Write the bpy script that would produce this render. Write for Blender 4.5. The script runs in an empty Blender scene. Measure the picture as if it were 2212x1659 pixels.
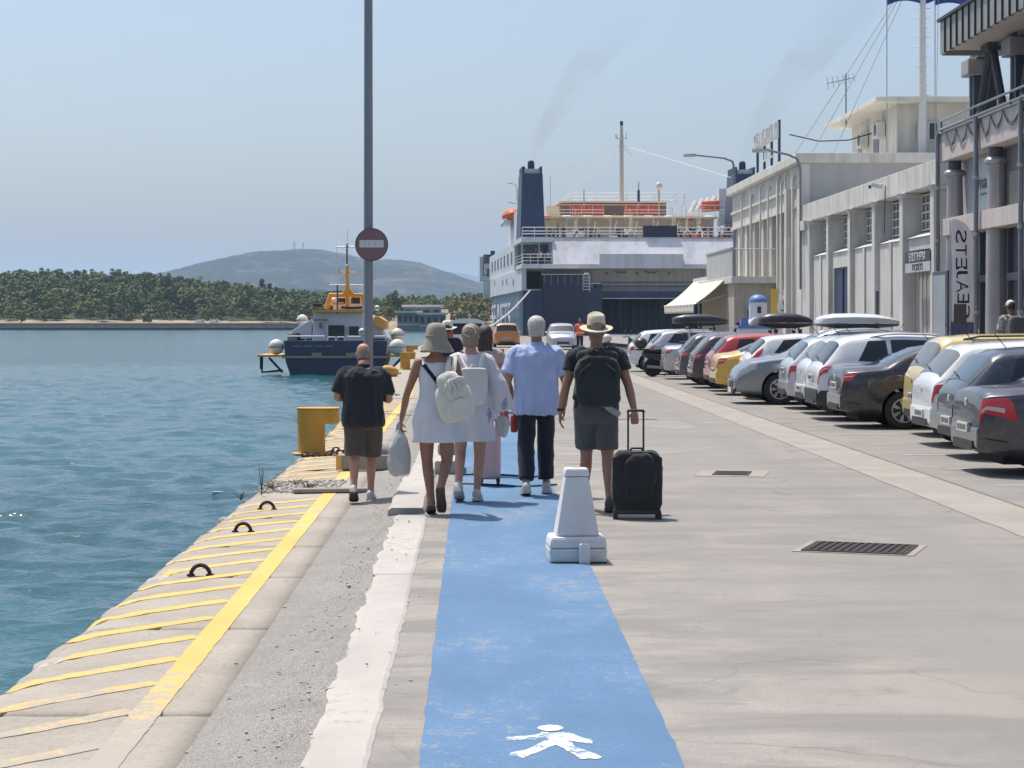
import bpy, bmesh, math, random
import numpy as np
from mathutils import Vector, Matrix, Quaternion, noise

R = math.radians
SC = bpy.context.scene
COL = SC.collection

# ---------------------------------------------------------------- camera
FPX, VX, VY = 2050.0, 474.5, 319.5          # focal length and vanishing point in 1024x768 pixels
CAMH = 1.7
cam_data = bpy.data.cameras.new('camera')
cam_data.sensor_width = 36.0
cam_data.lens = FPX / 1024 * 36.0
cam_data.shift_x = (512 - VX) / 1024
cam_data.shift_y = (VY - 384) / 1024
cam_data.clip_start = 0.1
cam_data.clip_end = 40000
cam = bpy.data.objects.new('camera', cam_data)
cam.location = (0, 0, CAMH)
cam.rotation_euler = (R(90), 0, 0)
COL.objects.link(cam)
SC.camera = cam

# ---------------------------------------------------------------- sky, sun, exposure
SUN_EL, SUN_AZ = 67.0, -36.0                # azimuth clockwise from +Y
world = bpy.data.worlds.new('World')
SC.world = world
world.use_nodes = True
wn = world.node_tree
bg = wn.nodes['Background']
sky = wn.nodes.new('ShaderNodeTexSky')
sky.sky_type = 'NISHITA'
sky.sun_disc = False
sky.sun_elevation = R(SUN_EL)
sky.sun_rotation = R(SUN_AZ)
sky.air_density = 1.0
sky.dust_density = 3.3
sky.ozone_density = 2.9
wn.links.new(sky.outputs[0], bg.inputs[0])
bg.inputs[1].default_value = 0.112
sun_data = bpy.data.lights.new('sun', 'SUN')
sun_data.energy = 3.6
sun_data.angle = R(0.53)
sun_data.color = (1.0, 0.94, 0.855)
sun = bpy.data.objects.new('sun', sun_data)
sd = Vector((math.sin(R(SUN_AZ)) * math.cos(R(SUN_EL)), math.cos(R(SUN_AZ)) * math.cos(R(SUN_EL)), math.sin(R(SUN_EL))))
sun.rotation_euler = sd.to_track_quat('Z', 'Y').to_euler()
sun.location = (-20, 30, 60)
COL.objects.link(sun)
vs = SC.view_settings
vs.view_transform = 'Standard'
vs.look = 'None'
vs.exposure = 0.46
vs.gamma = 1.0
vs.use_curve_mapping = False
SC.cycles.max_bounces = 6
SC.cycles.diffuse_bounces = 3
SC.cycles.volume_bounces = 2
SC.cycles.transparent_max_bounces = 12
SC.cycles.sample_clamp_indirect = 6.0
SC.cycles.volume_step_rate = 2.0
SC.cycles.volume_max_steps = 96

rnd = random.Random(7)

# ---------------------------------------------------------------- materials
MATS = {}


def new_mat(name):
    m = bpy.data.materials.new(name)
    m.use_nodes = True
    nt = m.node_tree
    return m, nt, nt.nodes['Principled BSDF']


def node(nt, typ, **kw):
    n = nt.nodes.new(typ)
    for k, v in kw.items():
        if k.startswith('i_'):
            n.inputs[int(k[2:])].default_value = v
        else:
            setattr(n, k, v)
    return n


def ramp(nt, src, stops):
    r = nt.nodes.new('ShaderNodeValToRGB')
    e = r.color_ramp.elements
    while len(e) < len(stops):
        e.new(0.5)
    for i, (p, c) in enumerate(stops):
        e[i].position = p
        e[i].color = c if len(c) == 4 else (*c, 1)
    nt.links.new(src, r.inputs[0])
    return r.outputs[0]


def mixc(nt, fac, a, b, mode='MIX'):
    m = nt.nodes.new('ShaderNodeMix')
    m.data_type = 'RGBA'
    m.blend_type = mode
    for sock, v in ((m.inputs[0], fac), (m.inputs[6], a), (m.inputs[7], b)):
        if isinstance(v, (int, float)):
            sock.default_value = v
        elif isinstance(v, tuple):
            sock.default_value = v if len(v) == 4 else (*v, 1)
        else:
            nt.links.new(v, sock)
    return m.outputs[2]


def coords(nt, scale=(1, 1, 1), kind='Object'):
    tc = nt.nodes.new('ShaderNodeTexCoord')
    mp = nt.nodes.new('ShaderNodeMapping')
    mp.inputs[3].default_value = scale
    nt.links.new(tc.outputs[kind], mp.inputs[0])
    return mp.outputs[0]


def world_pos(nt, scale=(1, 1, 1)):
    g = nt.nodes.new('ShaderNodeNewGeometry')
    mp = nt.nodes.new('ShaderNodeMapping')
    mp.inputs[3].default_value = scale
    nt.links.new(g.outputs['Position'], mp.inputs[0])
    return mp.outputs[0]


def noise_tex(nt, vec, scale, detail=4, rough=0.55, dist=0.0):
    n = nt.nodes.new('ShaderNodeTexNoise')
    n.inputs['Scale'].default_value = scale
    n.inputs['Detail'].default_value = detail
    n.inputs['Roughness'].default_value = rough
    n.inputs['Distortion'].default_value = dist
    nt.links.new(vec, n.inputs['Vector'])
    return n.outputs[0]


def mat(name, col, rough=0.6, metal=0.0, var=0.12, scale=3.0, bump=0.0, bscale=None, coat=0.0, spec=0.5,
        sss=0.0, dscale=1.1, dirt=0.0, dirtcol=(0.12, 0.10, 0.08), streak=False, world_space=False, trans=0.0):
    """A plain procedural material: base colour with two octaves of noise variation, optional dirt and bump."""
    if name in MATS:
        return MATS[name]
    m, nt, b = new_mat(name)
    vec = world_pos(nt) if world_space else coords(nt)
    n1 = noise_tex(nt, vec, scale, 5, 0.6)
    lo = tuple(max(0, c * (1 - var)) for c in col)
    hi = tuple(min(1, c * (1 + var)) for c in col)
    c = ramp(nt, n1, [(0.3, lo), (0.7, hi)])
    if dirt > 0:
        v2 = (world_pos(nt, (3, 3, 0.35)) if streak else world_pos(nt, (1, 1, 1)))
        n2 = noise_tex(nt, v2, dscale, 7, 0.7)
        f = ramp(nt, n2, [(0.46, (0, 0, 0)), (0.66, (dirt, dirt, dirt))])
        c = mixc(nt, f, c, dirtcol)
    nt.links.new(c, b.inputs['Base Color'])
    b.inputs['Roughness'].default_value = rough
    b.inputs['Metallic'].default_value = metal
    b.inputs['Specular IOR Level'].default_value = spec
    if coat:
        b.inputs['Coat Weight'].default_value = coat
        b.inputs['Coat Roughness'].default_value = 0.06
    if sss:
        b.inputs['Subsurface Weight'].default_value = sss
        b.inputs['Subsurface Radius'].default_value = (0.12, 0.11, 0.10)
    if trans:
        b.inputs['Transmission Weight'].default_value = trans
    if bump:
        n3 = noise_tex(nt, vec, bscale or scale * 6, 4, 0.6)
        bp = nt.nodes.new('ShaderNodeBump')
        bp.inputs['Strength'].default_value = bump
        bp.inputs['Distance'].default_value = 0.02
        nt.links.new(n3, bp.inputs['Height'])
        nt.links.new(bp.outputs[0], b.inputs['Normal'])
    MATS[name] = m
    return m


def glass_mat(name, col=(0.02, 0.025, 0.03), rough=0.06):
    if name in MATS:
        return MATS[name]
    m, nt, b = new_mat(name)
    vec = coords(nt)
    n1 = noise_tex(nt, vec, 1.2, 2)
    c = ramp(nt, n1, [(0.3, tuple(x * 0.7 for x in col)), (0.7, tuple(min(1, x * 1.4) for x in col))])
    nt.links.new(c, b.inputs['Base Color'])
    b.inputs['Roughness'].default_value = rough
    b.inputs['Specular IOR Level'].default_value = 0.8
    MATS[name] = m
    return m


# ---------------------------------------------------------------- mesh builder
class MB:
    def __init__(self, M=None):
        self.v, self.f = [], []
        self.M = M

    def add(self, vs_, fs_):
        o = len(self.v)
        if self.M is not None:
            vs_ = [self.M @ Vector(p) for p in vs_]
        self.v += [tuple(p) for p in vs_]
        self.f += [tuple(i + o for i in f) for f in fs_]
        return self

    def box(self, x0, x1, y0, y1, z0, z1):
        p = [(x0, y0, z0), (x1, y0, z0), (x1, y1, z0), (x0, y1, z0), (x0, y0, z1), (x1, y0, z1), (x1, y1, z1), (x0, y1, z1)]
        return self.add(p, [(0, 3, 2, 1), (4, 5, 6, 7), (0, 1, 5, 4), (1, 2, 6, 5), (2, 3, 7, 6), (3, 0, 4, 7)])

    def cbox(self, c, s, rot=None):
        """box by centre and size, optional rotation matrix/euler"""
        h = Vector(s) / 2
        p = []
        for z in (-1, 1):
            for x, y in ((-1, -1), (1, -1), (1, 1), (-1, 1)):
                q = Vector((x * h.x, y * h.y, z * h.z))
                if rot is not None:
                    q = rot @ q
                p.append(Vector(c) + q)
        return self.add(p, [(0, 3, 2, 1), (4, 5, 6, 7), (0, 1, 5, 4), (1, 2, 6, 5), (2, 3, 7, 6), (3, 0, 4, 7)])

    def loft(self, rings, cap=True, close=True):
        n = len(rings[0])
        vs_, fs_ = [], []
        for r in rings:
            vs_ += [tuple(p) for p in r]
        for i in range(len(rings) - 1):
            for j in range(n if close else n - 1):
                a, b_ = i * n + j, i * n + (j + 1) % n
                fs_.append((a, b_, b_ + n, a + n))
        if cap:
            fs_.append(tuple(range(n - 1, -1, -1)))
            k = (len(rings) - 1) * n
            fs_.append(tuple(range(k, k + n)))
        return self.add(vs_, fs_)

    def tube(self, pts, rad, n=8, cap=True, flat=None, up=None):
        """sweep a circle (or ellipse, flat = ratio) along pts; rad scalar or list"""
        pts = [Vector(p) for p in pts]
        if not isinstance(rad, (list, tuple)):
            rad = [rad] * len(pts)
        rings = []
        ref = Vector(up) if up is not None else None
        prev = None
        for i, p in enumerate(pts):
            if i == 0:
                t = pts[1] - pts[0]
            elif i == len(pts) - 1:
                t = pts[-1] - pts[-2]
            else:
                t = (pts[i + 1] - pts[i]).normalized() + (pts[i] - pts[i - 1]).normalized()
            if t.length < 1e-9:
                t = Vector((0, 0, 1))
            t.normalize()
            if prev is None:
                a = ref if ref is not None else (Vector((0, 0, 1)) if abs(t.z) < 0.9 else Vector((1, 0, 0)))
            else:
                a = prev
            u = (a - t * a.dot(t))
            if u.length < 1e-6:
                u = t.orthogonal()
            u.normalize()
            prev = u
            w = t.cross(u)
            r = rad[i]
            ru, rw = (r if not isinstance(r, tuple) else r[0]), (r if not isinstance(r, tuple) else r[1])
            if flat:
                ru *= flat
            rings.append([p + u * (ru * math.cos(2 * math.pi * k / n)) + w * (rw * math.sin(2 * math.pi * k / n)) for k in range(n)])
        return self.loft(rings, cap)

    def lathe(self, prof, n=24, c=(0, 0, 0), axis='Z', cap=True):
        rings = []
        for r, h in prof:
            ring = []
            for k in range(n):
                a = 2 * math.pi * k / n
                x, y = r * math.cos(a), r * math.sin(a)
                if axis == 'Z':
                    q = (x, y, h)
                elif axis == 'Y':
                    q = (y, h, x)
                else:
                    q = (h, x, y)
                ring.append((q[0] + c[0], q[1] + c[1], q[2] + c[2]))
            rings.append(ring)
        return self.loft(rings, cap)

    def ball(self, c, r, n=14, m=9):
        if not isinstance(r, (tuple, list)):
            r = (r, r, r)
        rings = []
        for i in range(m):
            t = -math.pi / 2 + math.pi * (i + 0.02) / (m - 1 + 0.04)
            rings.append([(c[0] + r[0] * math.cos(t) * math.cos(2 * math.pi * k / n), c[1] + r[1] * math.cos(t) * math.sin(2 * math.pi * k / n), c[2] + r[2] * math.sin(t)) for k in range(n)])
        return self.loft(rings)

    def prism(self, poly, d0, d1, axis='Y'):
        """extrude a 2-D outline: axis Y -> poly is (x,z); X -> (y,z); Z -> (x,y)"""
        def P(a, b_, d):
            return {'Y': (a, d, b_), 'X': (d, a, b_), 'Z': (a, b_, d)}[axis]
        return self.loft([[P(a, b_, d0) for a, b_ in poly], [P(a, b_, d1) for a, b_ in poly]])

    def quad(self, a, b_, c, d):
        return self.add([a, b_, c, d], [(0, 1, 2, 3)])

    def grid(self, fn, us, vs_, flip=False):
        n, m = len(us), len(vs_)
        p = [fn(u, v) for u in us for v in vs_]
        f = []
        for i in range(n - 1):
            for j in range(m - 1):
                a = i * m + j
                q = (a, a + 1, a + m + 1, a + m)
                f.append(q[::-1] if flip else q)
        return self.add(p, f)

    def mesh(self, name, smooth=False, angle=None):
        me = bpy.data.meshes.new(name)
        me.from_pydata(self.v, [], self.f)
        bm = bmesh.new()
        bm.from_mesh(me)
        bmesh.ops.recalc_face_normals(bm, faces=bm.faces)
        if smooth:
            for f in bm.faces:
                f.smooth = True
            if angle is not None:
                ca = math.radians(angle)
                for e in bm.edges:
                    if len(e.link_faces) == 2 and e.calc_face_angle(0) > ca:
                        e.smooth = False
        bm.to_mesh(me)
        bm.free()
        return me

    def build(self, name, m, parent=None, smooth=False, angle=35, bevel=0.0, raw=False):
        if raw:
            me = bpy.data.meshes.new(name)
            me.from_pydata(self.v, [], self.f)
            if smooth:
                me.polygons.foreach_set('use_smooth', [True] * len(me.polygons))
        else:
            me = self.mesh(name, smooth, angle)
        if bevel:
            bm = bmesh.new()
            bm.from_mesh(me)
            es = [e for e in bm.edges if len(e.link_faces) == 2 and e.calc_face_angle(0) > 0.5]
            bmesh.ops.bevel(bm, geom=es, offset=bevel, segments=2, affect='EDGES', profile=0.6, clamp_overlap=True)
            bm.to_mesh(me)
            bm.free()
        return link(name, me, m, parent)


def link(name, me, m, parent=None):
    o = bpy.data.objects.new(name, me)
    if m is not None and len(me.materials) == 0:
        me.materials.append(m)
    COL.objects.link(o)
    if parent is not None:
        o.parent = parent
    return o


def tag(o, label=None, cat=None, group=None, kind=None):
    if label:
        o['label'] = label
    if cat:
        o['category'] = cat
    if group:
        o['group'] = group
    if kind:
        o['kind'] = kind
    return o


def thing(name, label, cat, loc=(0, 0, 0), rz=0.0, group=None, scale=1.0):
    o = bpy.data.objects.new(name, None)
    o.empty_display_size = 0.2
    COL.objects.link(o)
    o.location = loc
    o.rotation_euler = (0, 0, rz)
    if scale != 1.0:
        o.scale = (scale, scale, scale)
    return tag(o, label, cat, group)


def struct(o, label=None):
    o['kind'] = 'structure'
    if label:
        o['label'] = label
    return o


def copy_tree(o, parent=None, name=None):
    c = o.copy()
    COL.objects.link(c)
    c.parent = parent
    for ch in list(o.children):
        copy_tree(ch, c)
    return c


def gz(x):
    """height of the quay surface across X: the old quay edge lies a little lower than the road"""
    t = min(1.0, max(0.0, (-0.66 - x) / 0.55))
    return -0.07 * t * t * (3 - 2 * t)


def at(x2212, y2212, z=0.0):
    """ground point under a photograph pixel (2212-wide viewing scale)"""
    px, py = x2212 * 0.46293, y2212 * 0.46293
    Y = (CAMH - z) * FPX / (py - VY)
    return Vector(((px - VX) * Y / FPX, Y, z))


WORK = bpy.data.scenes.new('workshop')          # small side scene: modifiers are evaluated there, then it is removed


def evaluated(me, mods):
    o = bpy.data.objects.new('temporary', me)
    WORK.collection.objects.link(o)
    for typ, kw in mods:
        md = o.modifiers.new(typ, typ)
        for k, v in kw.items():
            setattr(md, k, v)
    vl = WORK.view_layers[0]
    vl.update()
    dg = vl.depsgraph
    out = bpy.data.meshes.new_from_object(o.evaluated_get(dg))
    bpy.data.objects.remove(o)
    return out


def text_mesh(s, size, extrude=0.004):
    cu = bpy.data.curves.new('lettering', 'FONT')
    cu.body = s
    cu.size = size
    cu.extrude = extrude
    cu.align_x = 'CENTER'
    cu.align_y = 'CENTER'
    cu.resolution_u = 3
    o = bpy.data.objects.new('temporary', cu)
    WORK.collection.objects.link(o)
    vl = WORK.view_layers[0]
    vl.update()
    dg = vl.depsgraph
    me = bpy.data.meshes.new_from_object(o.evaluated_get(dg))
    bpy.data.objects.remove(o)
    return me


def text(name, s, size, m, parent, M, sx=1.0, extrude=0.004):
    me = text_mesh(s, size, extrude)
    me.transform(M @ Matrix.Diagonal((sx, 1, 1, 1)))
    return link(name, me, m, parent)

# ================================================================ SETTING
WATER_Z = -1.15
QEND = 213.0


def fbm(x, y, z=0.0, o=4):
    return noise.fractal(Vector((x, y, z)), 1.0, 2.0, o)


def quay_x(y):
    """X of the quay edge at distance y"""
    if y < 30:
        return -2.33
    return -2.33 - 0.85 * min(1.5, (y - 30) / 60.0)


# ---- road surface material
def road_material():
    m, nt, b = new_mat('worn_pale_asphalt')
    p = world_pos(nt)
    big = noise_tex(nt, world_pos(nt, (1, 0.35, 1)), 0.35, 5, 0.6)
    mid = noise_tex(nt, world_pos(nt, (1.0, 0.5, 1)), 1.6, 6, 0.65, 0.4)
    fine = noise_tex(nt, p, 55, 3, 0.7)
    grit = noise_tex(nt, p, 160, 2, 0.6)
    c = ramp(nt, big, [(0.32, (0.275, 0.252, 0.226)), (0.5, (0.34, 0.311, 0.274)), (0.68, (0.38, 0.346, 0.302))])
    c = mixc(nt, ramp(nt, mid, [(0.42, (0.55, 0.55, 0.55)), (0.6, (0, 0, 0))]), c, (0.255, 0.242, 0.226))
    c = mixc(nt, ramp(nt, fine, [(0.3, (0.48, 0.48, 0.48)), (0.52, (0, 0, 0))]), c, (0.12, 0.115, 0.11))
    c = mixc(nt, ramp(nt, grit, [(0.62, (0, 0, 0)), (0.75, (0.5, 0.5, 0.5))]), c, (0.5, 0.48, 0.45))
    st = noise_tex(nt, world_pos(nt, (0.55, 1.7, 1)), 0.8, 6, 0.68, 0.6)
    c = mixc(nt, ramp(nt, st, [(0.45, (0, 0, 0)), (0.60, (0.9, 0.9, 0.9))]), c, (0.205, 0.194, 0.182))
    st2 = noise_tex(nt, world_pos(nt, (0.8, 1.3, 1)), 2.6, 5, 0.7, 0.8)
    c = mixc(nt, ramp(nt, st2, [(0.58, (0, 0, 0)), (0.68, (0.55, 0.55, 0.55))]), c, (0.17, 0.16, 0.15))
    # dark tyre-polished wheel tracks running along the road
    sx = nt.nodes.new('ShaderNodeSeparateXYZ')
    nt.links.new(p, sx.inputs[0])
    wob = noise_tex(nt, world_pos(nt, (0.2, 0.06, 1)), 1.0, 3)
    ad = node(nt, 'ShaderNodeMath', operation='MULTIPLY_ADD')
    nt.links.new(wob, ad.inputs[0])
    ad.inputs[1].default_value = 1.6
    nt.links.new(sx.outputs[0], ad.inputs[2])
    sn = node(nt, 'ShaderNodeMath', operation='SINE')
    ml = node(nt, 'ShaderNodeMath', operation='MULTIPLY')
    nt.links.new(ad.outputs[0], ml.inputs[0])
    ml.inputs[1].default_value = 3.3
    nt.links.new(ml.outputs[0], sn.inputs[0])
    trk = ramp(nt, sn.outputs[0], [(0.55, (0, 0, 0)), (1.0, (0.4, 0.4, 0.4))])
    brk = ramp(nt, mid, [(0.35, (0, 0, 0)), (0.6, (1, 1, 1))])
    lim = node(nt, 'ShaderNodeMapRange')
    nt.links.new(sx.outputs[0], lim.inputs[0])
    lim.inputs[1].default_value = 1.0
    lim.inputs[2].default_value = 2.4
    f = mixc(nt, 1.0, trk, brk, 'MULTIPLY')
    f = mixc(nt, 1.0, f, lim.outputs[0], 'MULTIPLY')
    c = mixc(nt, f, c, (0.16, 0.155, 0.15))
    # the driving lanes are greyer asphalt than the pale strip beside the footway
    ln = node(nt, 'ShaderNodeMapRange')
    nt.links.new(ad.outputs[0], ln.inputs[0])
    ln.inputs[1].default_value = 1.6
    ln.inputs[2].default_value = 3.4
    ln.inputs[3].default_value = 0.0
    ln.inputs[4].default_value = 0.55
    c = mixc(nt, ln.outputs[0], c, (0.215, 0.202, 0.187))
    # hairline cracks
    vo = nt.nodes.new('ShaderNodeTexVoronoi')
    vo.feature = 'DISTANCE_TO_EDGE'
    vo.inputs['Scale'].default_value = 0.33
    wv = nt.nodes.new('ShaderNodeVectorMath')
    wv.operation = 'ADD'
    nz = nt.nodes.new('ShaderNodeTexNoise')
    nz.inputs['Scale'].default_value = 1.3
    nt.links.new(p, nz.inputs['Vector'])
    nt.links.new(p, wv.inputs[0])
    nt.links.new(nz.outputs[1], wv.inputs[1])
    nt.links.new(wv.outputs[0], vo.inputs['Vector'])
    crk = ramp(nt, vo.outputs[0], [(0.0, (0.55, 0.55, 0.55)), (0.006, (0, 0, 0))])
    crk = mixc(nt, 1.0, crk, ramp(nt, big, [(0.45, (0, 0, 0)), (0.6, (1, 1, 1))]), 'MULTIPLY')
    c = mixc(nt, crk, c, (0.07, 0.065, 0.06))
    nt.links.new(c, b.inputs['Base Color'])
    b.inputs['Roughness'].default_value = 0.85
    b.inputs['Specular IOR Level'].default_value = 0.3
    bp = nt.nodes.new('ShaderNodeBump')
    bp.inputs['Strength'].default_value = 0.5
    bp.inputs['Distance'].default_value = 0.006
    nt.links.new(fine, bp.inputs['Height'])
    nt.links.new(bp.outputs[0], b.inputs['Normal'])
    return m


def paint_material(name, col, under=(0.30, 0.285, 0.265), wear=0.45, near_wear=0.0, dark=None):
    """Road paint worn through to the surface below; near_wear adds wear for small world Y"""
    m, nt, b = new_mat(name)
    p = world_pos(nt)
    n1 = noise_tex(nt, p, 9, 6, 0.7, 0.3)
    n2 = noise_tex(nt, p, 60, 3, 0.7)
    n3 = noise_tex(nt, world_pos(nt, (1, 0.4, 1)), 1.1, 5, 0.6)
    mx = mixc(nt, 0.45, n1, n2)
    thr = 0.66 - 0.2 * wear
    sp = node(nt, 'ShaderNodeMath', operation='MULTIPLY_ADD')
    nt.links.new(n3, sp.inputs[0])
    sp.inputs[1].default_value = 0.55
    sp.inputs[2].default_value = -0.30
    s2 = node(nt, 'ShaderNodeMath', operation='ADD')
    nt.links.new(mx, s2.inputs[0])
    nt.links.new(sp.outputs[0], s2.inputs[1])
    mx = s2.outputs[0]
    if near_wear:
        sx = nt.nodes.new('ShaderNodeSeparateXYZ')
        nt.links.new(p, sx.inputs[0])
        mr = node(nt, 'ShaderNodeMapRange')
        nt.links.new(sx.outputs[1], mr.inputs[0])
        mr.inputs[1].default_value = 11.5
        mr.inputs[2].default_value = 8.8
        mr.inputs[3].default_value = 0.0
        mr.inputs[4].default_value = near_wear
        ad = node(nt, 'ShaderNodeMath', operation='ADD')
        nt.links.new(mx, ad.inputs[0])
        nt.links.new(mr.outputs[0], ad.inputs[1])
        mx = ad.outputs[0]
    f = ramp(nt, mx, [(thr - 0.05, (0, 0, 0)), (thr + 0.05, (1, 1, 1))])
    lo = tuple(c * 0.80 for c in col)
    hi = tuple(min(1, c * 1.12) for c in col)
    c = ramp(nt, n3, [(0.3, lo), (0.7, hi)])
    if dark:
        n4 = noise_tex(nt, world_pos(nt, (0.8, 2.2, 1)), 0.9, 6, 0.65)
        c = mixc(nt, ramp(nt, n4, [(0.5, (0, 0, 0)), (0.72, (0.5, 0.5, 0.5))]), c, dark)
        c = mixc(nt, ramp(nt, n2, [(0.32, (0.45, 0.45, 0.45)), (0.5, (0, 0, 0))]), c, tuple(x * 0.6 for x in col))
    c = mixc(nt, f, c, under)
    nt.links.new(c, b.inputs['Base Color'])
    b.inputs['Roughness'].default_value = 0.75
    b.inputs['Specular IOR Level'].default_value = 0.3
    bp = nt.nodes.new('ShaderNodeBump')
    bp.inputs['Strength'].default_value = 0.35
    bp.inputs['Distance'].default_value = 0.004
    nt.links.new(n2, bp.inputs['Height'])
    nt.links.new(bp.outputs[0], b.inputs['Normal'])
    return m


def concrete_material(name, col, rough_mix=False):
    m, nt, b = new_mat(name)
    p = world_pos(nt)
    n1 = noise_tex(nt, p, 1.4, 6, 0.65)
    n2 = noise_tex(nt, p, 38, 4, 0.7)
    n3 = noise_tex(nt, p, 150, 2, 0.6)
    c = ramp(nt, n1, [(0.3, tuple(x * 0.83 for x in col)), (0.7, tuple(x * 1.1 for x in col))])
    c = mixc(nt, ramp(nt, n2, [(0.28, (0.5, 0.5, 0.5)), (0.5, (0, 0, 0))]), c, tuple(x * 0.45 for x in col))
    if rough_mix:
        c = mixc(nt, ramp(nt, n3, [(0.36, (0.85, 0.85, 0.85)), (0.5, (0, 0, 0))]), c, tuple(x * 0.36 for x in col))
        c = mixc(nt, ramp(nt, n3, [(0.55, (0, 0, 0)), (0.66, (0.6, 0.6, 0.6))]), c, (0.5, 0.48, 0.45))
    nt.links.new(c, b.inputs['Base Color'])
    b.inputs['Roughness'].default_value = 0.9
    b.inputs['Specular IOR Level'].default_value = 0.25
    bp = nt.nodes.new('ShaderNodeBump')
    bp.inputs['Strength'].default_value = 0.7 if rough_mix else 0.35
    bp.inputs['Distance'].default_value = 0.012 if rough_mix else 0.005
    nt.links.new(n2, bp.inputs['Height'])
    nt.links.new(bp.outputs[0], b.inputs['Normal'])
    return m


M_ROAD = road_material()
M_SLAB = concrete_material('quay_concrete', (0.36, 0.325, 0.275))
M_ROUGH = concrete_material('broken_quay_asphalt', (0.285, 0.268, 0.245), True)
M_WHITEP = paint_material('worn_white_kerb_paint', (0.43, 0.405, 0.372), wear=0.35)
M_YELLOW = paint_material('worn_yellow_paint', (0.68, 0.45, 0.13), under=(0.36, 0.325, 0.275), wear=0.4, near_wear=0.16)
M_BLUE = paint_material('worn_blue_lane_paint', (0.098, 0.195, 0.33), under=(0.23, 0.26, 0.285), wear=0.42, dark=(0.068, 0.148, 0.27))
M_SIGNP = paint_material('worn_white_symbol_paint', (0.72, 0.72, 0.70), under=(0.11, 0.20, 0.33), wear=0.85)
M_GUTTER = concrete_material('pale_gutter_concrete', (0.325, 0.298, 0.262))
M_PATCH = concrete_material('dark_asphalt_patch', (0.19, 0.182, 0.172))

# ---- the road: one sheet from the kerb to behind the buildings and out to the ferry berth
mb = MB()
ys = [-30, 0, 6, 20, 60, 120, QEND]
xs = [-0.66, 0.5, 5, 20, 90]
mb.grid(lambda u, v: (u, v, 0.0), xs, ys, True)
struct(mb.build('road', M_ROAD, raw=True), 'pale worn asphalt quay road')


# ---- the quay apron between kerb and edge slabs (broken asphalt, real relief nearby)
def z_rough(x, y):
    e = min(1.0, max(0.0, (x + 1.175) / 0.08)) * min(1.0, max(0.0, (-0.62 - x) / 0.06))
    band = math.exp(-((x + 0.78 + 0.05 * fbm(0, y * 0.9)) / 0.13) ** 2)
    n = 0.013 * fbm(x * 5, y * 3, 3, 5) + 0.011 * abs(fbm(x * 24, y * 17, 7, 3))
    return gz(x) + e * (n * (0.45 + 1.4 * band) - 0.010 * band)


mb = MB()
xs = list(np.linspace(-1.178, -0.655, 44))
ys = []
y = 5.0
while y < 46:
    ys.append(y)
    y += 0.012 + 0.0021 * y
mb.grid(lambda u, v: (u, v, z_rough(u, v)), xs, ys, True)
struct(mb.build('quay_apron', M_ROUGH, raw=True, smooth=True), 'broken grey asphalt strip beside the kerb')
mb = MB()
mb.grid(lambda u, v: (quay_x(v) + (-0.655 - quay_x(v)) * u, v, gz(quay_x(v) + (-0.655 - quay_x(v)) * u)),
        list(np.linspace(0, 1, 8)), list(np.linspace(46, QEND, 60)), True)
struct(mb.build('far_quay', M_SLAB, raw=True), 'far stretch of the concrete quay')
mb = MB()
for (a, b_) in ((46, 80), (80, 130), (130, QEND)):
    mb.quad((quay_x(a), a, -0.07), (quay_x(b_), b_, -0.07), (quay_x(b_), b_, -4), (quay_x(a), a, -4))
mb.quad((quay_x(QEND), QEND, -0.07), (90, QEND, 0), (90, QEND, -4), (quay_x(QEND), QEND, -4))
struct(mb.build('quay_wall', M_SLAB, raw=True), 'concrete face of the far quay')

# ---- quay edge slabs, each its own piece with chipped outer edges and open joints
JOINTS = [3.2, 6.3, 9.2, 11.75, 14.1, 16.0, 18.3, 21.2, 24.1, 27.3, 30.2, 33.3, 36.4, 39.6, 42.8, 46.0]


def z_slab(x, y):
    return -0.07 + 0.004 * fbm(x * 1.3, y * 0.9, 1) + 0.0015 * fbm(x * 9, y * 9, 2, 3)


NOTCH = [(10.75, 0.16, 0.26), (14.22, 0.20, 0.22), (9.1, 0.12, 0.10), (13.1, 0.14, 0.08), (16.1, 0.2, 0.14), (18.6, 0.28, 0.16), (21.3, 0.3, 0.2), (12.3, 0.1, 0.05)]


def edge_loss(y):
    e = 0.035 * (fbm(0.3, y * 1.3, 5, 4) + 0.5) + 0.012 * fbm(3, y * 9, 2, 3)
    for yy, w, d in NOTCH:
        e += d * 0.42 * math.exp(-((y - yy) / w) ** 2) * (0.8 + 0.4 * fbm(1, y * 12))
    return e


def slab_top(x, v, lx=None):
    lx = quay_x(v) + edge_loss(v) if lx is None else lx
    d = max(0.0, x - lx)
    off = 0.075 * math.exp(-d / 0.05) + 0.03 * math.exp(-d / 0.16) * (fbm(x * 7, v * 7, 4) + 0.4)
    return z_slab(x, v) - max(0, off)


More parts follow.
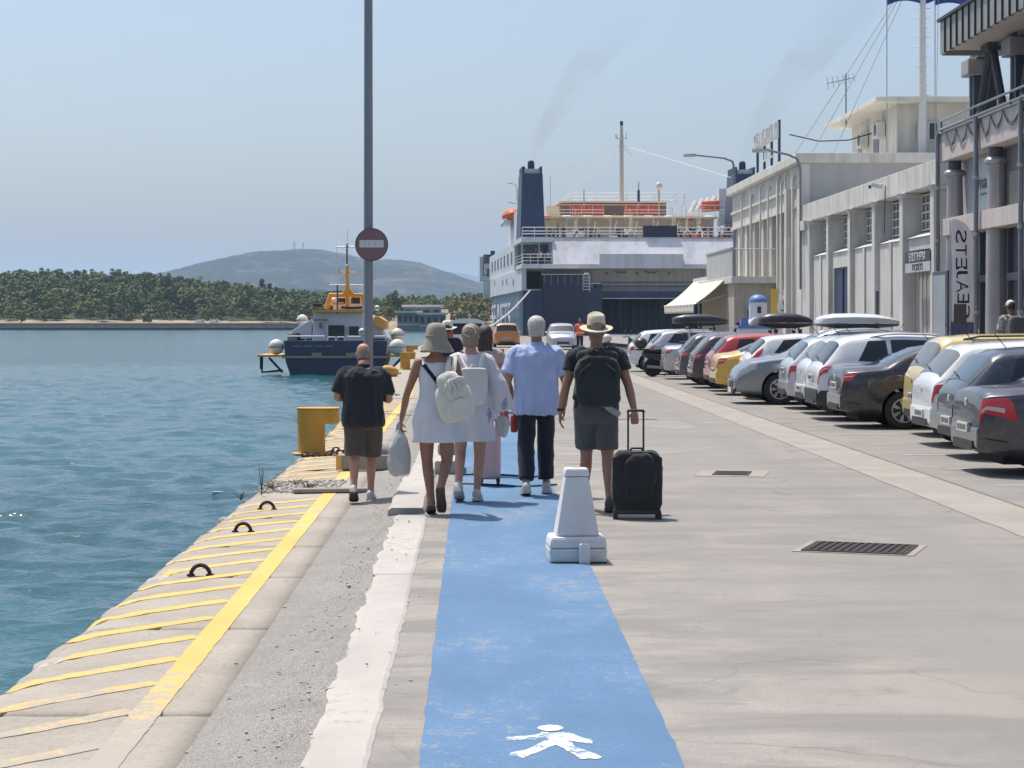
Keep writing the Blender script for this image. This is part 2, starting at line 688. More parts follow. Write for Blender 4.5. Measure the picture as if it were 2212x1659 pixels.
quay = thing('quay_edge', None, None, (0, 0, 0))
quay['kind'] = 'structure'
quay['label'] = 'row of pale concrete slabs along the water'
for i in range(len(JOINTS) - 1):
    a, b_ = JOINTS[i] + 0.012, JOINTS[i + 1] - 0.012
    mb = MB()
    n = 60 if b_ < 22 else 16
    dz = 0.0
    rows = []
    for k in range(n + 1):
        v = a + (b_ - a) * k / n
        lx = quay_x(v) + edge_loss(v)
        endd = min(v - a, b_ - v)
        drop = 0.02 * max(0, 1 - endd / 0.05) ** 2
        row = [(lx - 0.02, v, -1.6), (lx - 0.012, v, -0.5), (lx, v, -0.155 - 0.02 * fbm(v * 6, 2))]
        for s in (0.02, 0.06, 0.12, 0.2, 0.32, 0.45, 0.6, 0.75, 0.88, 1.0):
            x = lx + (-1.175 - lx) * s
            row.append((x, v, slab_top(x, v, lx) - drop))
        row.append((-1.173, v, -0.4))
        rows.append(row)
    mb.loft(rows, cap=True, close=False)
    mb.build('slab', M_SLAB, quay, raw=True, smooth=True)
mb = MB().box(-2.36, -1.17, 3.2, 46, -1.7, -0.19)
mb.build('bedding', M_ROUGH, quay)

# ---- yellow markings on the slabs
markings = thing('quay_markings', None, None)
markings['kind'] = 'structure'
markings['label'] = 'yellow painted line and hatching along the quay edge'


def ribbon(mb_, p0, p1, w, n, zf, wob=0.0, seed=0):
    p0, p1 = Vector(p0), Vector(p1)
    d = (p1 - p0)
    nrm = Vector((d.y, -d.x)).normalized()
    rows = []
    for k in range(n + 1):
        c = p0 + d * (k / n)
        w1 = w / 2 + wob * fbm(c.x * 8, c.y * 8, seed)
        w2 = w / 2 + wob * fbm(c.x * 8, c.y * 8, seed + 9)
        pa = (c.x - nrm.x * w1, c.y - nrm.y * w1, zf(c.x - nrm.x * w1, c.y - nrm.y * w1))
        pb = (c.x + nrm.x * w2, c.y + nrm.y * w2, zf(c.x + nrm.x * w2, c.y + nrm.y * w2))
        rows.append([(pa[0], pa[1], pa[2] - 0.012), pa, (c.x, c.y, zf(c.x, c.y)), pb, (pb[0], pb[1], pb[2] - 0.012)])
    mb_.loft(rows, cap=False, close=False)


zf = lambda x, y: z_slab(x, y) + 0.004
mb = MB()
ribbon(mb, (-1.475, 5.0), (-1.475, 20.85), 0.135, 240, zf, 0.006)
mb.build('edge_line', M_YELLOW, markings, raw=True)
mb = MB()
ribbon(mb, (-1.475, 22.6), (-1.50, 45.9), 0.135, 120, zf, 0.004)
mb.build('edge_line', M_YELLOW, markings, raw=True)
mb = MB()
ribbon(mb, (-1.50, 46.0), (-1.75, 60), 0.15, 20, lambda x, y: gz(x) + 0.008)
ribbon(mb, (-1.75, 60), (-1.95, 100), 0.16, 30, lambda x, y: gz(x) + 0.008)
mb.build('edge_line', M_YELLOW, markings, raw=True)
k = 0
ye = 7.8
while ye < 45:
    if not (20.9 < ye < 22.5):
        xl = quay_x(ye) + max(edge_loss(ye - 0.95), edge_loss(ye - 1.05)) + 0.03
        mb = MB()
        ribbon(mb, (xl, ye - 1.15 * (-1.545 - xl)), (-1.545, ye), 0.115, 24, lambda x, y: slab_top(x, y) + 0.0035, 0.008, k)
        mb.build('hatch_stripe', M_YELLOW, markings, raw=True)
    ye += 0.73
    k += 1

# ---- white painted kerb, blue pedestrian lane, symbol, gutter
kerb = thing('kerb', None, None)
kerb['kind'] = 'structure'
kerb['label'] = 'worn white painted kerb between broken asphalt and blue lane'


def kerb_rows(y0, y1, xl, xr, h, n, wob):
    rows = []
    for k in range(n + 1):
        v = y0 + (y1 - y0) * k / n
        l = xl + wob * fbm(1.5, v * 2.6, 3, 5)
        r = xr + 0.45 * wob * fbm(7.5, v * 3.1, 3, 5)
        hh = h + 0.006 * fbm(2, v * 3, 1)
        rows.append([(l - 0.012, v, -0.08), (l, v, hh * 0.55), (l + 0.03, v, hh), ((l + r) / 2, v, hh + 0.004 * fbm(5, v * 6)), (r - 0.02, v, hh), (r, v, hh * 0.3), (r + 0.004, v, -0.04)])
    return rows


for (y0, y1, xl, xr, h, n, wob) in ((5.0, 9.4, -0.655, -0.405, 0.010, 160, 0.022), (9.40, 13.6, -0.665, -0.40, 0.010, 160, 0.030), (13.60, 17.7, -0.68, -0.405, 0.012, 160, 0.028),
                                    (17.95, 21.5, -0.76, -0.44, 0.050, 60, 0.018), (21.55, 27, -0.70, -0.43, 0.045, 40, 0.015), (27.05, 46, -0.70, -0.44, 0.045, 40, 0.02)):
    mb = MB()
    mb.loft(kerb_rows(y0, y1, xl, xr, h, n, wob), cap=True, close=False)
    mb.build('kerb_stone', M_WHITEP, kerb, raw=True, smooth=False)

mb = MB()
rows = []
for k in range(300):
    v = 5.0 + 105.0 * (k / 299) ** 1.6
    rows.append([(-0.213 + 0.010 * fbm(1, v * 4), v, 0.005), (0.3, v, 0.005), (0.80 + 0.008 * fbm(5, v * 3), v, 0.005)])
mb.loft(rows, cap=False, close=False)
struct(mb.build('blue_lane', M_BLUE, raw=True), 'blue painted pedestrian lane')


def g8(xc, yc):
    p = at((1000 + 0.7052 * xc) * 0.8641, (1100 + 0.7052 * yc) * 0.8641)
    return p.x, p.y


sym = thing('walking_figure_marking', None, None)
sym['kind'] = 'structure'
sym['label'] = 'white painted walking figure on the blue lane'
polys = [[(380, 1070), (381, 1058), (470, 1052), (503, 1040), (528, 1040), (530, 1054), (482, 1067)],
         [(503, 1046), (582, 1040), (578, 1062), (562, 1082), (440, 1133), (386, 1124), (394, 1113), (442, 1105), (522, 1066)],
         [(566, 1041), (612, 1046), (685, 1074), (680, 1083), (622, 1076), (560, 1060)],
         [(540, 1074), (590, 1065), (626, 1095), (714, 1128), (708, 1137), (640, 1136), (556, 1088)],
         [(533 + 46 * math.cos(t * math.pi / 8), 1027 + 11 * math.sin(t * math.pi / 8)) for t in range(16)]]
for i, pl in enumerate(polys):
    mb = MB()
    pts = [g8(*q) for q in pl]
    fine_ = []
    for a, b_ in zip(pts, pts[1:] + pts[:1]):
        for s in range(4):
            q = (a[0] + (b_[0] - a[0]) * s / 4, a[1] + (b_[1] - a[1]) * s / 4)
            j = 0.004 if len(pl) < 12 else 0.002
            fine_.append((q[0] + rnd.uniform(-j, j), q[1] + rnd.uniform(-j, j) * 2, 0.0062 + 0.0004 * i))
    mb.add(fine_, [tuple(range(len(fine_)))])
    mb.build(['arm', 'leg', 'arm', 'leg', 'head'][i], M_SIGNP, sym, raw=True)

mb = MB()
rows = []
for k in range(160):
    v = 8 + 132 * (k / 159) ** 1.5
    rows.append([(4.28 + 0.02 * fbm(1, v), v, 0.004), (4.6, v, 0.006), (4.93 + 0.01 * fbm(4, v), v, 0.004)])
mb.loft(rows, cap=False, close=False)
struct(mb.build('gutter_strip', M_GUTTER, raw=True), 'pale concrete gutter strip in front of the parked cars')
mb = MB()
ribbon(mb, (4.965, 8), (4.965, 140), 0.035, 80, lambda x, y: 0.0045)
struct(mb.build('gutter_joint', M_PATCH, raw=True), 'dark joint beside the gutter strip')
# asphalt patches and stains with their own shapes
for (cx, cy, sx, sy, sd_) in ((2.2, 26.5, 0.9, 1.6, 5), (3.1, 33, 0.8, 2.2, 7)):
    mb = MB()
    n = 40
    ring = []
    for k in range(n):
        t = 2 * math.pi * k / n
        q = 1 + 0.25 * fbm(math.cos(t) * 1.6, math.sin(t) * 1.6, sd_ * 3.1)
        ring.append((cx + sx * 0.5 * q * math.copysign(abs(math.cos(t)) ** 0.7, math.cos(t)) + 0.5 * (sd_ == 1) * 0, cy + sy * 0.5 * q * math.copysign(abs(math.sin(t)) ** 0.7, math.sin(t)) - 0.05 * (sd_ == 1) * math.cos(t), 0.0025))
    mb.loft([[(p[0], p[1], -0.02) for p in ring], ring])
    mm = concrete_material('asphalt_stain_%d' % sd_, (0.285, 0.268, 0.248) if sd_ != 1 else (0.275, 0.258, 0.238))
    struct(mb.build('asphalt_patch', mm, raw=True), 'darker patch in the asphalt')
# faint pale parking bay lines
mb = MB()
for k in range(18):
    ribbon(mb, (5.35, 21.0 + 2.36 * k), (9.7, 21.0 + 2.36 * k), 0.1, 10, lambda x, y: 0.004)
struct(mb.build('bay_lines', M_WHITEP, raw=True), 'worn white parking bay lines')
# raised pavement in front of the buildings
M_PAVE = concrete_material('grey_pavement', (0.30, 0.285, 0.265))
mb = MB().box(10.45, 60, 20, 110, -0.5, 0.32)
struct(mb.build('pavement', M_PAVE, bevel=0.03), 'raised pavement along the buildings')


# ---- water
def water_material():
    m, nt, b = new_mat('harbour_water')
    p = world_pos(nt)
    n1 = noise_tex(nt, world_pos(nt, (0.55, 1.0, 1)), 1.1, 4, 0.55, 0.3)
    n2 = noise_tex(nt, world_pos(nt, (0.6, 1.0, 1)), 4.5, 3, 0.55)
    n3 = noise_tex(nt, world_pos(nt, (0.02, 0.05, 1)), 1.0, 4, 0.6)
    n4 = noise_tex(nt, world_pos(nt, (0.12, 0.3, 1)), 1.0, 4, 0.6)
    c = ramp(nt, n3, [(0.35, (0.012, 0.068, 0.088)), (0.65, (0.021, 0.102, 0.122))])
    nt.links.new(c, b.inputs['Base Color'])
    b.inputs['Roughness'].default_value = 0.11
    b.inputs['IOR'].default_value = 1.333
    s = mixc(nt, 0.35, n1, n2)
    s = mixc(nt, 0.35, s, n4)
    bp = nt.nodes.new('ShaderNodeBump')
    bp.inputs['Strength'].default_value = 1.0
    bp.inputs['Distance'].default_value = 0.22
    nt.links.new(s, bp.inputs['Height'])
    nt.links.new(bp.outputs[0], b.inputs['Normal'])
    return m


M_WATER = water_material()


def wave(x, y):
    a = 0.055 * noise.noise(Vector((x * 0.75, y * 1.25, 0.0))) + 0.03 * noise.noise(Vector((x * 1.9 + 3, y * 2.9, 4.0)))
    r = 1 - abs(noise.noise(Vector((x * 0.55 + 9, y * 1.0, 2.0))))
    return 1.5 * a + 0.075 * (r ** 3 - 0.55)


ys = []
y = 3.0
while y < 140:
    ys.append(y)
    y += max(0.07, 0.006 * y)
us = list(np.linspace(0, 1, 150))
mb = MB()


def wpt(v, u):
    xr = -1.5 if v < 46 else min(-1.5, quay_x(v) + 1.0)
    xl = -4.0 - 0.36 * v
    x = xr + (xl - xr) * u
    fade = min(1.0, max(0.0, (140 - v) / 40)) * min(1.0, max(0.0, (1 - u) / 0.05))
    return (x, v, WATER_Z + wave(x, v) * fade)


mb.grid(wpt, ys, us, False)
struct(mb.build('water', M_WATER, raw=True, smooth=True), 'rippled blue green harbour water near the quay')
Yl = ys[-1]
mb = MB()
lo_row = [wpt(v, 1.0) for v in ys]
mb.add([(p[0], p[1], WATER_Z) for p in lo_row] + [(-3000, p[1], WATER_Z) for p in lo_row], [(i, i + 1, i + 1 + len(ys), i + len(ys)) for i in range(len(ys) - 1)])
q = wpt(Yl, 0.0)
mb.add([(-3000, Yl, WATER_Z), (q[0], Yl, WATER_Z), (q[0], QEND + 0.5, WATER_Z), (-3000, QEND + 0.5, WATER_Z)], [(0, 1, 2, 3)])
mb.add([(-3000, QEND + 0.5, WATER_Z), (3000, QEND + 0.5, WATER_Z), (3000, 16000, WATER_Z), (-3000, 16000, WATER_Z)], [(0, 1, 2, 3)])
mb.add([(-3000, -300, WATER_Z), (-1.5, -300, WATER_Z), (-1.5, 3.0, WATER_Z), (-3000, 3.0, WATER_Z)], [(0, 1, 2, 3)])
struct(mb.build('far_water', M_WATER, raw=True), 'calm teal bay water out to the far shore')
mb = MB().box(-0.9, 3000, -300, QEND - 0.5, -3, -0.3)
struct(mb.build('land', M_SLAB), 'ground under the quay')


# ================================================================ FAR SHORE
def scrub_material(name, dark, light, scale, thr=0.5):
    m, nt, b = new_mat(name)
    n1 = noise_tex(nt, world_pos(nt, (1, 1, 2.2)), scale, 7, 0.72)
    n2 = noise_tex(nt, world_pos(nt, (1, 1, 3.0)), scale * 0.22, 5, 0.6)
    s = mixc(nt, 0.4, n1, n2)
    c = ramp(nt, s, [(thr - 0.07, dark), (thr + 0.02, tuple((a + b_) / 2 for a, b_ in zip(dark, light))), (thr + 0.12, light)])
    nt.links.new(c, b.inputs['Base Color'])
    b.inputs['Roughness'].default_value = 0.95
    b.inputs['Specular IOR Level'].default_value = 0.1
    return m


M_HILL = scrub_material('hill_scrub', (0.020, 0.030, 0.024), (0.17, 0.14, 0.11), 0.034, 0.58)
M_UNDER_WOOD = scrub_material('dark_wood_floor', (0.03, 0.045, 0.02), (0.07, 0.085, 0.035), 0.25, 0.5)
M_SHORE = scrub_material('dry_shore_earth', (0.10, 0.085, 0.05), (0.34, 0.28, 0.20), 0.12, 0.42)


def px_at(x2212, Y):
    return (x2212 * 0.46293 - VX) * Y / FPX


def pz_at(y2212, Y):
    return CAMH + (VY - y2212 * 0.46293) * Y / FPX


HY = 4200.0
hill_prof = [(150, 640), (250, 622), (320, 604), (380, 593), (440, 577), (520, 559), (580, 549), (640, 546), (690, 547), (740, 556), (800, 566), (860, 567), (900, 575),
             (950, 592), (1000, 608), (1050, 622), (1100, 632), (1200, 650)]
mb = MB()
hx = [p[0] + 14 for p in hill_prof]
hz = [p[1] for p in hill_prof]
us = list(np.linspace(150, 1200, 220))
vs2 = list(np.linspace(0, 1, 50))


def hillpt(u, v):
    z = pz_at(np.interp(u, hx, hz), HY)
    x = px_at(u, HY)
    y = HY - 900 * (1 - v) if v <= 0.8 else HY + 900 * (v - 0.8) * 5
    s = math.sin(min(1, v / 0.8) * math.pi / 2) ** 1.2 if v <= 0.8 else math.cos((v - 0.8) / 0.2 * math.pi / 2)
    zz = max(-3.0, z) * s + (1 - abs(2 * v - 1)) * 7 * fbm(x * 0.008, v * 6, 2, 5) + 1.2 * fbm(x * 0.05, v * 30, 5, 3) * (v < 0.95)
    return (x, y, zz - 2.0 * (1 - s))


mb.grid(hillpt, us, vs2, True)
struct(mb.build('hill', M_HILL, raw=True, smooth=True), 'blue grey scrub covered hill beyond the bay')
DY = 11000.0
mb = MB()
dprof = [(880, 640), (920, 598), (945, 590), (975, 588), (1010, 593), (1060, 606), (1100, 622), (1160, 640)]


def farpt(u, v):
    z = pz_at(np.interp(u, [p[0] for p in dprof], [p[1] for p in dprof]), DY)
    return (px_at(u, DY), DY - 1500 * (1 - v), max(-3, z) * math.sin(v * math.pi / 2) - 3 * (1 - v) + 10 * fbm(u * 0.05, v * 3))


mb.grid(farpt, list(np.linspace(880, 1160, 60)), list(np.linspace(0, 1, 14)), True)
struct(mb.build('mountain', M_HILL, raw=True, smooth=True), 'faint pale blue mountain on the horizon')

# near wooded shore: a low ground sheet behind a breakwater
SY0 = 566.0


def shore_h(x, y):
    """ground height of the wooded shore"""
    u = VX / 0.46293 + x * FPX / (y * 0.46293)
    ridge = np.interp(u, [-400, 0, 120, 300, 420, 560, 700, 820, 950, 1100, 1300], [14.6, 14.0, 14.6, 13.2, 11.6, 9.4, 6.8, 5.0, 6.0, 8.5, 9.0])
    t = min(1.0, max(0.0, (y - SY0 - 14) / 170.0))
    return 0.35 + ridge * t ** 0.9 + 0.5 * fbm(x * 0.03, y * 0.03, 1) * min(1, t * 4)


mb = MB()
mb.grid(lambda v, u: (u, v, shore_h(u, v)), list(np.linspace(SY0 + 3, SY0 + 26, 8)), list(np.linspace(-330, 130, 110)), False)
struct(mb.build('beach', M_SHORE, raw=True, smooth=True), 'dry sandy strip along the far shore')
mb = MB()
mb.grid(lambda v, u: (u, v, shore_h(u, v)), list(np.linspace(SY0 + 26, SY0 + 330, 40)), list(np.linspace(-330, 130, 110)), False)
struct(mb.build('wooded_slope', M_UNDER_WOOD, raw=True, smooth=True), 'dark green undergrowth floor of the far wood')
M_BREAK = mat('pale_breakwater', (0.36, 0.32, 0.28), 0.9, var=0.2, scale=0.4)
M_DARKROCK = mat('wet_dark_rock', (0.06, 0.055, 0.05), 0.7, var=0.4, scale=0.6)
bw = thing('breakwater', 'long low pale breakwater along the far shore', 'breakwater', (-100, SY0, 0))
MB().box(-230, 240, 0, 6, -0.6, 0.12).build('wall', M_BREAK, bw)
MB().box(-230, 240, -1.4, 0.3, -2.5, -0.62).build('footing', M_DARKROCK, bw)
MB().box(-230, 240, 8, 9, -0.6, 0.75).build('parapet', M_BREAK, bw)


# ---- trees
def leaf_mat(name, col):
    m, nt, b = new_mat(name)
    oi = nt.nodes.new('ShaderNodeObjectInfo')
    n1 = noise_tex(nt, coords(nt), 0.6, 3, 0.6)
    c = ramp(nt, n1, [(0.3, tuple(x * 0.55 for x in col)), (0.7, tuple(x * 1.35 for x in col))])
    c = mixc(nt, ramp(nt, oi.outputs['Random'], [(0.0, (0, 0, 0)), (1, (0.55, 0.55, 0.55))]), c, (col[0] * 1.5, col[1] * 1.15, col[2] * 0.8))
    nt.links.new(c, b.inputs['Base Color'])
    b.inputs['Roughness'].default_value = 0.8
    b.inputs['Specular IOR Level'].default_value = 0.15
    return m


M_LEAF = [leaf_mat('pine_needles_%s' % n, c) for n, c in (('dark', (0.100, 0.140, 0.055)), ('mid', (0.150, 0.190, 0.072)), ('pale', (0.205, 0.215, 0.092)), ('cypress', (0.028, 0.048, 0.022)))]
M_BARK = mat('grey_brown_bark', (0.12, 0.085, 0.06), 0.9, var=0.3, scale=2)


def crown_mesh(rs, h, r, base, kind, nclump, nleaf, lsize):
    """many leaf-sized faces grouped in clumps through the volume of the crown"""
    mb_ = MB()
    clumps = []
    for i in range(nclump):
        t = rs.random()
        if kind == 'cypress':
            z = base + (h - base) * t
            rr = r * math.sin(math.pi * (0.12 + 0.86 * (1 - t))) ** 0.7
        elif kind == 'umbrella':
            z = base + (h - base) * (0.35 + 0.65 * t)
            rr = r * math.sqrt(max(0, 1 - ((t - 0.1) / 0.95) ** 2))
        else:
            z = base + (h - base) * t
            rr = r * math.sin(math.pi * (0.15 + 0.80 * t)) ** 0.6
        a = rs.random() * 6.283
        q = rr * math.sqrt(rs.random()) * 0.85
        clumps.append((q * math.cos(a), q * math.sin(a), z, rs.uniform(0.18, 0.34) * r * (2.2 if kind == 'cypress' else 1)))
    for cx, cy, cz, cr in clumps:
        for j in range(nleaf):
            d = Vector((rs.gauss(0, 1), rs.gauss(0, 1), rs.gauss(0, 1))).normalized()
            p = Vector((cx, cy, cz)) + Vector((d.x * cr, d.y * cr, d.z * cr * 0.7)) * rs.random() ** 0.4
            nrm = (d + Vector((0, 0, 0.7)) + Vector((rs.gauss(0, .4), rs.gauss(0, .4), rs.gauss(0, .4)))).normalized()
            u = nrm.orthogonal().normalized()
            w = nrm.cross(u)
            s = lsize * rs.uniform(0.6, 1.3)
            an = rs.random() * 6.28
            u, w = u * math.cos(an) + w * math.sin(an), w * math.cos(an) - u * math.sin(an)
            mb_.add([p - u * s, p + w * s * 0.6, p + u * s, p - w * s * 0.6], [(0, 1, 2, 3)])
    return mb_


def tree_proto(name, rs, h, r, base, kind, mi, nclump=26, nleaf=26, lsize=0.55):
    mb_ = crown_mesh(rs, h, r, base, kind, nclump, nleaf, lsize)
    cme = bpy.data.meshes.new('crown')
    cme.from_pydata(mb_.v, [], mb_.f)
    cme.materials.append(M_LEAF[mi])
    tb = MB()
    top = base + (h - base) * 0.55
    tb.tube([(0, 0, -0.8), (0.1 * r * rs.uniform(-1, 1), 0.1 * r * rs.uniform(-1, 1), top * 0.5), (0.15 * r * rs.uniform(-1, 1), 0, top)], [h * 0.024, h * 0.018, h * 0.009], 6)
    for k_ in range(4):
        a = rs.random() * 6.28
        tb.tube([(0, 0, base * 0.9), (r * 0.5 * math.cos(a), r * 0.5 * math.sin(a), base + (h - base) * 0.45)], [h * 0.010, h * 0.004], 5)
    tme = tb.mesh('trunk')
    tme.materials.append(M_BARK)
    return (cme, tme)


trs = random.Random(11)
PROTO = [tree_proto('pine', trs, 9.5, 3.6, 2.2, 'round', 0), tree_proto('pine', trs, 8.5, 4.2, 2.5, 'umbrella', 1), tree_proto('pine', trs, 10.5, 3.4, 2.0, 'round', 1),
         tree_proto('pine', trs, 7.0, 3.8, 1.8, 'umbrella', 2), tree_proto('pine', trs, 11.5, 4.4, 3.0, 'umbrella', 0), tree_proto('olive', trs, 6.0, 3.2, 1.2, 'round', 2)]
CYP = tree_proto('cypress', trs, 11, 1.1, 0.6, 'cypress', 3, 70, 24, 0.45)


def tree(name, label, cat, proto, x, y, z, s, group=None, sz=None):
    o = thing(name, label, cat, (x, y, z), trs.random() * 6.28, group)
    o.scale = (s, s, s * (sz or trs.uniform(0.85, 1.15)))
    for nm, me in (('crown', proto[0]), ('trunk', proto[1])):
        c = bpy.data.objects.new(nm, me)
        COL.objects.link(c)
        c.parent = o
    return o


# front rows as single trees, the wood behind as one mass
cnt = 0
for row, (yy, step) in enumerate(((SY0 + 20, 5.2), (SY0 + 29, 4.6), (SY0 + 39, 4.6), (SY0 + 50, 4.6), (SY0 + 62, 4.8), (SY0 + 76, 5.0), (SY0 + 92, 5.2))):
    x = -168.0
    while x < 16 and cnt < 285:
        u = VX / 0.46293 + x * FPX / (yy * 0.46293)
        x += step * trs.uniform(0.6, 1.4)
        if row == 0 and (300 < u < 500 or trs.random() < 0.35):
            continue
        if u > 835 and row > 1:
            continue
        if 800 < u < 975 and row < 2:
            continue
        y = yy + trs.uniform(-5, 5)
        tree('pine_tree', 'pine tree in the wood along the far shore', 'tree', PROTO[trs.randrange(6)], x, y, shore_h(x, y) - 0.2, trs.uniform(0.48, 0.80) * float(np.interp(u, [250, 750], [1.0, 0.8])), 'pine trees along the far shore')
        cnt += 1
mass = MB()
base_protos = [crown_mesh(trs, 8.5, 3.8, 1.0, 'round', 15, 14, 0.9), crown_mesh(trs, 7.5, 4.4, 1.0, 'umbrella', 15, 14, 0.9)]
for k in range(1200):
    y = SY0 + 52 + 190 * trs.random() ** 1.1
    x = trs.uniform(-0.26, 0.04) * y
    p = base_protos[trs.randrange(2)]
    s = trs.uniform(0.45, 0.78) * float(np.interp(x / y, [-0.16, -0.07], [1.0, 0.8]))
    z = shore_h(x, y) - 0.5
    a = trs.random() * 6.28
    Mx = Matrix.Translation((x, y, z)) @ Matrix.Rotation(a, 4, 'Z') @ Matrix.Scale(s, 4)
    mass.M = Mx
    mass.add(p.v, p.f)
for k in range(150):
    y = SY0 + 25 + 30 * trs.random()
    x = trs.uniform(-0.27, 0.0) * y
    s = trs.uniform(0.25, 0.5)
    mass.M = Matrix.Translation((x, y, shore_h(x, y) - 0.6)) @ Matrix.Rotation(trs.random() * 6.28, 4, 'Z') @ Matrix.Scale(s, 4)
    mass.add(base_protos[k % 2].v, base_protos[k % 2].f)
o = mass.build('wood', M_LEAF[1], raw=True)
tag(o, 'dense green pine wood covering the far shore slope', 'wood', kind='stuff')
for (u, yy, s) in ((566, 760, 0.95), (583, 765, 0.8)):
    x = px_at(u, yy)
    tree('cypress_tree', 'tall thin dark cypress, %s of the pair above the wood' % ('left' if u < 570 else 'right'), 'tree', CYP, x, yy, pz_at(646, yy) - 3, s, sz=1.0)

# headland with scrub and low buildings between the boat and the ferry
HDY = 470.0
mb = MB()
hd = [(760, 700), (800, 668), (850, 655), (900, 645), (950, 640), (1000, 634), (1040, 632), (1080, 640), (1140, 650), (1220, 660)]


def headpt(u, v):
    z = pz_at(np.interp(u, [p[0] for p in hd], [p[1] for p in hd]), HDY + 60) - 3.5
    return (px_at(u, HDY + 60 * v), HDY + 75 * v, (z + 1.5) * math.sin(v * math.pi / 2) ** 0.8 - 1.5 + 0.35 * fbm(u * 0.05, v * 5))


mb.grid(headpt, list(np.linspace(760, 1220, 70)), list(np.linspace(0, 1, 16)), True)
struct(mb.build('headland', M_SHORE, raw=True, smooth=True), 'brown rocky headland behind the moored boat')
for k in range(62):
    u = trs.uniform(815, 1090)
    v = trs.uniform(0.05, 1.0)
    if 850 < u < 962 and v < 0.75:
        continue
    p = headpt(u, v)
    tree('shrub', 'grey green bush on the brown headland', 'bush', PROTO[trs.choice((1, 3, 5, 5))], p[0], p[1], p[2] - 0.5, trs.uniform(0.22, 0.62), 'bushes on the headland')
for (u, v, s) in ((828, 0.55, 0.60), (842, 0.7, 0.66), (858, 0.7, 0.52)):
    p = headpt(u, v)
    tree('pine_tree', 'bright green pine rising above the boat stern', 'tree', PROTO[4], p[0], p[1], p[2] - 1.0, s, 'pines on the headland')
M_FARWALL = mat('far_grey_wall', (0.26, 0.25, 0.24), 0.9, var=0.2, scale=0.5)
M_FARROOF = mat('far_pale_roof', (0.62, 0.60, 0.57), 0.8, var=0.1, scale=0.5)
M_FARDARK = mat('far_dark_opening', (0.03, 0.035, 0.04), 0.6)
for i, (u0, u1, yt, yb, vv, lab) in enumerate(((872, 952, 663, 690, 0.25, 'long grey boathouse with pale flat roof on the headland'), (858, 905, 676, 700, 0.08, 'low grey shed in front of the boathouse'),
                                               (905, 962, 680, 702, 0.06, 'grey harbour wall building below the boathouse'))):
    Yb = HDY + 60 * vv
    x0, x1 = px_at(u0, Yb), px_at(u1, Yb)
    z0, z1 = pz_at(yb, Yb) - 1.5, pz_at(yt, Yb)
    bld = thing('boathouse', lab, 'building', ((x0 + x1) / 2, Yb, z0))
    w = (x1 - x0) / 2
    MB().box(-w, w, 0, 9, 0, z1 - z0).build('wall', M_FARWALL, bld)
    MB().box(-w - 0.5, w + 0.5, -0.8, 9.4, z1 - z0, z1 - z0 + 0.5).build('roof', M_FARROOF, bld)
    for k in range(4):
        a = -w + (k + 0.25) * 2 * w / 4
        MB().box(a, a + w * 0.27, -0.05, 0.2, (z1 - z0) * 0.5, (z1 - z0) * 0.85).build('window', M_FARDARK, bld)
    MB().box(-w, w, -0.12, 0, (z1 - z0) * 0.30, (z1 - z0) * 0.38).build('ledge', M_FARROOF, bld)
# white house on the ridge and low pale house roofs
M_WHITEH = mat('far_white_wall', (0.7, 0.68, 0.65), 0.9)
for (u, w_, h_, Yb, yb, lab) in ((730, 7, 3.2, 900, 651, 'small white house with dark roof above the far wood'), (688, 8, 3.0, 980, 645, 'pale low house left on the far ridge'), (760, 6, 2.6, 940, 650, 'tiny pale house behind the boat mast')):
    x = px_at(u, Yb)
    z = pz_at(yb, Yb)
    hs = thing('far_house', lab, 'house', (x, Yb, z - 3))
    MB().box(-w_, w_, 0, 8, 0, h_ + 3).build('wall', M_WHITEH, hs)
    MB().prism([(-w_ - .6, h_ + 3), (w_ + .6, h_ + 3), (w_ * 0.5, h_ + 4.4), (-w_ * 0.5, h_ + 4.4)], -0.6, 8.6).build('roof', M_FARDARK if u == 730 else M_FARROOF, hs)
    MB().box(-w_ * .4, w_ * .1, -0.05, 0.1, 4.0, 5.2).build('window', M_FARDARK, hs)
# antenna masts on the hill top
M_MAST = mat('grey_lattice_steel', (0.16, 0.16, 0.17), 0.6)
for (u, yt, yb, lab) in ((636, 529, 548, 'taller lattice antenna mast on the hill top'), (655, 531, 548, 'shorter antenna mast on the hill top')):
    x, z0, z1 = px_at(u, HY), pz_at(yb, HY) - 6, pz_at(yt, HY) + 7
    an = thing('antenna_mast', lab, 'antenna', (x, HY, z0))
    h_ = z1 - z0
    mb = MB()
    for sx_, sy_ in ((-1, -1), (1, -1), (1, 1), (-1, 1)):
        mb.tube([(sx_ * 1.6, sy_ * 1.6, 0), (sx_ * 0.9, sy_ * 0.9, h_)], 0.45, 5)
    mb.build('lattice', M_MAST, an)
    mb = MB()
    for k in range(6):
        z = h_ * (k + 0.5) / 6
        mb.cbox((0, 0, z), (3, 3, 0.35))
    mb.build('brace', M_MAST, an)
# small white boat-like vans on the far beach
M_WVAN = mat('far_white_paint', (0.75, 0.75, 0.74), 0.5)
for (u, lab) in ((432, 'small white van parked on the far beach'), (463, 'second tiny white vehicle on the far beach')):
    Yb = SY0 + 12
    vn = thing('parked_van', lab, 'van', (px_at(u, Yb), Yb, 0.35), 0, None, 0.55)
    MB().prism([(-2.4, 0.4), (2.4, 0.4), (2.4, 1.4), (1.7, 2.3), (-2.4, 2.3)], 0, 1.9).build('body', M_WVAN, vn, bevel=0.1)
    MB().box(1.0, 1.9, -0.03, 0.05, 1.4, 2.0).build('window', M_FARDARK, vn)
    for xx in (-1.4, 1.4):
        MB().lathe([(0.36, -0.02), (0.36, 0.2)], 10, (xx, 0, 0.36), 'Y').build('wheel', M_FARDARK, vn)

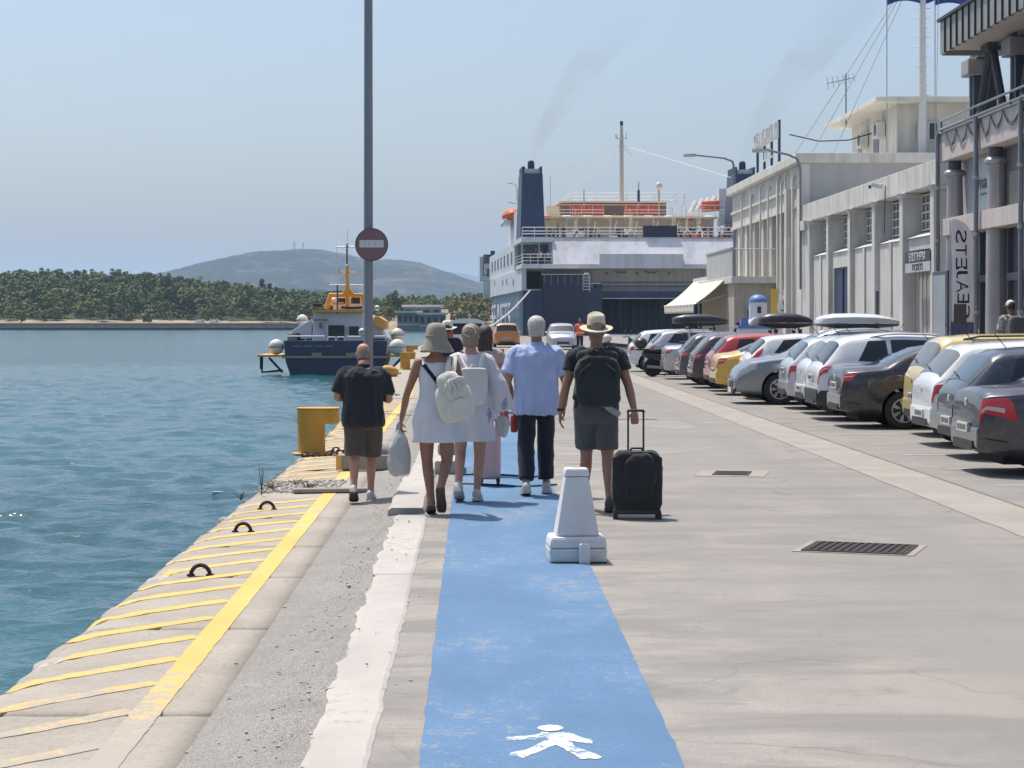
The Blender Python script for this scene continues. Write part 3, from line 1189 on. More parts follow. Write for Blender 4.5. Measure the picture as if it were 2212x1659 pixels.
# ================================================================ BUILDINGS ON THE RIGHT
M_STUCCO = mat('weathered_grey_white_stucco', (0.61, 0.595, 0.555), 0.9, var=0.10, scale=0.9, bump=0.25, bscale=22, dirt=0.55, dirtcol=(0.30, 0.275, 0.24), streak=True)
M_PANEL = mat('pale_render_panel', (0.57, 0.56, 0.525), 0.9, var=0.10, scale=0.8, bump=0.2, bscale=25, dirt=0.3, dirtcol=(0.28, 0.26, 0.23), streak=True)
M_CREAM = mat('cream_white_render', (0.66, 0.64, 0.58), 0.88, var=0.08, scale=0.7, bump=0.15, bscale=20, dirt=0.5, dirtcol=(0.36, 0.32, 0.26), streak=True)
M_SIDE = mat('grey_side_render', (0.45, 0.445, 0.435), 0.9, var=0.08, scale=0.5, dirt=0.25, dirtcol=(0.25, 0.25, 0.25), streak=True)
M_PINK = mat('pale_pinkish_concrete', (0.52, 0.47, 0.45), 0.85, var=0.07, scale=1.2, bump=0.15, bscale=20, dirt=0.25, dirtcol=(0.3, 0.27, 0.25), streak=True)
M_GREYCOL = mat('grey_painted_column', (0.36, 0.345, 0.35), 0.75, var=0.08, scale=1.5, dirt=0.2, dirtcol=(0.16, 0.16, 0.16), streak=True)
M_PIPE = mat('blue_grey_pipe_paint', (0.20, 0.215, 0.24), 0.5, metal=0.3, var=0.12, scale=5)
M_RAIL = mat('galvanised_rail', (0.42, 0.43, 0.44), 0.4, metal=0.6, var=0.1, scale=6)
M_GLASS = glass_mat('dark_window_glass', (0.03, 0.035, 0.045))
M_FRAMEW = mat('white_window_frame', (0.62, 0.62, 0.60), 0.5, var=0.06)
M_BLUEDOOR = mat('dark_blue_door_paint', (0.018, 0.040, 0.10), 0.5, var=0.15, scale=2)
M_DOORGREY = mat('beige_grey_shutter', (0.34, 0.325, 0.30), 0.7, var=0.06, scale=1.0)
M_NAVY = mat('navy_sign_paint', (0.012, 0.018, 0.05), 0.4, var=0.1)
M_SIGNW = mat('white_sign_plastic', (0.70, 0.70, 0.69), 0.5, var=0.04)
M_SIGNG = mat('pale_grey_sign_board', (0.46, 0.46, 0.46), 0.55, var=0.05)
M_METAL = mat('weathered_roof_metal', (0.33, 0.33, 0.31), 0.55, metal=0.4, var=0.18, scale=2.2)
M_SEAM = mat('dark_seam_metal', (0.06, 0.06, 0.065), 0.6, metal=0.3)
M_SOFFIT = mat('pale_soffit', (0.52, 0.48, 0.45), 0.85, var=0.06)
M_STEEL = mat('dark_blue_grey_steel', (0.085, 0.095, 0.115), 0.55, metal=0.2, var=0.15, scale=2)
M_BLACK = mat('black_rubber', (0.018, 0.018, 0.02), 0.7, var=0.2)
M_CABLE = mat('black_cable', (0.03, 0.03, 0.035), 0.6)

# ---- the long warehouse with deep window bays
WX = 12.0
wh = thing('warehouse', 'long low grey warehouse with deep window bays and blue door', 'building', (WX, 53.3, 0.32))
Z0 = -0.32  # local offset helper: local z = world z - 0.32


def L(y):
    return y - 53.3


MB().box(0.62, 22, L(53.3), L(74.9), 0, 5.2).build('core', M_PANEL, wh)
MB().box(0.0, 22.1, L(53.25), L(74.95), 4.90, 5.56).build('parapet', M_STUCCO, wh, bevel=0.02)
BAYS = [53.3, 57.2, 61.2, 65.2, 69.2, 73.1]
for i, y in enumerate(BAYS):
    w = 0.44
    mb = MB().box(-0.06, 0.64, L(y), L(y + w), 0, 4.76)
    mb.prism([(-0.06, 4.76), (-0.14, 4.895), (0.64, 4.895), (0.64, 4.76)], L(y) - 0.05, L(y + w) + 0.05)
    mb.build('pilaster', M_STUCCO, wh, bevel=0.012)
MB().box(-0.02, 0.7, L(73.75), L(74.9), 0, 4.88).build('end_pier', M_STUCCO, wh, bevel=0.02)
MB().box(-0.16, 0.4, L(73.7), L(74.97), 4.6, 4.95).build('corner_cap', M_STUCCO, wh, bevel=0.02)
for i in range(5):
    a, b_ = BAYS[i] + 0.44, BAYS[i + 1]
    a += 0.003
    b_ -= 0.003
    top = 3.62
    if i == 0:
        # ticket bay: recessed shutter, sign over it, short apron under the window
        MB().box(0.10, 0.62, L(a), L(b_), 3.28, top).build('apron_wall', M_PANEL, wh)
        for k in range(14):
            c0 = a + (b_ - a) * k / 14
            c1 = a + (b_ - a) * (k + 1) / 14
            MB().box(0.28 + 0.02 * (k % 2), 0.60, L(c0), L(c1) - 0.004, 0, 3.27).build('shutter_panel', M_DOORGREY, wh)
    elif i == 3:
        # blue door between wall returns
        MB().box(0.08, 0.618, L(a), L(a + 0.35), 0, top).build('wall_panel', M_PANEL, wh)
        MB().box(0.08, 0.618, L(a + 0.353), L(b_ - 0.243), 3.10, top).build('lintel', M_PANEL, wh)
        MB().box(0.08, 0.618, L(b_ - 0.24), L(b_), 0, top).build('wall_panel', M_PANEL, wh)
        d = MB().box(0.14, 0.60, L(a + 0.36), L(b_ - 0.25), 0, 3.09).build('door', M_BLUEDOOR, wh)
        mid = (a + b_) / 2
        MB().box(0.10, 0.138, L(mid - 0.03), L(mid + 0.03), 0.02, 3.05).build('door_strip', M_NAVY, d)
        MB().cbox((0.08, L(mid + 0.2), 1.1), (0.08, 0.05, 0.25)).build('handle', M_RAIL, d)
    else:
        MB().box(0.08, 0.618, L(a), L(b_), 0, top).build('wall_panel', M_PANEL, wh)
        # narrow vertical joint grooves cut as separate infill strip
        MB().box(0.03, 0.078, L((a + b_) / 2 - 0.16), L((a + b_) / 2 + 0.16), 0, top - 0.03).build('panel_rib', M_STUCCO, wh)
    # sloping sill
    MB().prism([(0.04, top), (0.60, top + 0.22), (0.60, top + 0.002), (0.06, top + 0.001)], L(a), L(b_)).build('sill', M_STUCCO, wh)
    win = MB().box(0.50, 0.60, L(a + 0.08), L(b_ - 0.08), top + 0.22, 4.82).build('window', M_GLASS, wh)
    fr = MB()
    n = 7
    for k in range(n + 1):
        yy = a + 0.08 + (b_ - a - 0.16) * k / n
        fr.box(0.455, 0.50, L(yy) - 0.022, L(yy) + 0.022, top + 0.2, 4.83)
    fr.build('muntin', M_FRAMEW, win)
    fr = MB()
    for k in range(5):
        zz = top + 0.24 + (4.82 - top - 0.24) * k / 4
        fr.box(0.448, 0.499, L(a + 0.06), L(b_ - 0.06), zz - 0.022, zz + 0.022)
    fr.build('transom', M_FRAMEW, win)
# the ticket sign hung across the first bay
sg = thing('ticket_sign', 'navy and white ticket office sign over the grey shutter', 'sign', (WX - 0.09, 55.15, 2.98))
MB().box(0, 0.06, -1.55, 1.55, 0.26, 0.55).build('upper_board', M_NAVY, sg)
MB().box(0.002, 0.058, -1.55, 1.55, 0.0, 0.257).build('lower_board', M_SIGNG, sg)
MF = Matrix(((0, 0, -1, 0), (-1, 0, 0, 0), (0, 1, 0, 0), (0, 0, 0, 1)))
text('lettering', '\u0395\u0399\u03a3\u0399\u03a4\u0397\u03a1\u0399\u0391', 0.30, M_SIGNW, sg, Matrix.Translation((-0.006, 0, 0.40)) @ MF, 1.45)
text('lettering', 'TICKETS', 0.25, M_NAVY, sg, Matrix.Translation((-0.004, 0, 0.125)) @ MF, 1.45)
# little camera and cable on the warehouse parapet
cv = thing('security_camera', 'small white security camera on warehouse parapet', 'camera', (WX - 0.02, 60.0, 5.62))
MB().cbox((-0.2, 0.1, 0), (0.35, 0.12, 0.12), Matrix.Rotation(0.2, 3, 'Y')).build('body', M_SIGNW, cv, bevel=0.02)
MB().tube([(0, 0.1, 0.05), (-0.15, 0.1, 0.03)], 0.02, 6).build('bracket', M_RAIL, cv)
MB().cbox((-0.39, 0.1, -0.03), (0.06, 0.1, 0.1)).build('lens', M_BLACK, cv)
mb = MB()
mb.tube([(0, 0, 0), (-0.02, -0.05, -0.4), (-0.03, 0.05, -0.9), (-0.02, 0, -1.4)], 0.012, 6)
o = mb.build('hanging_cable', M_CABLE)
o.location = (WX - 0.03, 59.7, 5.6)
tag(o, 'thin cable hanging down the warehouse parapet', 'cable')
# pole lying on the pavement wall: dark post at pier
o = MB().tube([(0, 0, 0), (0.02, 0.1, 2.2)], 0.05, 8).build('leaning_post', M_STEEL)
o.location = (WX - 0.35, 59.3, 0.32)
tag(o, 'thin dark post standing before the warehouse wall', 'post')

# ---- taller cream building beyond it
tb = thing('terminal_building', 'tall cream terminal building with pipes and narrow windows', 'building', (WX, 75.0, 0.32))


def T(y):
    return y - 75.0


MB().box(0.25, 24, T(75.0), T(95.2), 0, 7.1).build('core', M_SIDE, tb)  # shade of the side wall is put into its darker grey colour
MB().box(-0.28, 24.2, T(74.75), T(95.4), 7.1, 7.46).build('cornice', M_CREAM, tb, bevel=0.03)
MB().box(-0.05, 0.26, T(74.97), T(76.1), 0, 7.09).build('corner_pier', M_CREAM, tb, bevel=0.015)
ybs = [76.1, 78.2, 80.3, 82.6, 85.0, 87.6, 90.2, 92.6, 95.2]
for i in range(len(ybs) - 1):
    a, b_ = ybs[i] + 0.003, ybs[i + 1] - 0.003
    MB().box(-0.02, 0.249, T(a), T(b_), 5.55, 7.09).build('upper_panel', M_CREAM, tb)
    MB().box(-0.02, 0.249, T(a), T(b_), 0, 2.45).build('lower_panel', M_CREAM, tb)
    MB().box(-0.02, 0.249, T(a), T(a + 0.62), 2.453, 5.547).build('pier', M_CREAM, tb)
    w = MB().box(0.12, 0.24, T(a + 0.64), T(b_ - 0.1), 2.5, 5.5).build('window', M_DOORGREY if i % 3 else M_SIDE, tb)
    MB().box(0.07, 0.118, T((a + b_) / 2 + 0.22), T((a + b_) / 2 + 0.30), 2.5, 5.5).build('mullion', M_FRAMEW, w)
    MB().box(-0.06, 0.118, T(a + 0.63), T(b_ - 0.09), 2.452, 2.52).build('sill', M_CREAM, tb)
for z in (6.22, 5.5):
    MB().box(-0.11, -0.022, T(76.12), T(95.2), z, z + 0.10).build('ledge', M_CREAM, tb)
for k, y in enumerate((76.4, 78.3, 79.3, 80.2, 82.9, 85.1, 88.0, 91.0)):
    MB().tube([(-0.13, T(y), 0.05), (-0.13, T(y), 6.6 + 0.25 * (k % 2)), (-0.02, T(y), 6.75 + 0.25 * (k % 2))], 0.045 + 0.02 * (k % 3 == 0), 8).build('drainpipe', M_CREAM, tb, smooth=True)
MB().box(-0.32, -0.06, T(76.9), T(77.35), 0.2, 4.5).build('chimney_duct', M_CREAM, tb)
MB().box(-0.30, -0.06, T(76.95), T(77.3), 4.5, 6.3).build('upper_duct', M_PANEL, tb)
# hut on its roof
ht = thing('roof_hut', 'cream rooftop hut with overhanging flat roof and air conditioners', 'building', (16.0, 77.5, 7.785))
MB().box(0, 14, 0, 9.4, 0, 2.05).build('wall', M_CREAM, ht)
MB().box(-1.0, 15, -1.0, 10.2, 2.05, 2.24).build('roof', M_CREAM, ht, bevel=0.02)
MB().box(-0.5, 14.5, -0.5, 9.8, 2.24, 2.30).build('roof_cap', M_SIDE, ht)
w = MB().box(0.75, 1.55, -0.06, 0.02, 0.70, 1.36).build('window', M_GLASS, ht)
fr = MB()
for x in (0.75, 1.13, 1.51):
    fr.box(x - 0.03, x + 0.05, -0.10, -0.055, 0.68, 1.38)
fr.box(0.7, 1.58, -0.098, -0.057, 0.66, 0.72)
fr.box(0.7, 1.58, -0.098, -0.057, 1.33, 1.39)
fr.build('frame', M_FRAMEW, w)
for (y, z) in ((2.2, 1.0), (5.6, 0.9)):
    ac = MB().box(-0.36, -0.03, y, y + 0.9, z, z + 0.62).build('air_conditioner', M_FRAMEW, ht, bevel=0.03)
    MB().lathe([(0.24, -0.375), (0.24, -0.362)], 16, (0, y + 0.35, z + 0.31), 'X').build('fan', M_STEEL, ac)
MB().box(-0.03, 0.0, 3.6, 4.6, 0, 1.8).build('door', M_PIPE, ht)
MB().box(-0.03, 0.0, 7.2, 8.0, 0.2, 1.5).build('shutter', M_DOORGREY, ht)
MB().box(-0.05, 0.05, -0.06, 0.12, 0, 2.04).build('corner_trim', M_CREAM, ht)
# TV aerial
ar = thing('tv_aerial', 'tv aerial standing on the hut roof edge', 'aerial', (15.15, 83.6, 9.98))
MB().tube([(0, 0, -0.4), (0, 0, 1.75)], 0.025, 6).build('pole', M_STEEL, ar)
mb = MB().tube([(-0.75, 0, 1.35), (0.35, 0.1, 1.6)], 0.018, 5)
for k in range(6):
    t = k / 5
    p = Vector((-0.75, 0, 1.35)).lerp(Vector((0.35, 0.1, 1.6)), t)
    mb.tube([(p.x, p.y - 0.2, p.z - 0.28 + 0.1 * t), (p.x, p.y + 0.2, p.z + 0.28 - 0.1 * t)], 0.012, 5)
mb.build('boom', M_STEEL, ar)
# tall pole with rungs and flags
tw = thing('flag_mast', 'tall pale mast with climbing rungs behind the warehouse', 'mast', (16.75, 76.6, 7.78))
MB().tube([(0, 0, -0.3), (0, 0, 3.5), (0, 0, 8.5)], [0.17, 0.13, 0.10], 10).build('pole', M_FRAMEW, tw, smooth=True)
for k in range(17):
    z = 2.3 + 0.36 * k
    MB().tube([(-0.3, 0, z), (0.3, 0, z)], 0.018, 5).build('rung', M_FRAMEW, tw)
M_FLAG = mat('blue_flag_cloth', (0.03, 0.055, 0.24), 0.8, var=0.2, scale=2)
for (x0, lab) in ((-0.35, 'blue flag hanging beside the tall rung mast at picture top'), (1.45, 'blue flag between mast and metal roof at picture top')):
    fl = thing('flag', lab, 'flag', (16.75 + x0, 76.7, 13.5))
    mb = MB()
    mb.grid(lambda u, v: (u * 1.9 - 0.95, 0.18 * math.sin(u * 9 + v * 2), v * 1.6 + 0.12 * math.sin(u * 6.5) - 0.05 + 0.25 * u * (x0 < 0)), list(np.linspace(0, 1, 24)), list(np.linspace(0, 1, 8)))
    o = mb.build('cloth', M_FLAG, fl, raw=True, smooth=True)
    MB().tube([(-0.97, 0, -6.0), (-0.97, 0, 1.8)], 0.02, 6).build('halyard', M_RAIL, fl)
    MB().tube([(0.85, 0, -6.0), (0.95, 0, 0.2)], 0.012, 5).build('rope', M_RAIL, fl)
for i, (x0, z0) in enumerate(((12.6, 7.9), (13.3, 7.9), (14.2, 7.9))):
    o = MB().tube([(x0, 82, z0 + 0.1), (16.6, 76.7, 15.0)], 0.013, 5).build('guy_wire', M_RAIL)
    tag(o, ['leftmost thin guy wire of the rung mast', 'middle thin guy wire of the rung mast', 'rightmost thin guy wire of the rung mast'][i], 'wire', 'guy wires of the mast')
o = MB().tube([(12.6, 82, 9.1), (13.8, 82.2, 8.85), (15.0, 82.3, 8.9), (16.0, 82.6, 9.2)], 0.025, 6).build('hanging_cable', M_CABLE)
tag(o, 'dark cable slung from roof sign to the hut', 'cable')

# roof sign posts with letters seen edge-on
rs_ = thing('roof_sign', 'white letters on dark posts along the terminal roof', 'sign', (12.25, 82.4, 7.78))
for k in range(4):
    MB().box(-0.05, 0.05, k * 2.1 - 0.05, k * 2.1 + 0.05, 0, 1.95).build('post', M_BLUEDOOR, rs_)
mbrs = random.Random(4)
for k in range(11):
    y = -0.25 + k * 0.63
    mb = MB()
    mb.box(-0.14, -0.06, y, y + 0.09, 1.2, 1.85)
    mb.box(-0.14, -0.06, y + 0.36, y + 0.45, 1.2, 1.85)
    mb.box(-0.139, -0.061, y + 0.092, y + 0.358, 1.48 + 0.2 * mbrs.choice((-1, 0, 1.5)), 1.57 + 0.2 * mbrs.choice((-1, 0, 1.4)))
    mb.build('letter', M_FRAMEW, rs_)
for k in range(5):
    y = 1.2 + k * 0.6
    MB().box(-0.13, -0.06, y, y + 0.4, 0.55, 0.62 + 0.35 * (k % 2)).build('letter', M_FRAMEW, rs_)


def street_lamp(name, label, loc, h, reach, drop=0.0, m=M_PIPE, wall=False, rz=0):
    t = thing(name, label, 'street lamp', loc, rz)
    if wall:
        MB().tube([(0, 0, -2.9), (0, 0, h - 0.5), (-0.12, 0, h - 0.15), (-0.45, 0, h)], [0.04] * 4, 8).build('pole', m, t, smooth=True)
    else:
        MB().tube([(0, 0, 0), (0, 0, h * 0.5), (0, 0, h - 0.55), (-0.1, 0, h - 0.15), (-0.5, 0, h)], [0.09, 0.07, 0.055, 0.05, 0.045], 8).build('pole', m, t, smooth=True)
        MB().lathe([(0.16, 0), (0.16, 0.5), (0.09, 0.6)], 10).build('base', m, t)
    MB().tube([(-0.45, 0, h), (-reach + 0.55, 0, h + 0.16)], 0.04, 8).build('arm', m, t, smooth=True)
    MB().loft([[(x, s * w_, h + 0.14 + dz) for s, dz in ((-1, 0), (-0.7, 0.08), (0.7, 0.08), (1, 0), (0.8, -0.06), (-0.8, -0.06))] for x, w_ in ((-reach + 0.6, 0.06), (-reach + 0.4, 0.13), (-reach + 0.1, 0.14), (-reach, 0.08))]).build('lamp_head', M_RAIL, t)
    return t


street_lamp('street_lamp', 'grey street lamp rising behind the cream terminal', (12.75, 100.5, 0.0), 9.6, 2.5)
street_lamp('street_lamp', 'lamp arm fixed on the corner of the cream terminal', (11.86, 74.6, 5.7), 2.0, 1.75, wall=True, m=M_PIPE)
fl = thing('flood_light', 'flat white floodlight over the warehouse roof', 'floodlight', (14.9, 66, 6.0))
MB().tube([(1.4, 0, -0.2), (0, 0, 0.1)], 0.03, 6).build('arm', M_RAIL, fl)
MB().cbox((-0.35, 0, 0.16), (0.8, 0.4, 0.14), Matrix.Rotation(-0.1, 3, 'Y')).build('head', M_SIGNW, fl, bevel=0.04)
MB().cbox((-0.35, 0, 0.07), (0.6, 0.3, 0.05)).build('lens', M_RAIL, fl)
MB().tube([(-1.9, 0, 0.0), (-0.5, 0, -0.05)], 0.03, 6).build('rod', M_SIGNW, fl)

# ---- annexe with balcony and awning
ax = thing('annexe', 'low beige annexe with grey balcony parapet', 'building', (10.35, 81.5, 0.0))
M_BEIGE = mat('beige_annexe_render', (0.42, 0.385, 0.33), 0.85, var=0.07, dirt=0.25, streak=True)
MB().box(0.02, 1.66, 0.35, 12, 0.2, 3.15).build('wall', M_BEIGE, ax)
MB().box(-0.12, 1.66, 0, 12.2, 3.15, 3.42).build('roof_slab', M_PANEL, ax, bevel=0.02)
for k in range(18):
    MB().box(-0.10, -0.06, 0.05 + k * 0.5, 0.53 + k * 0.5, 3.42, 4.52).build('balcony_panel', M_SIDE, ax)
MB().box(-0.13, -0.03, 0, 9.2, 4.52, 4.58).build('balcony_cap', M_RAIL, ax)
mb = MB()
for k in range(12):
    mb.tube([(-0.05 + k * 0.15, 0.06, 3.42), (-0.05 + k * 0.15, 0.06, 4.5)], 0.012, 5)
mb.tube([(-0.08, 0.06, 4.5), (1.65, 0.06, 4.5)], 0.022, 6)
mb.build('railing', M_RAIL, ax)
d = MB().box(0.45, 1.25, 0.30, 0.348, 0.32, 2.4).build('door', M_DOORGREY, ax)
MB().cbox((1.15, 0.28, 1.3), (0.04, 0.05, 0.16)).build('handle', M_RAIL, d)
MB().box(0.55, 0.9, 0.26, 0.298, 1.6, 2.1).build('pane', M_GLASS, d)
M_AWN = mat('cream_awning_canvas', (0.62, 0.57, 0.47), 0.85, var=0.06, scale=2, bump=0.1)
aw = thing('awning', 'cream canvas awning sloping from annexe toward the ferry', 'awning', (10.35, 84.0, 2.2))
A0, A1 = Vector((0.05, 0, 1.3)), Vector((-1.35, 0, 0.12))
mb = MB()
mb.grid(lambda u, v: tuple(A0.lerp(A1, u) + Vector((0, v * 13, -0.08 * math.sin(u * math.pi) + 0.01 * math.sin(v * 40)))), list(np.linspace(0, 1, 10)), list(np.linspace(0, 1, 20)))
me = evaluated(mb.mesh('canopy', True), [('SOLIDIFY', dict(thickness=0.02))])
link('canopy', me, M_AWN, aw)
mb = MB()
mb.grid(lambda u, v: (A1.x - 0.02 - 0.02 * math.sin(v * 60), v * 13, A1.z - 0.38 * u + 0.03), list(np.linspace(0, 1, 5)), list(np.linspace(0, 1, 60)))
link('valance', evaluated(mb.mesh('valance', True), [('SOLIDIFY', dict(thickness=0.015))]), M_AWN, aw)
mb = MB().add([tuple(A0), tuple(A1), (A1.x, 0, A1.z - 0.3), (A1.x + 0.5, 0, A1.z - 0.3 + 0.42 * 0.5), ], [(0, 1, 2, 3)])
MB().tube([(0.1, 0.02, 0.55), tuple(A1 + Vector((0, 0.02, 0)))], 0.03, 6).build('arm', M_RAIL, aw)
MB().tube([(0.1, 12.9, 0.55), tuple(A1 + Vector((0, 12.9, 0)))], 0.03, 6).build('arm', M_RAIL, aw)
MB().tube([(A1.x, -0.05, A1.z), (A1.x, 13.05, A1.z)], 0.04, 8).build('front_bar', M_FRAMEW, aw)
MB().box(0.0, 0.14, -0.1, 13.1, 1.22, 1.42).build('cassette', M_FRAMEW, aw)
# dark sign board leaning at the annexe
bd = thing('sandwich_board', 'dark board leaning beside the annexe door', 'board', (10.25, 80.5, 0.32))
MB().cbox((0.1, 0, 0.6), (0.55, 0.05, 1.25), Matrix.Rotation(0.35, 3, 'Y')).build('panel', M_BLACK, bd)
MB().cbox((0.1, 0.10, 0.55), (0.5, 0.04, 1.15), Matrix.Rotation(0.35, 3, 'Y') @ Matrix.Rotation(0.15, 3, 'X')).build('stand', M_STEEL, bd)
# grey-and-white umbrella/parasol pole in front of ferry
pp = thing('parasol_pole', 'thin grey pole with white collar under the awning', 'pole', (8.75, 80.0, 0.0))
MB().tube([(0, 0, 0), (0, 0, 2.3)], 0.03, 8).build('pole', M_PIPE, pp)
MB().tube([(0, 0, 1.5), (0, 0, 1.75)], 0.05, 8).build('collar', M_FRAMEW, pp)
MB().lathe([(0.22, 0), (0.22, 0.05), (0.05, 0.12)], 12).build('base', M_STEEL, pp)

# ---- little blue and white chapel kiosk
M_CHW = mat('white_chapel_plaster', (0.66, 0.67, 0.70), 0.8, var=0.05)
M_CHB = mat('chapel_blue_paint', (0.10, 0.19, 0.45), 0.5, var=0.08)
ch = thing('chapel_model', 'little white chapel model with blue dome beside the cars', 'chapel model', (10.6, 76.6, 0.32), 0.0)
MB().box(-0.75, 0.75, -0.5, 0.5, 0, 1.05).build('wall', M_CHW, ch, bevel=0.02)
MB().box(-0.82, 0.82, -0.56, 0.56, 1.05, 1.16).build('cornice', M_CHB, ch, bevel=0.01)
MB().box(-0.70, -0.42, -0.45, -0.1, 1.16, 1.42).build('turret', M_CHB, ch)
MB().prism([(0.38 * math.cos(t * math.pi / 12), 1.16 + 0.34 * math.sin(t * math.pi / 12)) for t in range(13)], -0.52, 0.5).build('gable', M_CHW, ch)
MB().prism([(0.30 * math.cos(t * math.pi / 12), 1.165 + 0.25 * math.sin(t * math.pi / 12)) for t in range(13)], -0.535, -0.522).build('arch_recess', M_BEIGE, ch)
dr = MB().lathe([(0.34, 1.4), (0.34, 2.02)], 18, (0, 0.05, 0)).build('drum', M_CHW, ch, smooth=True)
MB().box(-0.07, 0.07, -0.315, -0.26, 1.62, 1.86).build('window', M_NAVY, dr)
MB().lathe([(0.36 * math.cos(t * math.pi / 20), 2.02 + 0.30 * math.sin(t * math.pi / 20)) for t in range(10)], 18, (0, 0.05, 0)).build('dome', M_CHB, ch, smooth=True)
MB().tube([(0, 0.05, 2.3), (0, 0.05, 2.5)], 0.015, 5).build('cross', M_CHB, ch)
MB().box(-0.2, 0.2, -0.53, -0.501, 0, 0.75).build('door', M_CHB, ch)
# yellow and grey banner behind it
bn = thing('round_banner', 'yellow strip and white round emblem banner behind chapel', 'banner', (11.6, 78.5, 0.32))
M_YB = mat('yellow_banner', (0.62, 0.42, 0.06), 0.7)
MB().tube([(0, 0, 0), (0, 0, 2.6)], 0.03, 6).build('pole', M_RAIL, bn)
MB().box(-0.25, 0.0, -0.02, 0.02, 1.35, 2.55).build('strip', M_YB, bn)
MB().lathe([(0.42, -0.03), (0.42, 0.03)], 24, (0.4, 0, 1.85), 'Y').build('disc', M_SIGNW, bn)
for k in range(5):
    a = k * 2 * math.pi / 5
    MB().cbox((0.4 + 0.2 * math.cos(a), -0.04, 1.85 + 0.2 * math.sin(a)), (0.26, 0.016, 0.035), Matrix.Rotation(-a + 0.6, 3, 'Y')).build('emblem_stroke', M_BLACK, bn)

# ---- near right building: pinkish beam, grey columns, metal-fascia roof
nb = thing('terrace_building', 'grey columned building with terrace and seamed metal roof', 'building', (11.6, 51.0, 0.32))


def N(y):
    return y - 51.0


MB().box(0.55, 20, N(34.0), N(51.0), 0, 5.95).build('core', M_GREYCOL, nb)
MB().box(-0.02, 1.5, N(33.98), N(51.03), 5.28, 5.98).build('beam', M_PINK, nb, bevel=0.015)
MB().box(-0.08, 20, N(33.9), N(51.08), 5.98, 6.04).build('coping', M_RAIL, nb)
MB().box(-0.01, 0.70, N(34.02), N(51.0), 3.44, 3.86).build('mid_beam', M_PINK, nb, bevel=0.01)
for i, y in enumerate((34.2, 38.2, 42.2, 46.35, 50.35)):
    mb = MB()
    mb.loft([[(0.22 + r * math.cos(t * math.pi / 6), N(y) + 0.1 + 1.25 * r * math.sin(t * math.pi / 6), z) for t in range(12)] for z, r in ((0, 0.25), (2.6, 0.23), (4.9, 0.19))])
    c_ = mb.build('column', M_GREYCOL, nb, smooth=True)
    MB().lathe([(0.22, 4.9), (0.27, 4.94), (0.27, 5.0), (0.2, 5.06)], 16, (0.22, N(y) + 0.1, 0)).build('collar', M_RAIL, c_, smooth=True)
    MB().lathe([(0.16, 5.06), (0.16, 5.275)], 14, (0.22, N(y) + 0.1, 0)).build('neck', M_STEEL, c_, smooth=True)
M_OFFICE = mat('frosted_sign_glass', (0.33, 0.37, 0.40), 0.25, var=0.08, scale=1.0)
M_BLIND = mat('dark_blind', (0.13, 0.14, 0.145), 0.5, var=0.15, scale=8)
M_BLIND2 = mat('pale_blind_slat', (0.30, 0.29, 0.26), 0.6, var=0.1)
for i, (a, b_) in enumerate(((46.8, 49.9), (42.65, 45.9), (38.65, 41.8), (34.6, 37.8))):
    g = MB().box(0.40, 0.54, N(a), N(b_), 3.87, 5.27).build('window', M_OFFICE if i == 0 else M_BLIND, nb)
    if i == 0:
        # script lettering on the pale office glass
        text('lettering', 'dynami', 0.50, M_STEEL, g, Matrix.Translation((0.392, N(48.35), 4.62)) @ MF, 1.4)
        MB().box(0.388, 0.396, N(47.2), N(48.6), 4.32, 4.36).build('underline', M_STEEL, g)
    else:
        for k in range(26):
            MB().cbox((0.37, N((a + b_) / 2), 3.92 + 0.030 * k), (0.02, b_ - a - 0.1, 0.02), Matrix.Rotation(0.5, 3, 'Y')).build('blind_slat', M_BLIND2, g)
    lo = MB().box(0.38, 0.54, N(a), N(b_), 0.0, 3.43).build('shop_front', M_GLASS, nb)
    MB().box(0.30, 0.379, N(a), N(b_), 2.25, 2.42).build('transom', M_STEEL, lo)
    for yy in (a + 0.05, (a + b_) / 2, b_ - 0.05):
        MB().box(0.31, 0.378, N(yy) - 0.04, N(yy) + 0.04, 0.02, 3.42).build('mullion', M_STEEL, lo)
for y, top in ((50.95, 6.06), (47.05, 6.08), (43.2, 6.10), (39.0, 6.1), (35, 6.1)):
    MB().tube([(-0.09, N(y), 0.0), (-0.09, N(y), top - 0.12), (-0.04, N(y), top + 0.02), (0.1, N(y), top + 0.05), (0.7, N(y), top + 0.05)], 0.058, 10).build('drainpipe', M_PIPE, nb, smooth=True)
    for z in (1.5, 3.3, 4.6):
        MB().lathe([(0.075, z), (0.075, z + 0.08)], 10, (-0.09, N(y), 0)).build('pipe_clamp', M_RAIL, nb)
for z, r in ((6.27, 0.03), (6.06, 0.03)):
    MB().tube([(-0.10, N(34), z), (-0.10, N(50.6), z)], r, 8).build('handrail', M_RAIL, nb, smooth=True)
for y in (35, 38, 41, 44, 47.2, 50.5):
    MB().tube([(-0.10, N(y), 6.0), (-0.10, N(y), 6.27)], 0.022, 6).build('rail_post', M_STEEL, nb)
# festoon cables hung on the beam
frs = random.Random(3)
y = 50.2
k = 0
while y > 42.5:
    span = frs.uniform(0.9, 1.5)
    d = frs.uniform(0.25, 0.42)
    for dz in (0, 0.05):
        MB().tube([(-0.05, N(y - span * t / 8), 5.95 - (d + dz) * (1 - (2 * t / 8 - 1) ** 2)) for t in range(9)], 0.010, 5).build('festoon_cable', M_CABLE, nb)
    y -= span
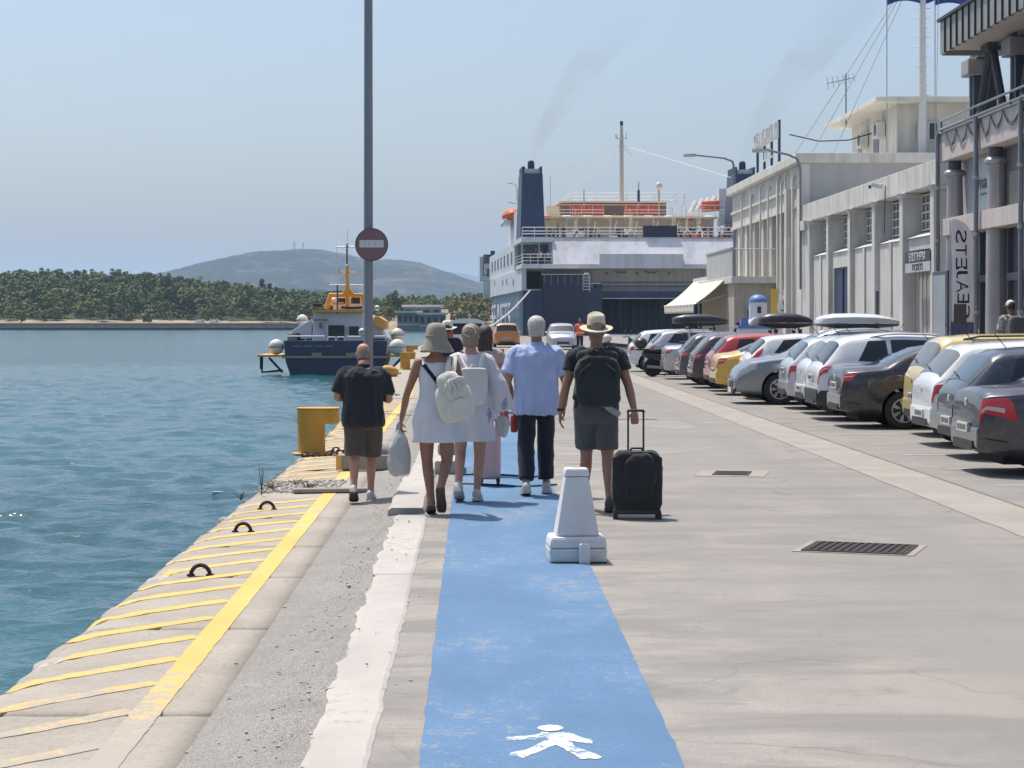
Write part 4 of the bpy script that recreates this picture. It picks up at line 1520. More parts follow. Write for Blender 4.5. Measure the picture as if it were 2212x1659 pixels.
# upper terrace storey: dark steel columns with raking struts under the roof
for i, y in enumerate((49.6, 45.8, 42.0, 38.2)):
    MB().box(0.4, 0.95, N(y) - 0.35, N(y) + 0.1, 6.04, 7.75).build('steel_column', M_STEEL, nb)
    MB().box(0.36, 0.40, N(y) - 0.12, N(y) - 0.02, 6.05, 7.7).build('column_flange', M_PIPE, nb)
    MB().cbox((0.45, N(y) - 0.12, 7.45), (0.45, 0.75, 0.4)).build('capital', M_GREYCOL, nb, bevel=0.04)
    for s in (1, -1):
        MB().tube([(0.36, N(y) - 2.15 + 0.16 * s, 7.62), (0.36, N(y) - 2.15 + 1.15 * s, 6.05)], 0.10, 8).build('strut', M_STEEL, nb)
    MB().box(0.2, 1.0, N(y - 2.5), N(y - 1.8), 7.58, 7.759).build('strut_head', M_STEEL, nb)
MB().box(0.42, 0.9, N(34), N(49.7), 7.66, 7.758).build('top_beam', M_PIPE, nb)
MB().box(3.5, 20, N(34), N(49), 6.04, 7.7).build('upper_room', M_SIDE, nb)
MB().box(-0.50, 20, N(33), N(48.6), 7.76, 7.9).build('soffit', M_SOFFIT, nb)
rf = MB().box(-0.50, 20, N(33), N(48.6), 7.9, 8.42).build('roof', M_METAL, nb)
for k in range(27):
    y1 = 48.6 - 0.58 * k
    MB().box(-0.56, -0.503, N(y1 - 0.545), N(y1), 7.66, 8.42).build('fascia_panel', M_METAL, rf)
    MB().box(-0.60, -0.502, N(y1 - 0.578), N(y1 - 0.548), 7.64, 8.44).build('seam', M_SEAM, rf)
MB().box(-0.62, -0.50, N(33), N(48.7), 8.43, 8.50).build('roof_edge', M_SEAM, rf)
for k in range(20):
    MB().box(-0.5 + k, 0.45 + k, N(48.602), N(48.66), 7.64, 8.42).build('fascia_panel', M_METAL, rf)
# notice case and feather banner in front of it
nc = thing('notice_case', 'dark framed notice case behind the white feather banner', 'notice board', (11.3, 49.5, 0.32))
MB().box(-0.06, 0.06, -0.75, 0.85, 0.0, 2.55).build('frame', M_STEEL, nc, bevel=0.02)
MB().box(-0.072, -0.058, -0.6, 0.7, 0.75, 2.45).build('pane', M_OFFICE, nc)
MB().box(-0.072, -0.058, -0.6, 0.7, 0.1, 0.65).build('poster', M_SIGNG, nc)
M_BANNER = mat('white_banner_cloth', (0.80, 0.79, 0.79), 0.85, var=0.04, sss=0.6)
M_PURPLE = mat('dark_purple_print', (0.045, 0.035, 0.065), 0.8)
M_PURPLE2 = mat('muted_purple_print', (0.12, 0.11, 0.21), 0.8)
fb = thing('feather_banner', 'tall white feather banner with dark mirrored vertical lettering', 'banner', (0, 0, 0))
BY = 43.5


def bp(x2560, y2560, dy=0.0):
    px, py = x2560 * 0.4, y2560 * 0.4
    return Vector(((px - VX) * (BY + dy) / FPX, BY + dy, CAMH + (VY - py) * (BY + dy) / FPX))


o0 = bp(2377, 880)
fb.location = (o0.x, BY, 0.32)


def ripple(x, z):
    return 0.03 * math.sin(9 * x + 2.2 * z) + 0.02 * math.sin(4.3 * z + 1)


def b_out(v):
    """left and right banner edge (crop pixels of the zoomed photo) for height 0..1"""
    yc = 280 + (1350 - 280) * v
    xl = 570
    xr = np.interp(yc, [280, 300, 350, 420, 500, 700, 1350], [640, 690, 740, 790, 812, 816, 806])
    return yc, xl, xr


mb = MB()


def bpt(v, u):
    yc, xl, xr = b_out(v)
    q = bp(2240 + 0.2411 * (xl + (xr - xl) * u), 480 + 0.2411 * yc)
    return (q.x - o0.x, ripple(q.x, q.z), q.z - 0.32)


mb.grid(bpt, list(np.linspace(0, 1, 40)), list(np.linspace(0, 1, 14)))
link('cloth', evaluated(mb.mesh('cloth', True), [('SOLIDIFY', dict(thickness=0.006))]), M_BANNER, fb)
mb = MB()


def bpt2(v, u):
    yc = 1352 + 168 * v
    q = bp(2240 + 0.2411 * (570 + (806 - 570) * u), 480 + 0.2411 * yc)
    return (q.x - o0.x, ripple(q.x, q.z), q.z - 0.32)


mb.grid(bpt2, list(np.linspace(0, 1, 8)), list(np.linspace(0, 1, 8)))
link('lower_print', evaluated(mb.mesh('lower_print', True), [('SOLIDIFY', dict(thickness=0.006))]), M_PURPLE2, fb)
# the lettering runs up the banner and is seen from behind, so it is mirrored
for ch_, yc, xc, w_, hh_ in (('S', 460, 674, 118, 135), ('T', 604, 676, 118, 112), ('E', 742, 678, 120, 120), ('J', 858, 682, 118, 78), ('A', 980, 685, 120, 122), ('E', 1102, 694, 118, 100), ('S', 1240, 706, 112, 140)):
    me = text_mesh(ch_, 1.0, 0.0)
    xs_ = [v.co.x for v in me.vertices]
    ys_ = [v.co.y for v in me.vertices]
    wx, wy = max(xs_) - min(xs_), max(ys_) - min(ys_)
    mx, my = (max(xs_) + min(xs_)) / 2, (max(ys_) + min(ys_)) / 2
    for v in me.vertices:
        a = (v.co.x - mx) / wx
        b2 = (v.co.y - my) / wy
        q = bp(2240 + 0.2411 * (xc + b2 * w_), 480 + 0.2411 * (yc - a * hh_))
        v.co = (q.x - o0.x, ripple(q.x, q.z) - 0.012, q.z - 0.32)
    link('letter', me, M_PURPLE, fb)
for k in range(2):
    MB().box(-0.02, 0.24, -0.045, -0.02, 0.10 + 0.16 * k, 0.17 + 0.16 * k).build('print_line', M_BANNER, fb)
q = bp(2377, 550)
MB().tube([(-0.005, 0.02, -0.0), (-0.005, 0.02, q.z - 0.32)], 0.02, 6).build('pole', M_RAIL, fb)
MB().lathe([(0.25, 0), (0.25, 0.04), (0.03, 0.08)], 14).build('base', M_STEEL, fb)
# little brown board on a pole in front of the banner
wp = thing('menu_board', 'small brown board on thin pole before the feather banner', 'board', (0, 0, 0))
q = bp(2400, 785, -1)
wp.location = (q.x, q.y, 0.32)
M_BROWN = mat('brown_board', (0.10, 0.085, 0.08), 0.7)
MB().box(-0.13, 0.13, -0.02, 0.02, q.z - 0.32 - 0.21, q.z - 0.32 + 0.21).build('panel', M_BROWN, wp, bevel=0.01)
MB().tube([(0.13, 0.03, 0.0), (0.13, 0.03, q.z - 0.32)], 0.014, 6).build('pole', M_STEEL, wp)
MB().lathe([(0.18, 0), (0.18, 0.04), (0.02, 0.06)], 12, (0.13, 0.03, 0)).build('base', M_STEEL, wp)

# ---- tall lamp post with the no-entry sign on the quay
M_POST = mat('pale_blue_grey_post_paint', (0.25, 0.27, 0.295), 0.5, metal=0.2, var=0.08, scale=1.5)
lp = thing('lamp_post', 'tall grey lamp post on the quay edge carrying the round sign', 'lamp post', (-2.02, 39.0, -0.07))
MB().lathe([(0.092, 0), (0.088, 3), (0.082, 7), (0.074, 11.5)], 8).build('pole', M_POST, lp)
MB().lathe([(0.2, 0), (0.2, 0.03), (0.1, 0.05), (0.1, 0.25)], 12).build('base', M_PIPE, lp)
MB().tube([(0, 0, 11.4), (0.3, 0, 11.9), (1.6, 0, 12.0)], 0.05, 8).build('arm', M_PIPE, lp)
MB().cbox((1.8, 0, 12.0), (0.7, 0.3, 0.14)).build('lamp_head', M_RAIL, lp, bevel=0.04)
M_RED = mat('faded_sign_red', (0.25, 0.14, 0.145), 0.55, var=0.06)  # maroon of the shaded side put into the base colour
M_RIM = mat('grey_sign_rim', (0.11, 0.11, 0.12), 0.5)
ne = thing('no_entry_sign', 'round dull red no entry sign on the quay lamp post', 'sign', (-1.95, 38.86, 3.12))
MB().lathe([(0.315, -0.012), (0.315, 0.012)], 40, (0, 0, 0), 'Y').build('rim', M_RIM, ne, smooth=True)
MB().lathe([(0.295, -0.018), (0.295, -0.0125)], 40, (0, 0, 0), 'Y').build('face', M_RED, ne, smooth=True)
br = MB().box(-0.23, 0.23, -0.024, -0.019, -0.055, 0.085).build('bar', M_SIGNW, ne)
for x in (-0.13, -0.05, 0.07):
    MB().box(x, x + 0.006, -0.0262, -0.0245, -0.04 + 0.03 * (x > 0), 0.05).build('scratch', M_STEEL, br)
for z in (0.22, -0.22):
    MB().lathe([(0.012, -0.024), (0.012, -0.018)], 8, (0, 0, z), 'Y').build('bolt', M_STEEL, ne)

# ================================================================ FERRY
M_FNAVY = mat('ferry_navy_paint', (0.022, 0.040, 0.092), 0.45, var=0.12, scale=0.25, dscale=0.22, dirt=0.6, dirtcol=(0.06, 0.08, 0.12), streak=True)
M_FNAVY2 = mat('ferry_dark_navy_door', (0.022, 0.030, 0.060), 0.55, var=0.15, scale=0.3)
M_FBLUE = mat('ferry_side_blue', (0.075, 0.135, 0.21), 0.4, var=0.1, scale=0.2, dscale=0.22, dirt=0.6, dirtcol=(0.10, 0.15, 0.20), streak=True)
M_FWHITE = mat('ferry_white_paint', (0.70, 0.70, 0.72), 0.45, var=0.05, scale=0.3, dscale=0.22, dirt=0.6, dirtcol=(0.42, 0.41, 0.40), streak=True)
M_FCREAM = mat('ferry_cream_wall', (0.74, 0.65, 0.48), 0.6, var=0.06, scale=0.5)
M_FGREY = mat('ferry_grey_deck', (0.20, 0.21, 0.22), 0.7, var=0.1)
M_FBEIGE = mat('ferry_beige_white', (0.52, 0.50, 0.47), 0.6, var=0.06, scale=0.3, dscale=0.22, dirt=0.6, dirtcol=(0.3, 0.27, 0.24), streak=True)
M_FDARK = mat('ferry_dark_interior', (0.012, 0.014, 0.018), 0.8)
M_ORANGE = mat('lifeboat_orange', (0.62, 0.13, 0.04), 0.5, var=0.08)
M_REDO = mat('seat_red', (0.50, 0.08, 0.05), 0.6, var=0.1)
M_BROWNR = mat('deck_house_brown', (0.20, 0.13, 0.10), 0.7, var=0.1)
M_FRAILW = mat('ferry_white_rail', (0.62, 0.62, 0.62), 0.5)

FY, FX, FROT = 220.0, 17.4, R(2.6)
fe = thing('ferry', 'large navy and white car ferry berthed stern on at the quay end', 'ferry', (FX, FY, 0.0), FROT)
Finv = (Matrix.Translation((FX, FY, 0)) @ Matrix.Rotation(FROT, 4, 'Z')).inverted()


def fp(xc, yc, ly=0.0):
    """zoomed-photo pixel of the ferry at ship-local depth ly -> local point"""
    px, py = (1180 + 0.35 * xc) * 0.4, (280 + 0.3496 * yc) * 0.4
    Y = FY + ly
    p = Vector(((px - VX) * Y / FPX, Y, CAMH + (VY - py) * Y / FPX))
    return Finv @ p


def fbox(x0, x1, y0, y1, z0, z1, name, m, par=None, bevel=0.0):
    return MB().box(x0, x1, y0, y1, z0, z1).build(name, m, par or fe, bevel=bevel)


HW = 12.2
# hull
rings = []
for y, w, zt in ((6.0, 1.0, 4.8), (30, 1.0, 4.8), (60, 1.0, 4.85), (80, 0.92, 5.1), (95, 0.66, 5.6), (106, 0.28, 6.3), (112, 0.03, 6.8)):
    hw = HW * w
    rings.append([(-hw * 0.86, y, -2.5), (-hw * 0.97, y, -0.5), (-hw, y, 2.0), (-hw, y, zt), (hw, y, zt), (hw, y, 2.0), (hw * 0.97, y, -0.5), (hw * 0.86, y, -2.5)])
MB().loft(rings).build('hull', M_FBLUE, fe)
rings = []
for y, w, zt in ((0.6, 1.0, 7.15), (30, 1.0, 7.15), (60, 1.0, 7.2), (80, 0.93, 7.5), (95, 0.68, 8.0), (105, 0.32, 8.4)):
    hw = HW * w + 0.12
    rings.append([(-hw, y, 4.81), (-hw, y, zt), (-hw + 0.5, y, zt), (-hw + 0.5, y, 4.81)])
MB().loft(rings).build('port_bulwark', M_FWHITE, fe)
rings = [[(-p[0], p[1], p[2]) for p in r] for r in rings]
MB().loft(rings).build('starboard_bulwark', M_FWHITE, fe)
# stern quarter pillars, folded door towers, vehicle deck mouth
MB().loft([[(-HW, 0.6, z), (-HW + 2.0, -0.6, z), (-HW + 2.0, 6.0, z), (-HW, 6.0, z)] for z in (-2.5, 4.8)]).build('quarter', M_FNAVY, fe)
fbox(-10.15, -6.05, -1.6, 1.4, -1.2, 6.45, 'door_tower', M_FNAVY2)
st = MB()
for k in range(6):
    st.box(-10.1 + k * 0.72, -10.02 + k * 0.72, -1.66, -1.602, 5.6 - 0.3 * (k % 2), 6.42)
st.build('rust_streak', M_FGREY, fe)
fbox(-10.2, -6.0, -1.7, 1.5, 6.45, 6.55, 'tower_cap', M_FBEIGE)
fbox(-6.03, -3.85, -1.0, 1.4, -1.2, 5.1, 'door_tower', M_FNAVY)
fbox(-4.5, -3.83, -1.02, 0.9, 5.1, 5.5, 'tower_step', M_FNAVY2)
fbox(9.6, HW, -0.6, 6, -2.5, 4.8, 'quarter', M_FNAVY)
fbox(-10.0, 9.58, 6.0, 6.4, -1.2, 4.6, 'vehicle_deck', M_FDARK)  # near-black panel stands for the shade inside the vehicle deck
fbox(-3.83, 9.58, 0.4, 5.9, 4.05, 4.72, 'lintel', M_FNAVY)
fbox(-3.8, 9.55, 0.30, 0.395, 3.92, 4.02, 'lintel_strip', M_FRAILW)
for x in (-1.6, 2.9, 6.2):
    fbox(x, x + 0.35, 3.0, 3.6, -1.0, 4.04, 'door_post', M_FNAVY2)
fbox(-3.8, 9.5, 3.7, 5.9, -1.2, 0.25, 'deck_sill', M_FGREY)
MB().prism([(-6.9, 0.02), (3.7, 0.26), (3.7, -0.1), (-6.9, -0.012)], -3.4, 9.2, 'X').build('ramp', M_FGREY, fe)
# beige inner transom above the mouth
fbox(-11.6, 11.8, 2.2, 2.6, 4.73, 7.14, 'transom', M_FBEIGE)
for z in (5.72, 5.28):
    fbox(-3.6, 11.5, 2.05, 2.19, z, z + 0.06, 'transom_rail', M_FNAVY)
for x in (-3.0, 0.3, 3.8):
    MB().lathe([(0.16, 2.08), (0.16, 2.19)], 14, (x, 0, 6.7), 'Y').build('port_light', M_FGREY, fe)
for x in (-1.5, 1.8):
    MB().tube([(x - 0.7, 2.1, 6.95), (x - 0.2, 2.0, 6.75), (x + 0.4, 2.0, 6.75), (x + 0.8, 2.1, 6.95)], 0.06, 6).build('cable_loop', M_FGREY, fe)
for x in (-5.8, -0.9, 6.6):
    fbox(x, x + 0.5, 1.5, 1.7, 6.9, 7.0, 'deck_light', M_FRAILW)
fbox(-11.9, -10.2, 2.0, 2.19, 5.0, 6.9, 'mooring_recess', M_FDARK)  # near-black slab paints the shade of an opening on the transom
# ladder with hoops on door tower
mb = MB()
for k in range(6):
    mb.cbox((-5.55, -1.25, 4.9 + 0.32 * k), (0.65, 0.12, 0.09))
mb.tube([(-5.9, -1.2, 4.7), (-5.9, -1.2, 6.2), (-5.75, -1.35, 6.6), (-5.35, -1.35, 6.6), (-5.2, -1.2, 6.2), (-5.2, -1.2, 4.7)], 0.07, 6)
mb.build('ladder', M_FRAILW, fe)
MB().tube([(-5.2, -1.05, 5.55), (-4.0, -1.05, 5.55)], 0.05, 6).build('tower_rail', M_FRAILW, fe)
fbox(-11.8, -10.2, -0.1, 0.5, 4.8, 4.95, 'fairlead', M_FRAILW)
# ledge, gallery, sloping stern panel
fbox(-HW - 0.25, HW, -0.6, 8, 7.15, 7.62, 'gallery_deck', M_FWHITE, bevel=0.03)
MB().loft([[(-8.3, -0.55, 7.63), (HW, -0.55, 7.63), (HW, 0.2, 7.63), (-8.3, 0.2, 7.63)], [(-8.85, 1.45, 10.45), (HW, 1.45, 10.45), (HW, 2.2, 10.45), (-8.85, 2.2, 10.45)]]).build('sloping_panel', M_FWHITE, fe)
fbox(-4.1, 4.9, -0.9, 1.3, 7.18, 8.72, 'stern_box', M_FWHITE, bevel=0.02)
MB().loft([[(-8.32, -0.5, 7.625), (-8.32, 4.0, 7.625), (-8.75, 4.0, 10.4), (-8.75, 1.3, 10.4)], [(-9.0, -0.5, 7.625), (-9.0, 4.0, 7.625), (-9.0, 4.0, 10.4), (-9.0, 1.3, 10.4)]]).build('gallery_cheek', M_FWHITE, fe)
fbox(-HW - 0.15, -8.85, 1.0, 16, 10.05, 10.58, 'gallery_ceiling', M_FWHITE)
fbox(-HW, -8.9, 9.0, 9.3, 7.63, 10.04, 'gallery_wall', M_FGREY)
for x in (-HW + 0.02, -10.3, -9.2):
    fbox(x, x + 0.16, 3.3, 3.5, 7.63, 10.04, 'gallery_post', M_FRAILW)
mb = MB()
for z in (8.0, 8.35, 8.7):
    mb.tube([(-HW, 0.2, z), (-9.05, 0.2, z)], 0.035, 6)
    mb.tube([(-HW, 0.2, z), (-HW, 14, z)], 0.035, 6)
for k in range(5):
    x = -HW + k * 0.78
    mb.tube([(x, 0.2, 7.62), (x, 0.2, 8.7)], 0.035, 6)
mb.build('gallery_railing', M_FRAILW, fe)
fbox(-8.8, HW, 1.45, 60, 10.46, 10.58, 'upper_deck', M_FBEIGE)
# deck clutter: benches, lockers and life raft canisters
crs = random.Random(31)
for k in range(34):
    x = crs.uniform(-8.3, 11.6)
    y = crs.uniform(6, 13)
    w_, h_ = crs.uniform(0.25, 0.8), crs.uniform(0.35, 1.0)
    fbox(x, x + w_, y, y + 0.5, 10.585, 10.585 + h_, crs.choice(('bench', 'deck_locker')), crs.choice((M_FCREAM, M_BROWNR, M_REDO, M_FBEIGE, M_ORANGE)), bevel=0.03)
for k in range(9):
    x = -8.0 + 2.4 * k
    MB().tube([(x, 15.5, 10.58), (x + 0.4, 15.5, 13.0)], 0.06, 5).build('awning_pole', M_FCREAM, fe)
    MB().lathe([(0.28, x - 0.5), (0.3, x - 0.3), (0.3, x + 0.3), (0.28, x + 0.5)], 10, (0, 21.0, 13.65), 'X').build('raft_canister', crs.choice((M_FRAILW, M_ORANGE, M_FCREAM)), fe)
# main stern railing
mb = MB()
for z in (10.95, 11.25, 11.65):
    mb.tube([(-HW, 1.8, z), (HW, 1.8, z)], 0.04, 6)
k = 0
x = -HW
while x <= HW:
    mb.tube([(x, 1.8, 10.5), (x, 1.8, 11.65)], 0.04, 6)
    x += 1.35
mb.build('stern_railing', M_FRAILW, fe)
fbox(0.9, 4.6, 1.6, 1.76, 10.6, 11.85, 'name_board', M_FNAVY2)
# cream deck house, awning deck, red seating, upper rails
p0, p1 = fp(515, 850, 22), fp(1830, 740, 22)
fbox(p0.x, 11.9, 22, 50, 10.58, p1.z, 'deck_house', M_FCREAM)
for xc in (560, 780, 865, 1060, 1340, 1490, 1600):
    q = fp(xc, 820, 21.9)
    w = MB().box(q.x - 0.55, q.x + 0.45, 21.8, 21.99, 11.3, 12.35).build('window', M_GLASS, fe)
    MB().box(q.x - 0.62, q.x + 0.52, 21.75, 21.81, 11.2, 11.29).build('sill', M_FCREAM, w)
pr = fp(520, 735, 14)
fbox(pr.x, 11.9, 19, 24, pr.z - 0.12, pr.z + 0.05, 'canopy', M_FCREAM)
for k in range(9):
    x = pr.x + 0.3 + k * 2.55
    fbox(x, x + 0.14, 19.2, 19.34, 10.58, pr.z - 0.12, 'canopy_post', M_FRAILW)
zz = pr.z + 0.05
fbox(pr.x + 0.4, 11.8, 24, 50, zz, zz + 0.05, 'boat_deck', M_FGREY)
fbox(fp(630, 690, 30).x, fp(1390, 690, 30).x, 30, 44, zz, fp(700, 650, 30).z, 'upper_house', M_BROWNR)
fbox(fp(620, 690, 29).x, fp(1400, 690, 29).x, 29, 45, fp(700, 650, 30).z, fp(700, 640, 30).z, 'upper_roof', M_FCREAM)
for (x0, x1) in ((720, 940), (1090, 1330), (530, 620)):
    fbox(fp(x0, 700, 23).x, fp(x1, 700, 23).x, 23, 24, zz + 0.05, fp(x0, 685 if x0 > 600 else 700, 23).z, 'seat_row', M_REDO if x0 > 600 else M_FCREAM)
    fbox(fp(x0, 700, 25).x, fp(x1, 700, 25).x, 25.2, 26, zz + 0.05, fp(x0, 672, 25).z, 'seat_row', M_ORANGE if x0 > 600 else M_FCREAM)
fbox(fp(945, 720, 19).x, fp(1088, 720, 19).x, 19, 19.2, fp(945, 725, 19).z, fp(945, 672, 19).z, 'sign_board', M_BROWNR)
mb = MB()
a, b_ = fp(620, 660, 20), fp(1820, 660, 20)
for yc in (722, 700, 665):
    z = fp(620, yc, 20).z
    mb.tube([(a.x, 20, z), (b_.x, 20, z)], 0.03, 5)
for k in range(16):
    x = a.x + (b_.x - a.x) * k / 15
    mb.tube([(x, 20, pr.z), (x, 20, fp(620, 665, 20).z)], 0.03, 5)
mb.build('boat_deck_railing', M_FRAILW, fe)
mb = MB()
for (xa, ya, xb, yb_, l0, l1) in ((710, 580, 1515, 580, 40, 40), (630, 655, 710, 580, 32, 40), (1410, 640, 1515, 580, 32, 40), (710, 605, 1515, 605, 40, 40), (710, 630, 1515, 630, 40, 40)):
    mb.tube([fp(xa, ya, l0), fp(xb, yb_, l1)], 0.05, 5)
for xc in (710, 885, 1100, 1300, 1455, 1515):
    mb.tube([fp(xc, 580, 40), fp(xc, 665, 40)], 0.05, 5)
for (xa, xb) in ((830, 885), (1030, 1100), (1230, 1300), (1390, 1455)):
    mb.tube([fp(xa, 640, 38), fp(xb, 585, 40)], 0.06, 5)
mb.build('sun_deck_frame', M_FRAILW, fe)
for k, xc in enumerate((740, 1125, 1430, 1530, 1620)):
    mb = MB()
    q, t = fp(xc, 850, 13), fp(xc, 690, 13)
    mb.tube([q, t], 0.05, 6)
    mb.tube([fp(xc + 20, 720, 13), fp(xc, 850, 13)], 0.04, 6)
    mb.build('davit', M_FCREAM, fe)
    MB().tube([fp(xc - 25, 880, 5), fp(xc + 10, 835, 5), fp(xc + 45, 880, 5)], 0.05, 6).build('davit_foot', M_FCREAM, fe)
# funnels
for (xa, xb, ta, tb_, xo) in ((335, 512, 352, 500, 0), (1862, 2040, 1880, 2028, 1)):
    ly = 14
    top, bot = 440, 845
    b0, b1 = fp(xa, bot, ly), fp(xb, bot, ly)
    t0, t1 = fp(ta, top, ly), fp(tb_, top, ly)
    f_ = MB().loft([[(b0.x, 12, 10.58), (b1.x, 12, 10.58), (b1.x, 20, 10.58), (b0.x, 20, 10.58)], [(t0.x, 13.5, t0.z), (t1.x, 13.5, t0.z), (t1.x, 19, t0.z), (t0.x, 19, t0.z)]]).build('funnel', M_FNAVY, fe, bevel=0.08)
    cx = (t0.x + t1.x) / 2
    r = (fp(455, 400, ly).x - fp(405, 400, ly).x) / 2
    zt = fp(0, 340, ly).z
    MB().lathe([(r, t0.z), (r, zt - 0.35), (r * 0.8, zt - 0.1), (r * 0.3, zt)], 14, (cx, 15.5, 0)).build('exhaust_pipe', M_FNAVY2, f_, smooth=True)
    MB().lathe([(r * 0.7, t0.z), (r * 0.7, zt - 0.9), (r * 0.3, zt - 0.6)], 12, (cx - 0.75, 17, 0)).build('exhaust_pipe', M_FNAVY2, f_, smooth=True)
    for x in (t0.x + 0.05, t1.x - 0.25):
        MB().box(x, x + 0.2, 13.6, 18.8, t0.z, t0.z + 0.75).build('funnel_fin', M_FNAVY2, f_)
    MB().box(t0.x + 0.3, t1.x - 0.3, 14, 14.1, t0.z + 0.02, t0.z + 0.5).build('funnel_rail', M_FRAILW, f_)
# fittings on the port funnel side: lifeboat in davits
def lifeboat(ly, xc, yc, par):
    c = fp(xc, yc, ly)
    MB().loft([[(c.x + 1.2 * s * math.cos(t * math.pi / 5), c.y + yy, c.z + 0.95 * s * math.sin(t * math.pi / 5) + dz) for t in range(10)] for yy, s, dz in ((-4, 0.15, 0.2), (-3, 0.8, 0.05), (-1, 1, 0), (1, 1, 0), (3, 0.8, 0.05), (4, 0.15, 0.2))]).build('lifeboat', M_ORANGE, par, smooth=True)
    MB().box(c.x - 1.25, c.x - 0.2, c.y - 3.2, c.y + 3.2, c.z - 1.3, c.z - 0.55).build('lifeboat_hull', M_FRAILW, par, bevel=0.25)
    MB().tube([(c.x + 1.5, c.y - 2.5, c.z - 1.8), (c.x + 1.2, c.y - 2.5, c.z + 1.4), (c.x - 0.6, c.y - 2.5, c.z + 1.7)], 0.12, 6).build('lifeboat_davit', M_FRAILW, par)


lifeboat(44, 282, 745, fe)
MB().tube([fp(322, 640, 30), fp(322, 560, 30), fp(312, 520, 30), fp(290, 512, 30)], 0.07, 6).build('deck_lamp', M_FRAILW, fe, smooth=True)
MB().cbox(fp(275, 512, 30), (0.5, 0.3, 0.12)).build('lamp_head', M_FRAILW, fe)
fbox(fp(300, 700, 40).x, fp(300, 700, 40).x + 0.9, 30, 55, 10.6, 15.2, 'side_house', M_FWHITE)
# starboard orange canopy and raft cradles
mb = MB()
for k in range(4):
    mb.tube([fp(1560 + 45 * k, 720 - 16 * k, 26), fp(1600 + 45 * k, 640 - 10 * k, 27)], 0.28, 6)
mb.build('raft_cradle', M_FRAILW, fe)
for k in range(3):
    MB().tube([fp(1640, 700 - 22 * k, 26), fp(1765, 690 - 22 * k, 26)], 0.30, 8).build('raft_rack', M_ORANGE, fe)
MB().add([fp(1690, 640, 30), fp(1735, 590, 30), fp(1760, 655, 30), fp(1735, 655, 29)], [(0, 1, 2), (0, 2, 3), (0, 3, 1), (1, 3, 2)]).build('orange_cover', M_ORANGE, fe)
fbox(fp(1770, 720, 26).x, fp(1850, 720, 26).x, 26, 28, 13.1, fp(1770, 545, 26).z, 'locker', M_FWHITE)
# mast with stays and lights
ms = fp(1068, 660, 34)
tp = fp(1068, 70, 34)
mst = MB().tube([(ms.x, ms.y, zz), (ms.x, ms.y, fp(0, 200, 34).z), (ms.x, ms.y, tp.z)], [0.32, 0.24, 0.14], 10).build('mast', M_FBEIGE, fe, smooth=True)
q = fp(1068, 190, 34)
MB().cbox(q, (1.3, 0.8, 0.12)).build('mast_platform', M_FRAILW, mst)
MB().tube([q + Vector((-0.65, 0, 0)), q + Vector((-0.65, 0, 0.5))], 0.12, 6).build('radar', M_FRAILW, mst)
MB().tube([q + Vector((0.6, 0, 0)), q + Vector((0.6, 0, 0.7))], 0.06, 6).build('mast_light', M_FRAILW, mst)
MB().tube([fp(1068, 95, 34), fp(1068, 66, 34)], 0.2, 8).build('mast_cap', M_FNAVY2, mst)
for k, (xc, yc, ly) in enumerate(((510, 480, 16), (600, 660, 30), (1300, 490, 30), (1850, 470, 16))):
    MB().tube([fp(1068, 235, 34), fp(xc, yc, ly)], 0.035, 5).build('stay', M_FRAILW, mst)
q = fp(1335, 530, 30)
MB().tube([(q.x, q.y, zz), (q.x, q.y, q.z - 0.4)], 0.12, 8).build('dome_post', M_FBEIGE, fe)
MB().ball(q, (0.42, 0.42, 0.5)).build('satellite_dome', M_FWHITE, fe, smooth=True)
for (xc, yt) in ((1190, 500), (800, 555), (560, 455)):
    MB().tube([fp(xc, yt, 25), fp(xc, 700, 25)], 0.08 if xc != 560 else 0.03, 6).build('pole', M_FBEIGE, fe)
MB().tube([fp(1190, 560, 25), fp(1190, 640, 25)], 0.16, 6).build('furled_flag', M_FNAVY, fe)
# port side superstructure and bridge wing far forward
fbox(-HW + 0.1, -9, 16, 70, 7.2, 10.5, 'side_gallery', M_FWHITE)
for k in range(7):
    y = 20 + k * 7
    MB().box(-HW + 0.04, -HW + 0.11, y, y + 2.2, 8.2, 9.6).build('window', M_GLASS, fe)
a, b_ = fp(55, 1035, 92), fp(190, 1210, 92)
MB().box(a.x, -6, 92, 97, b_.z, a.z).build('bridge_wing', M_FWHITE, fe)
wz = b_.z + (a.z - b_.z) * 0.55
for k in range(2):
    x = a.x + 0.5 + k * 2.4
    w = MB().box(x, x + 1.9, 91.9, 92.01, wz - 1.2, wz + 2.0).build('window', M_GLASS, fe)
    MB().box(x + 0.1, x + 1.8, 91.8, 91.89, wz - 1.1, wz + 0.6).build('blind', M_FRAILW, w)
MB().box(a.x + 1.0, a.x + 3.2, 91.8, 91.99, b_.z + 0.7, b_.z + 1.9).build('red_panel', M_BROWNR, fe)
MB().tube([(a.x + 2, 93, a.z), (a.x + 2, 93, a.z + 0.9)], 0.35, 8).build('searchlight', M_FNAVY2, fe)
a = fp(195, 1010, 70)
MB().box(a.x, -8, 62, 78, 7.4, a.z).build('side_block', M_FWHITE, fe)
MB().box(a.x + 0.3, a.x + 1.8, 61.9, 62.01, 7.6, a.z - 0.6).build('side_door', M_FGREY, fe)
MB().box(-11.5, -9.0, 100, 101, 5, 8).build('bow_wall', M_FWHITE, fe)
for (y, z) in ((14, 5.6), (26, 5.9), (34, 5.9), (52, 6.2)):
    MB().box(-HW - 0.16, -HW - 0.10, y, y + 1.4, z, z + 0.7).build('hull_port', M_FGREY, fe)
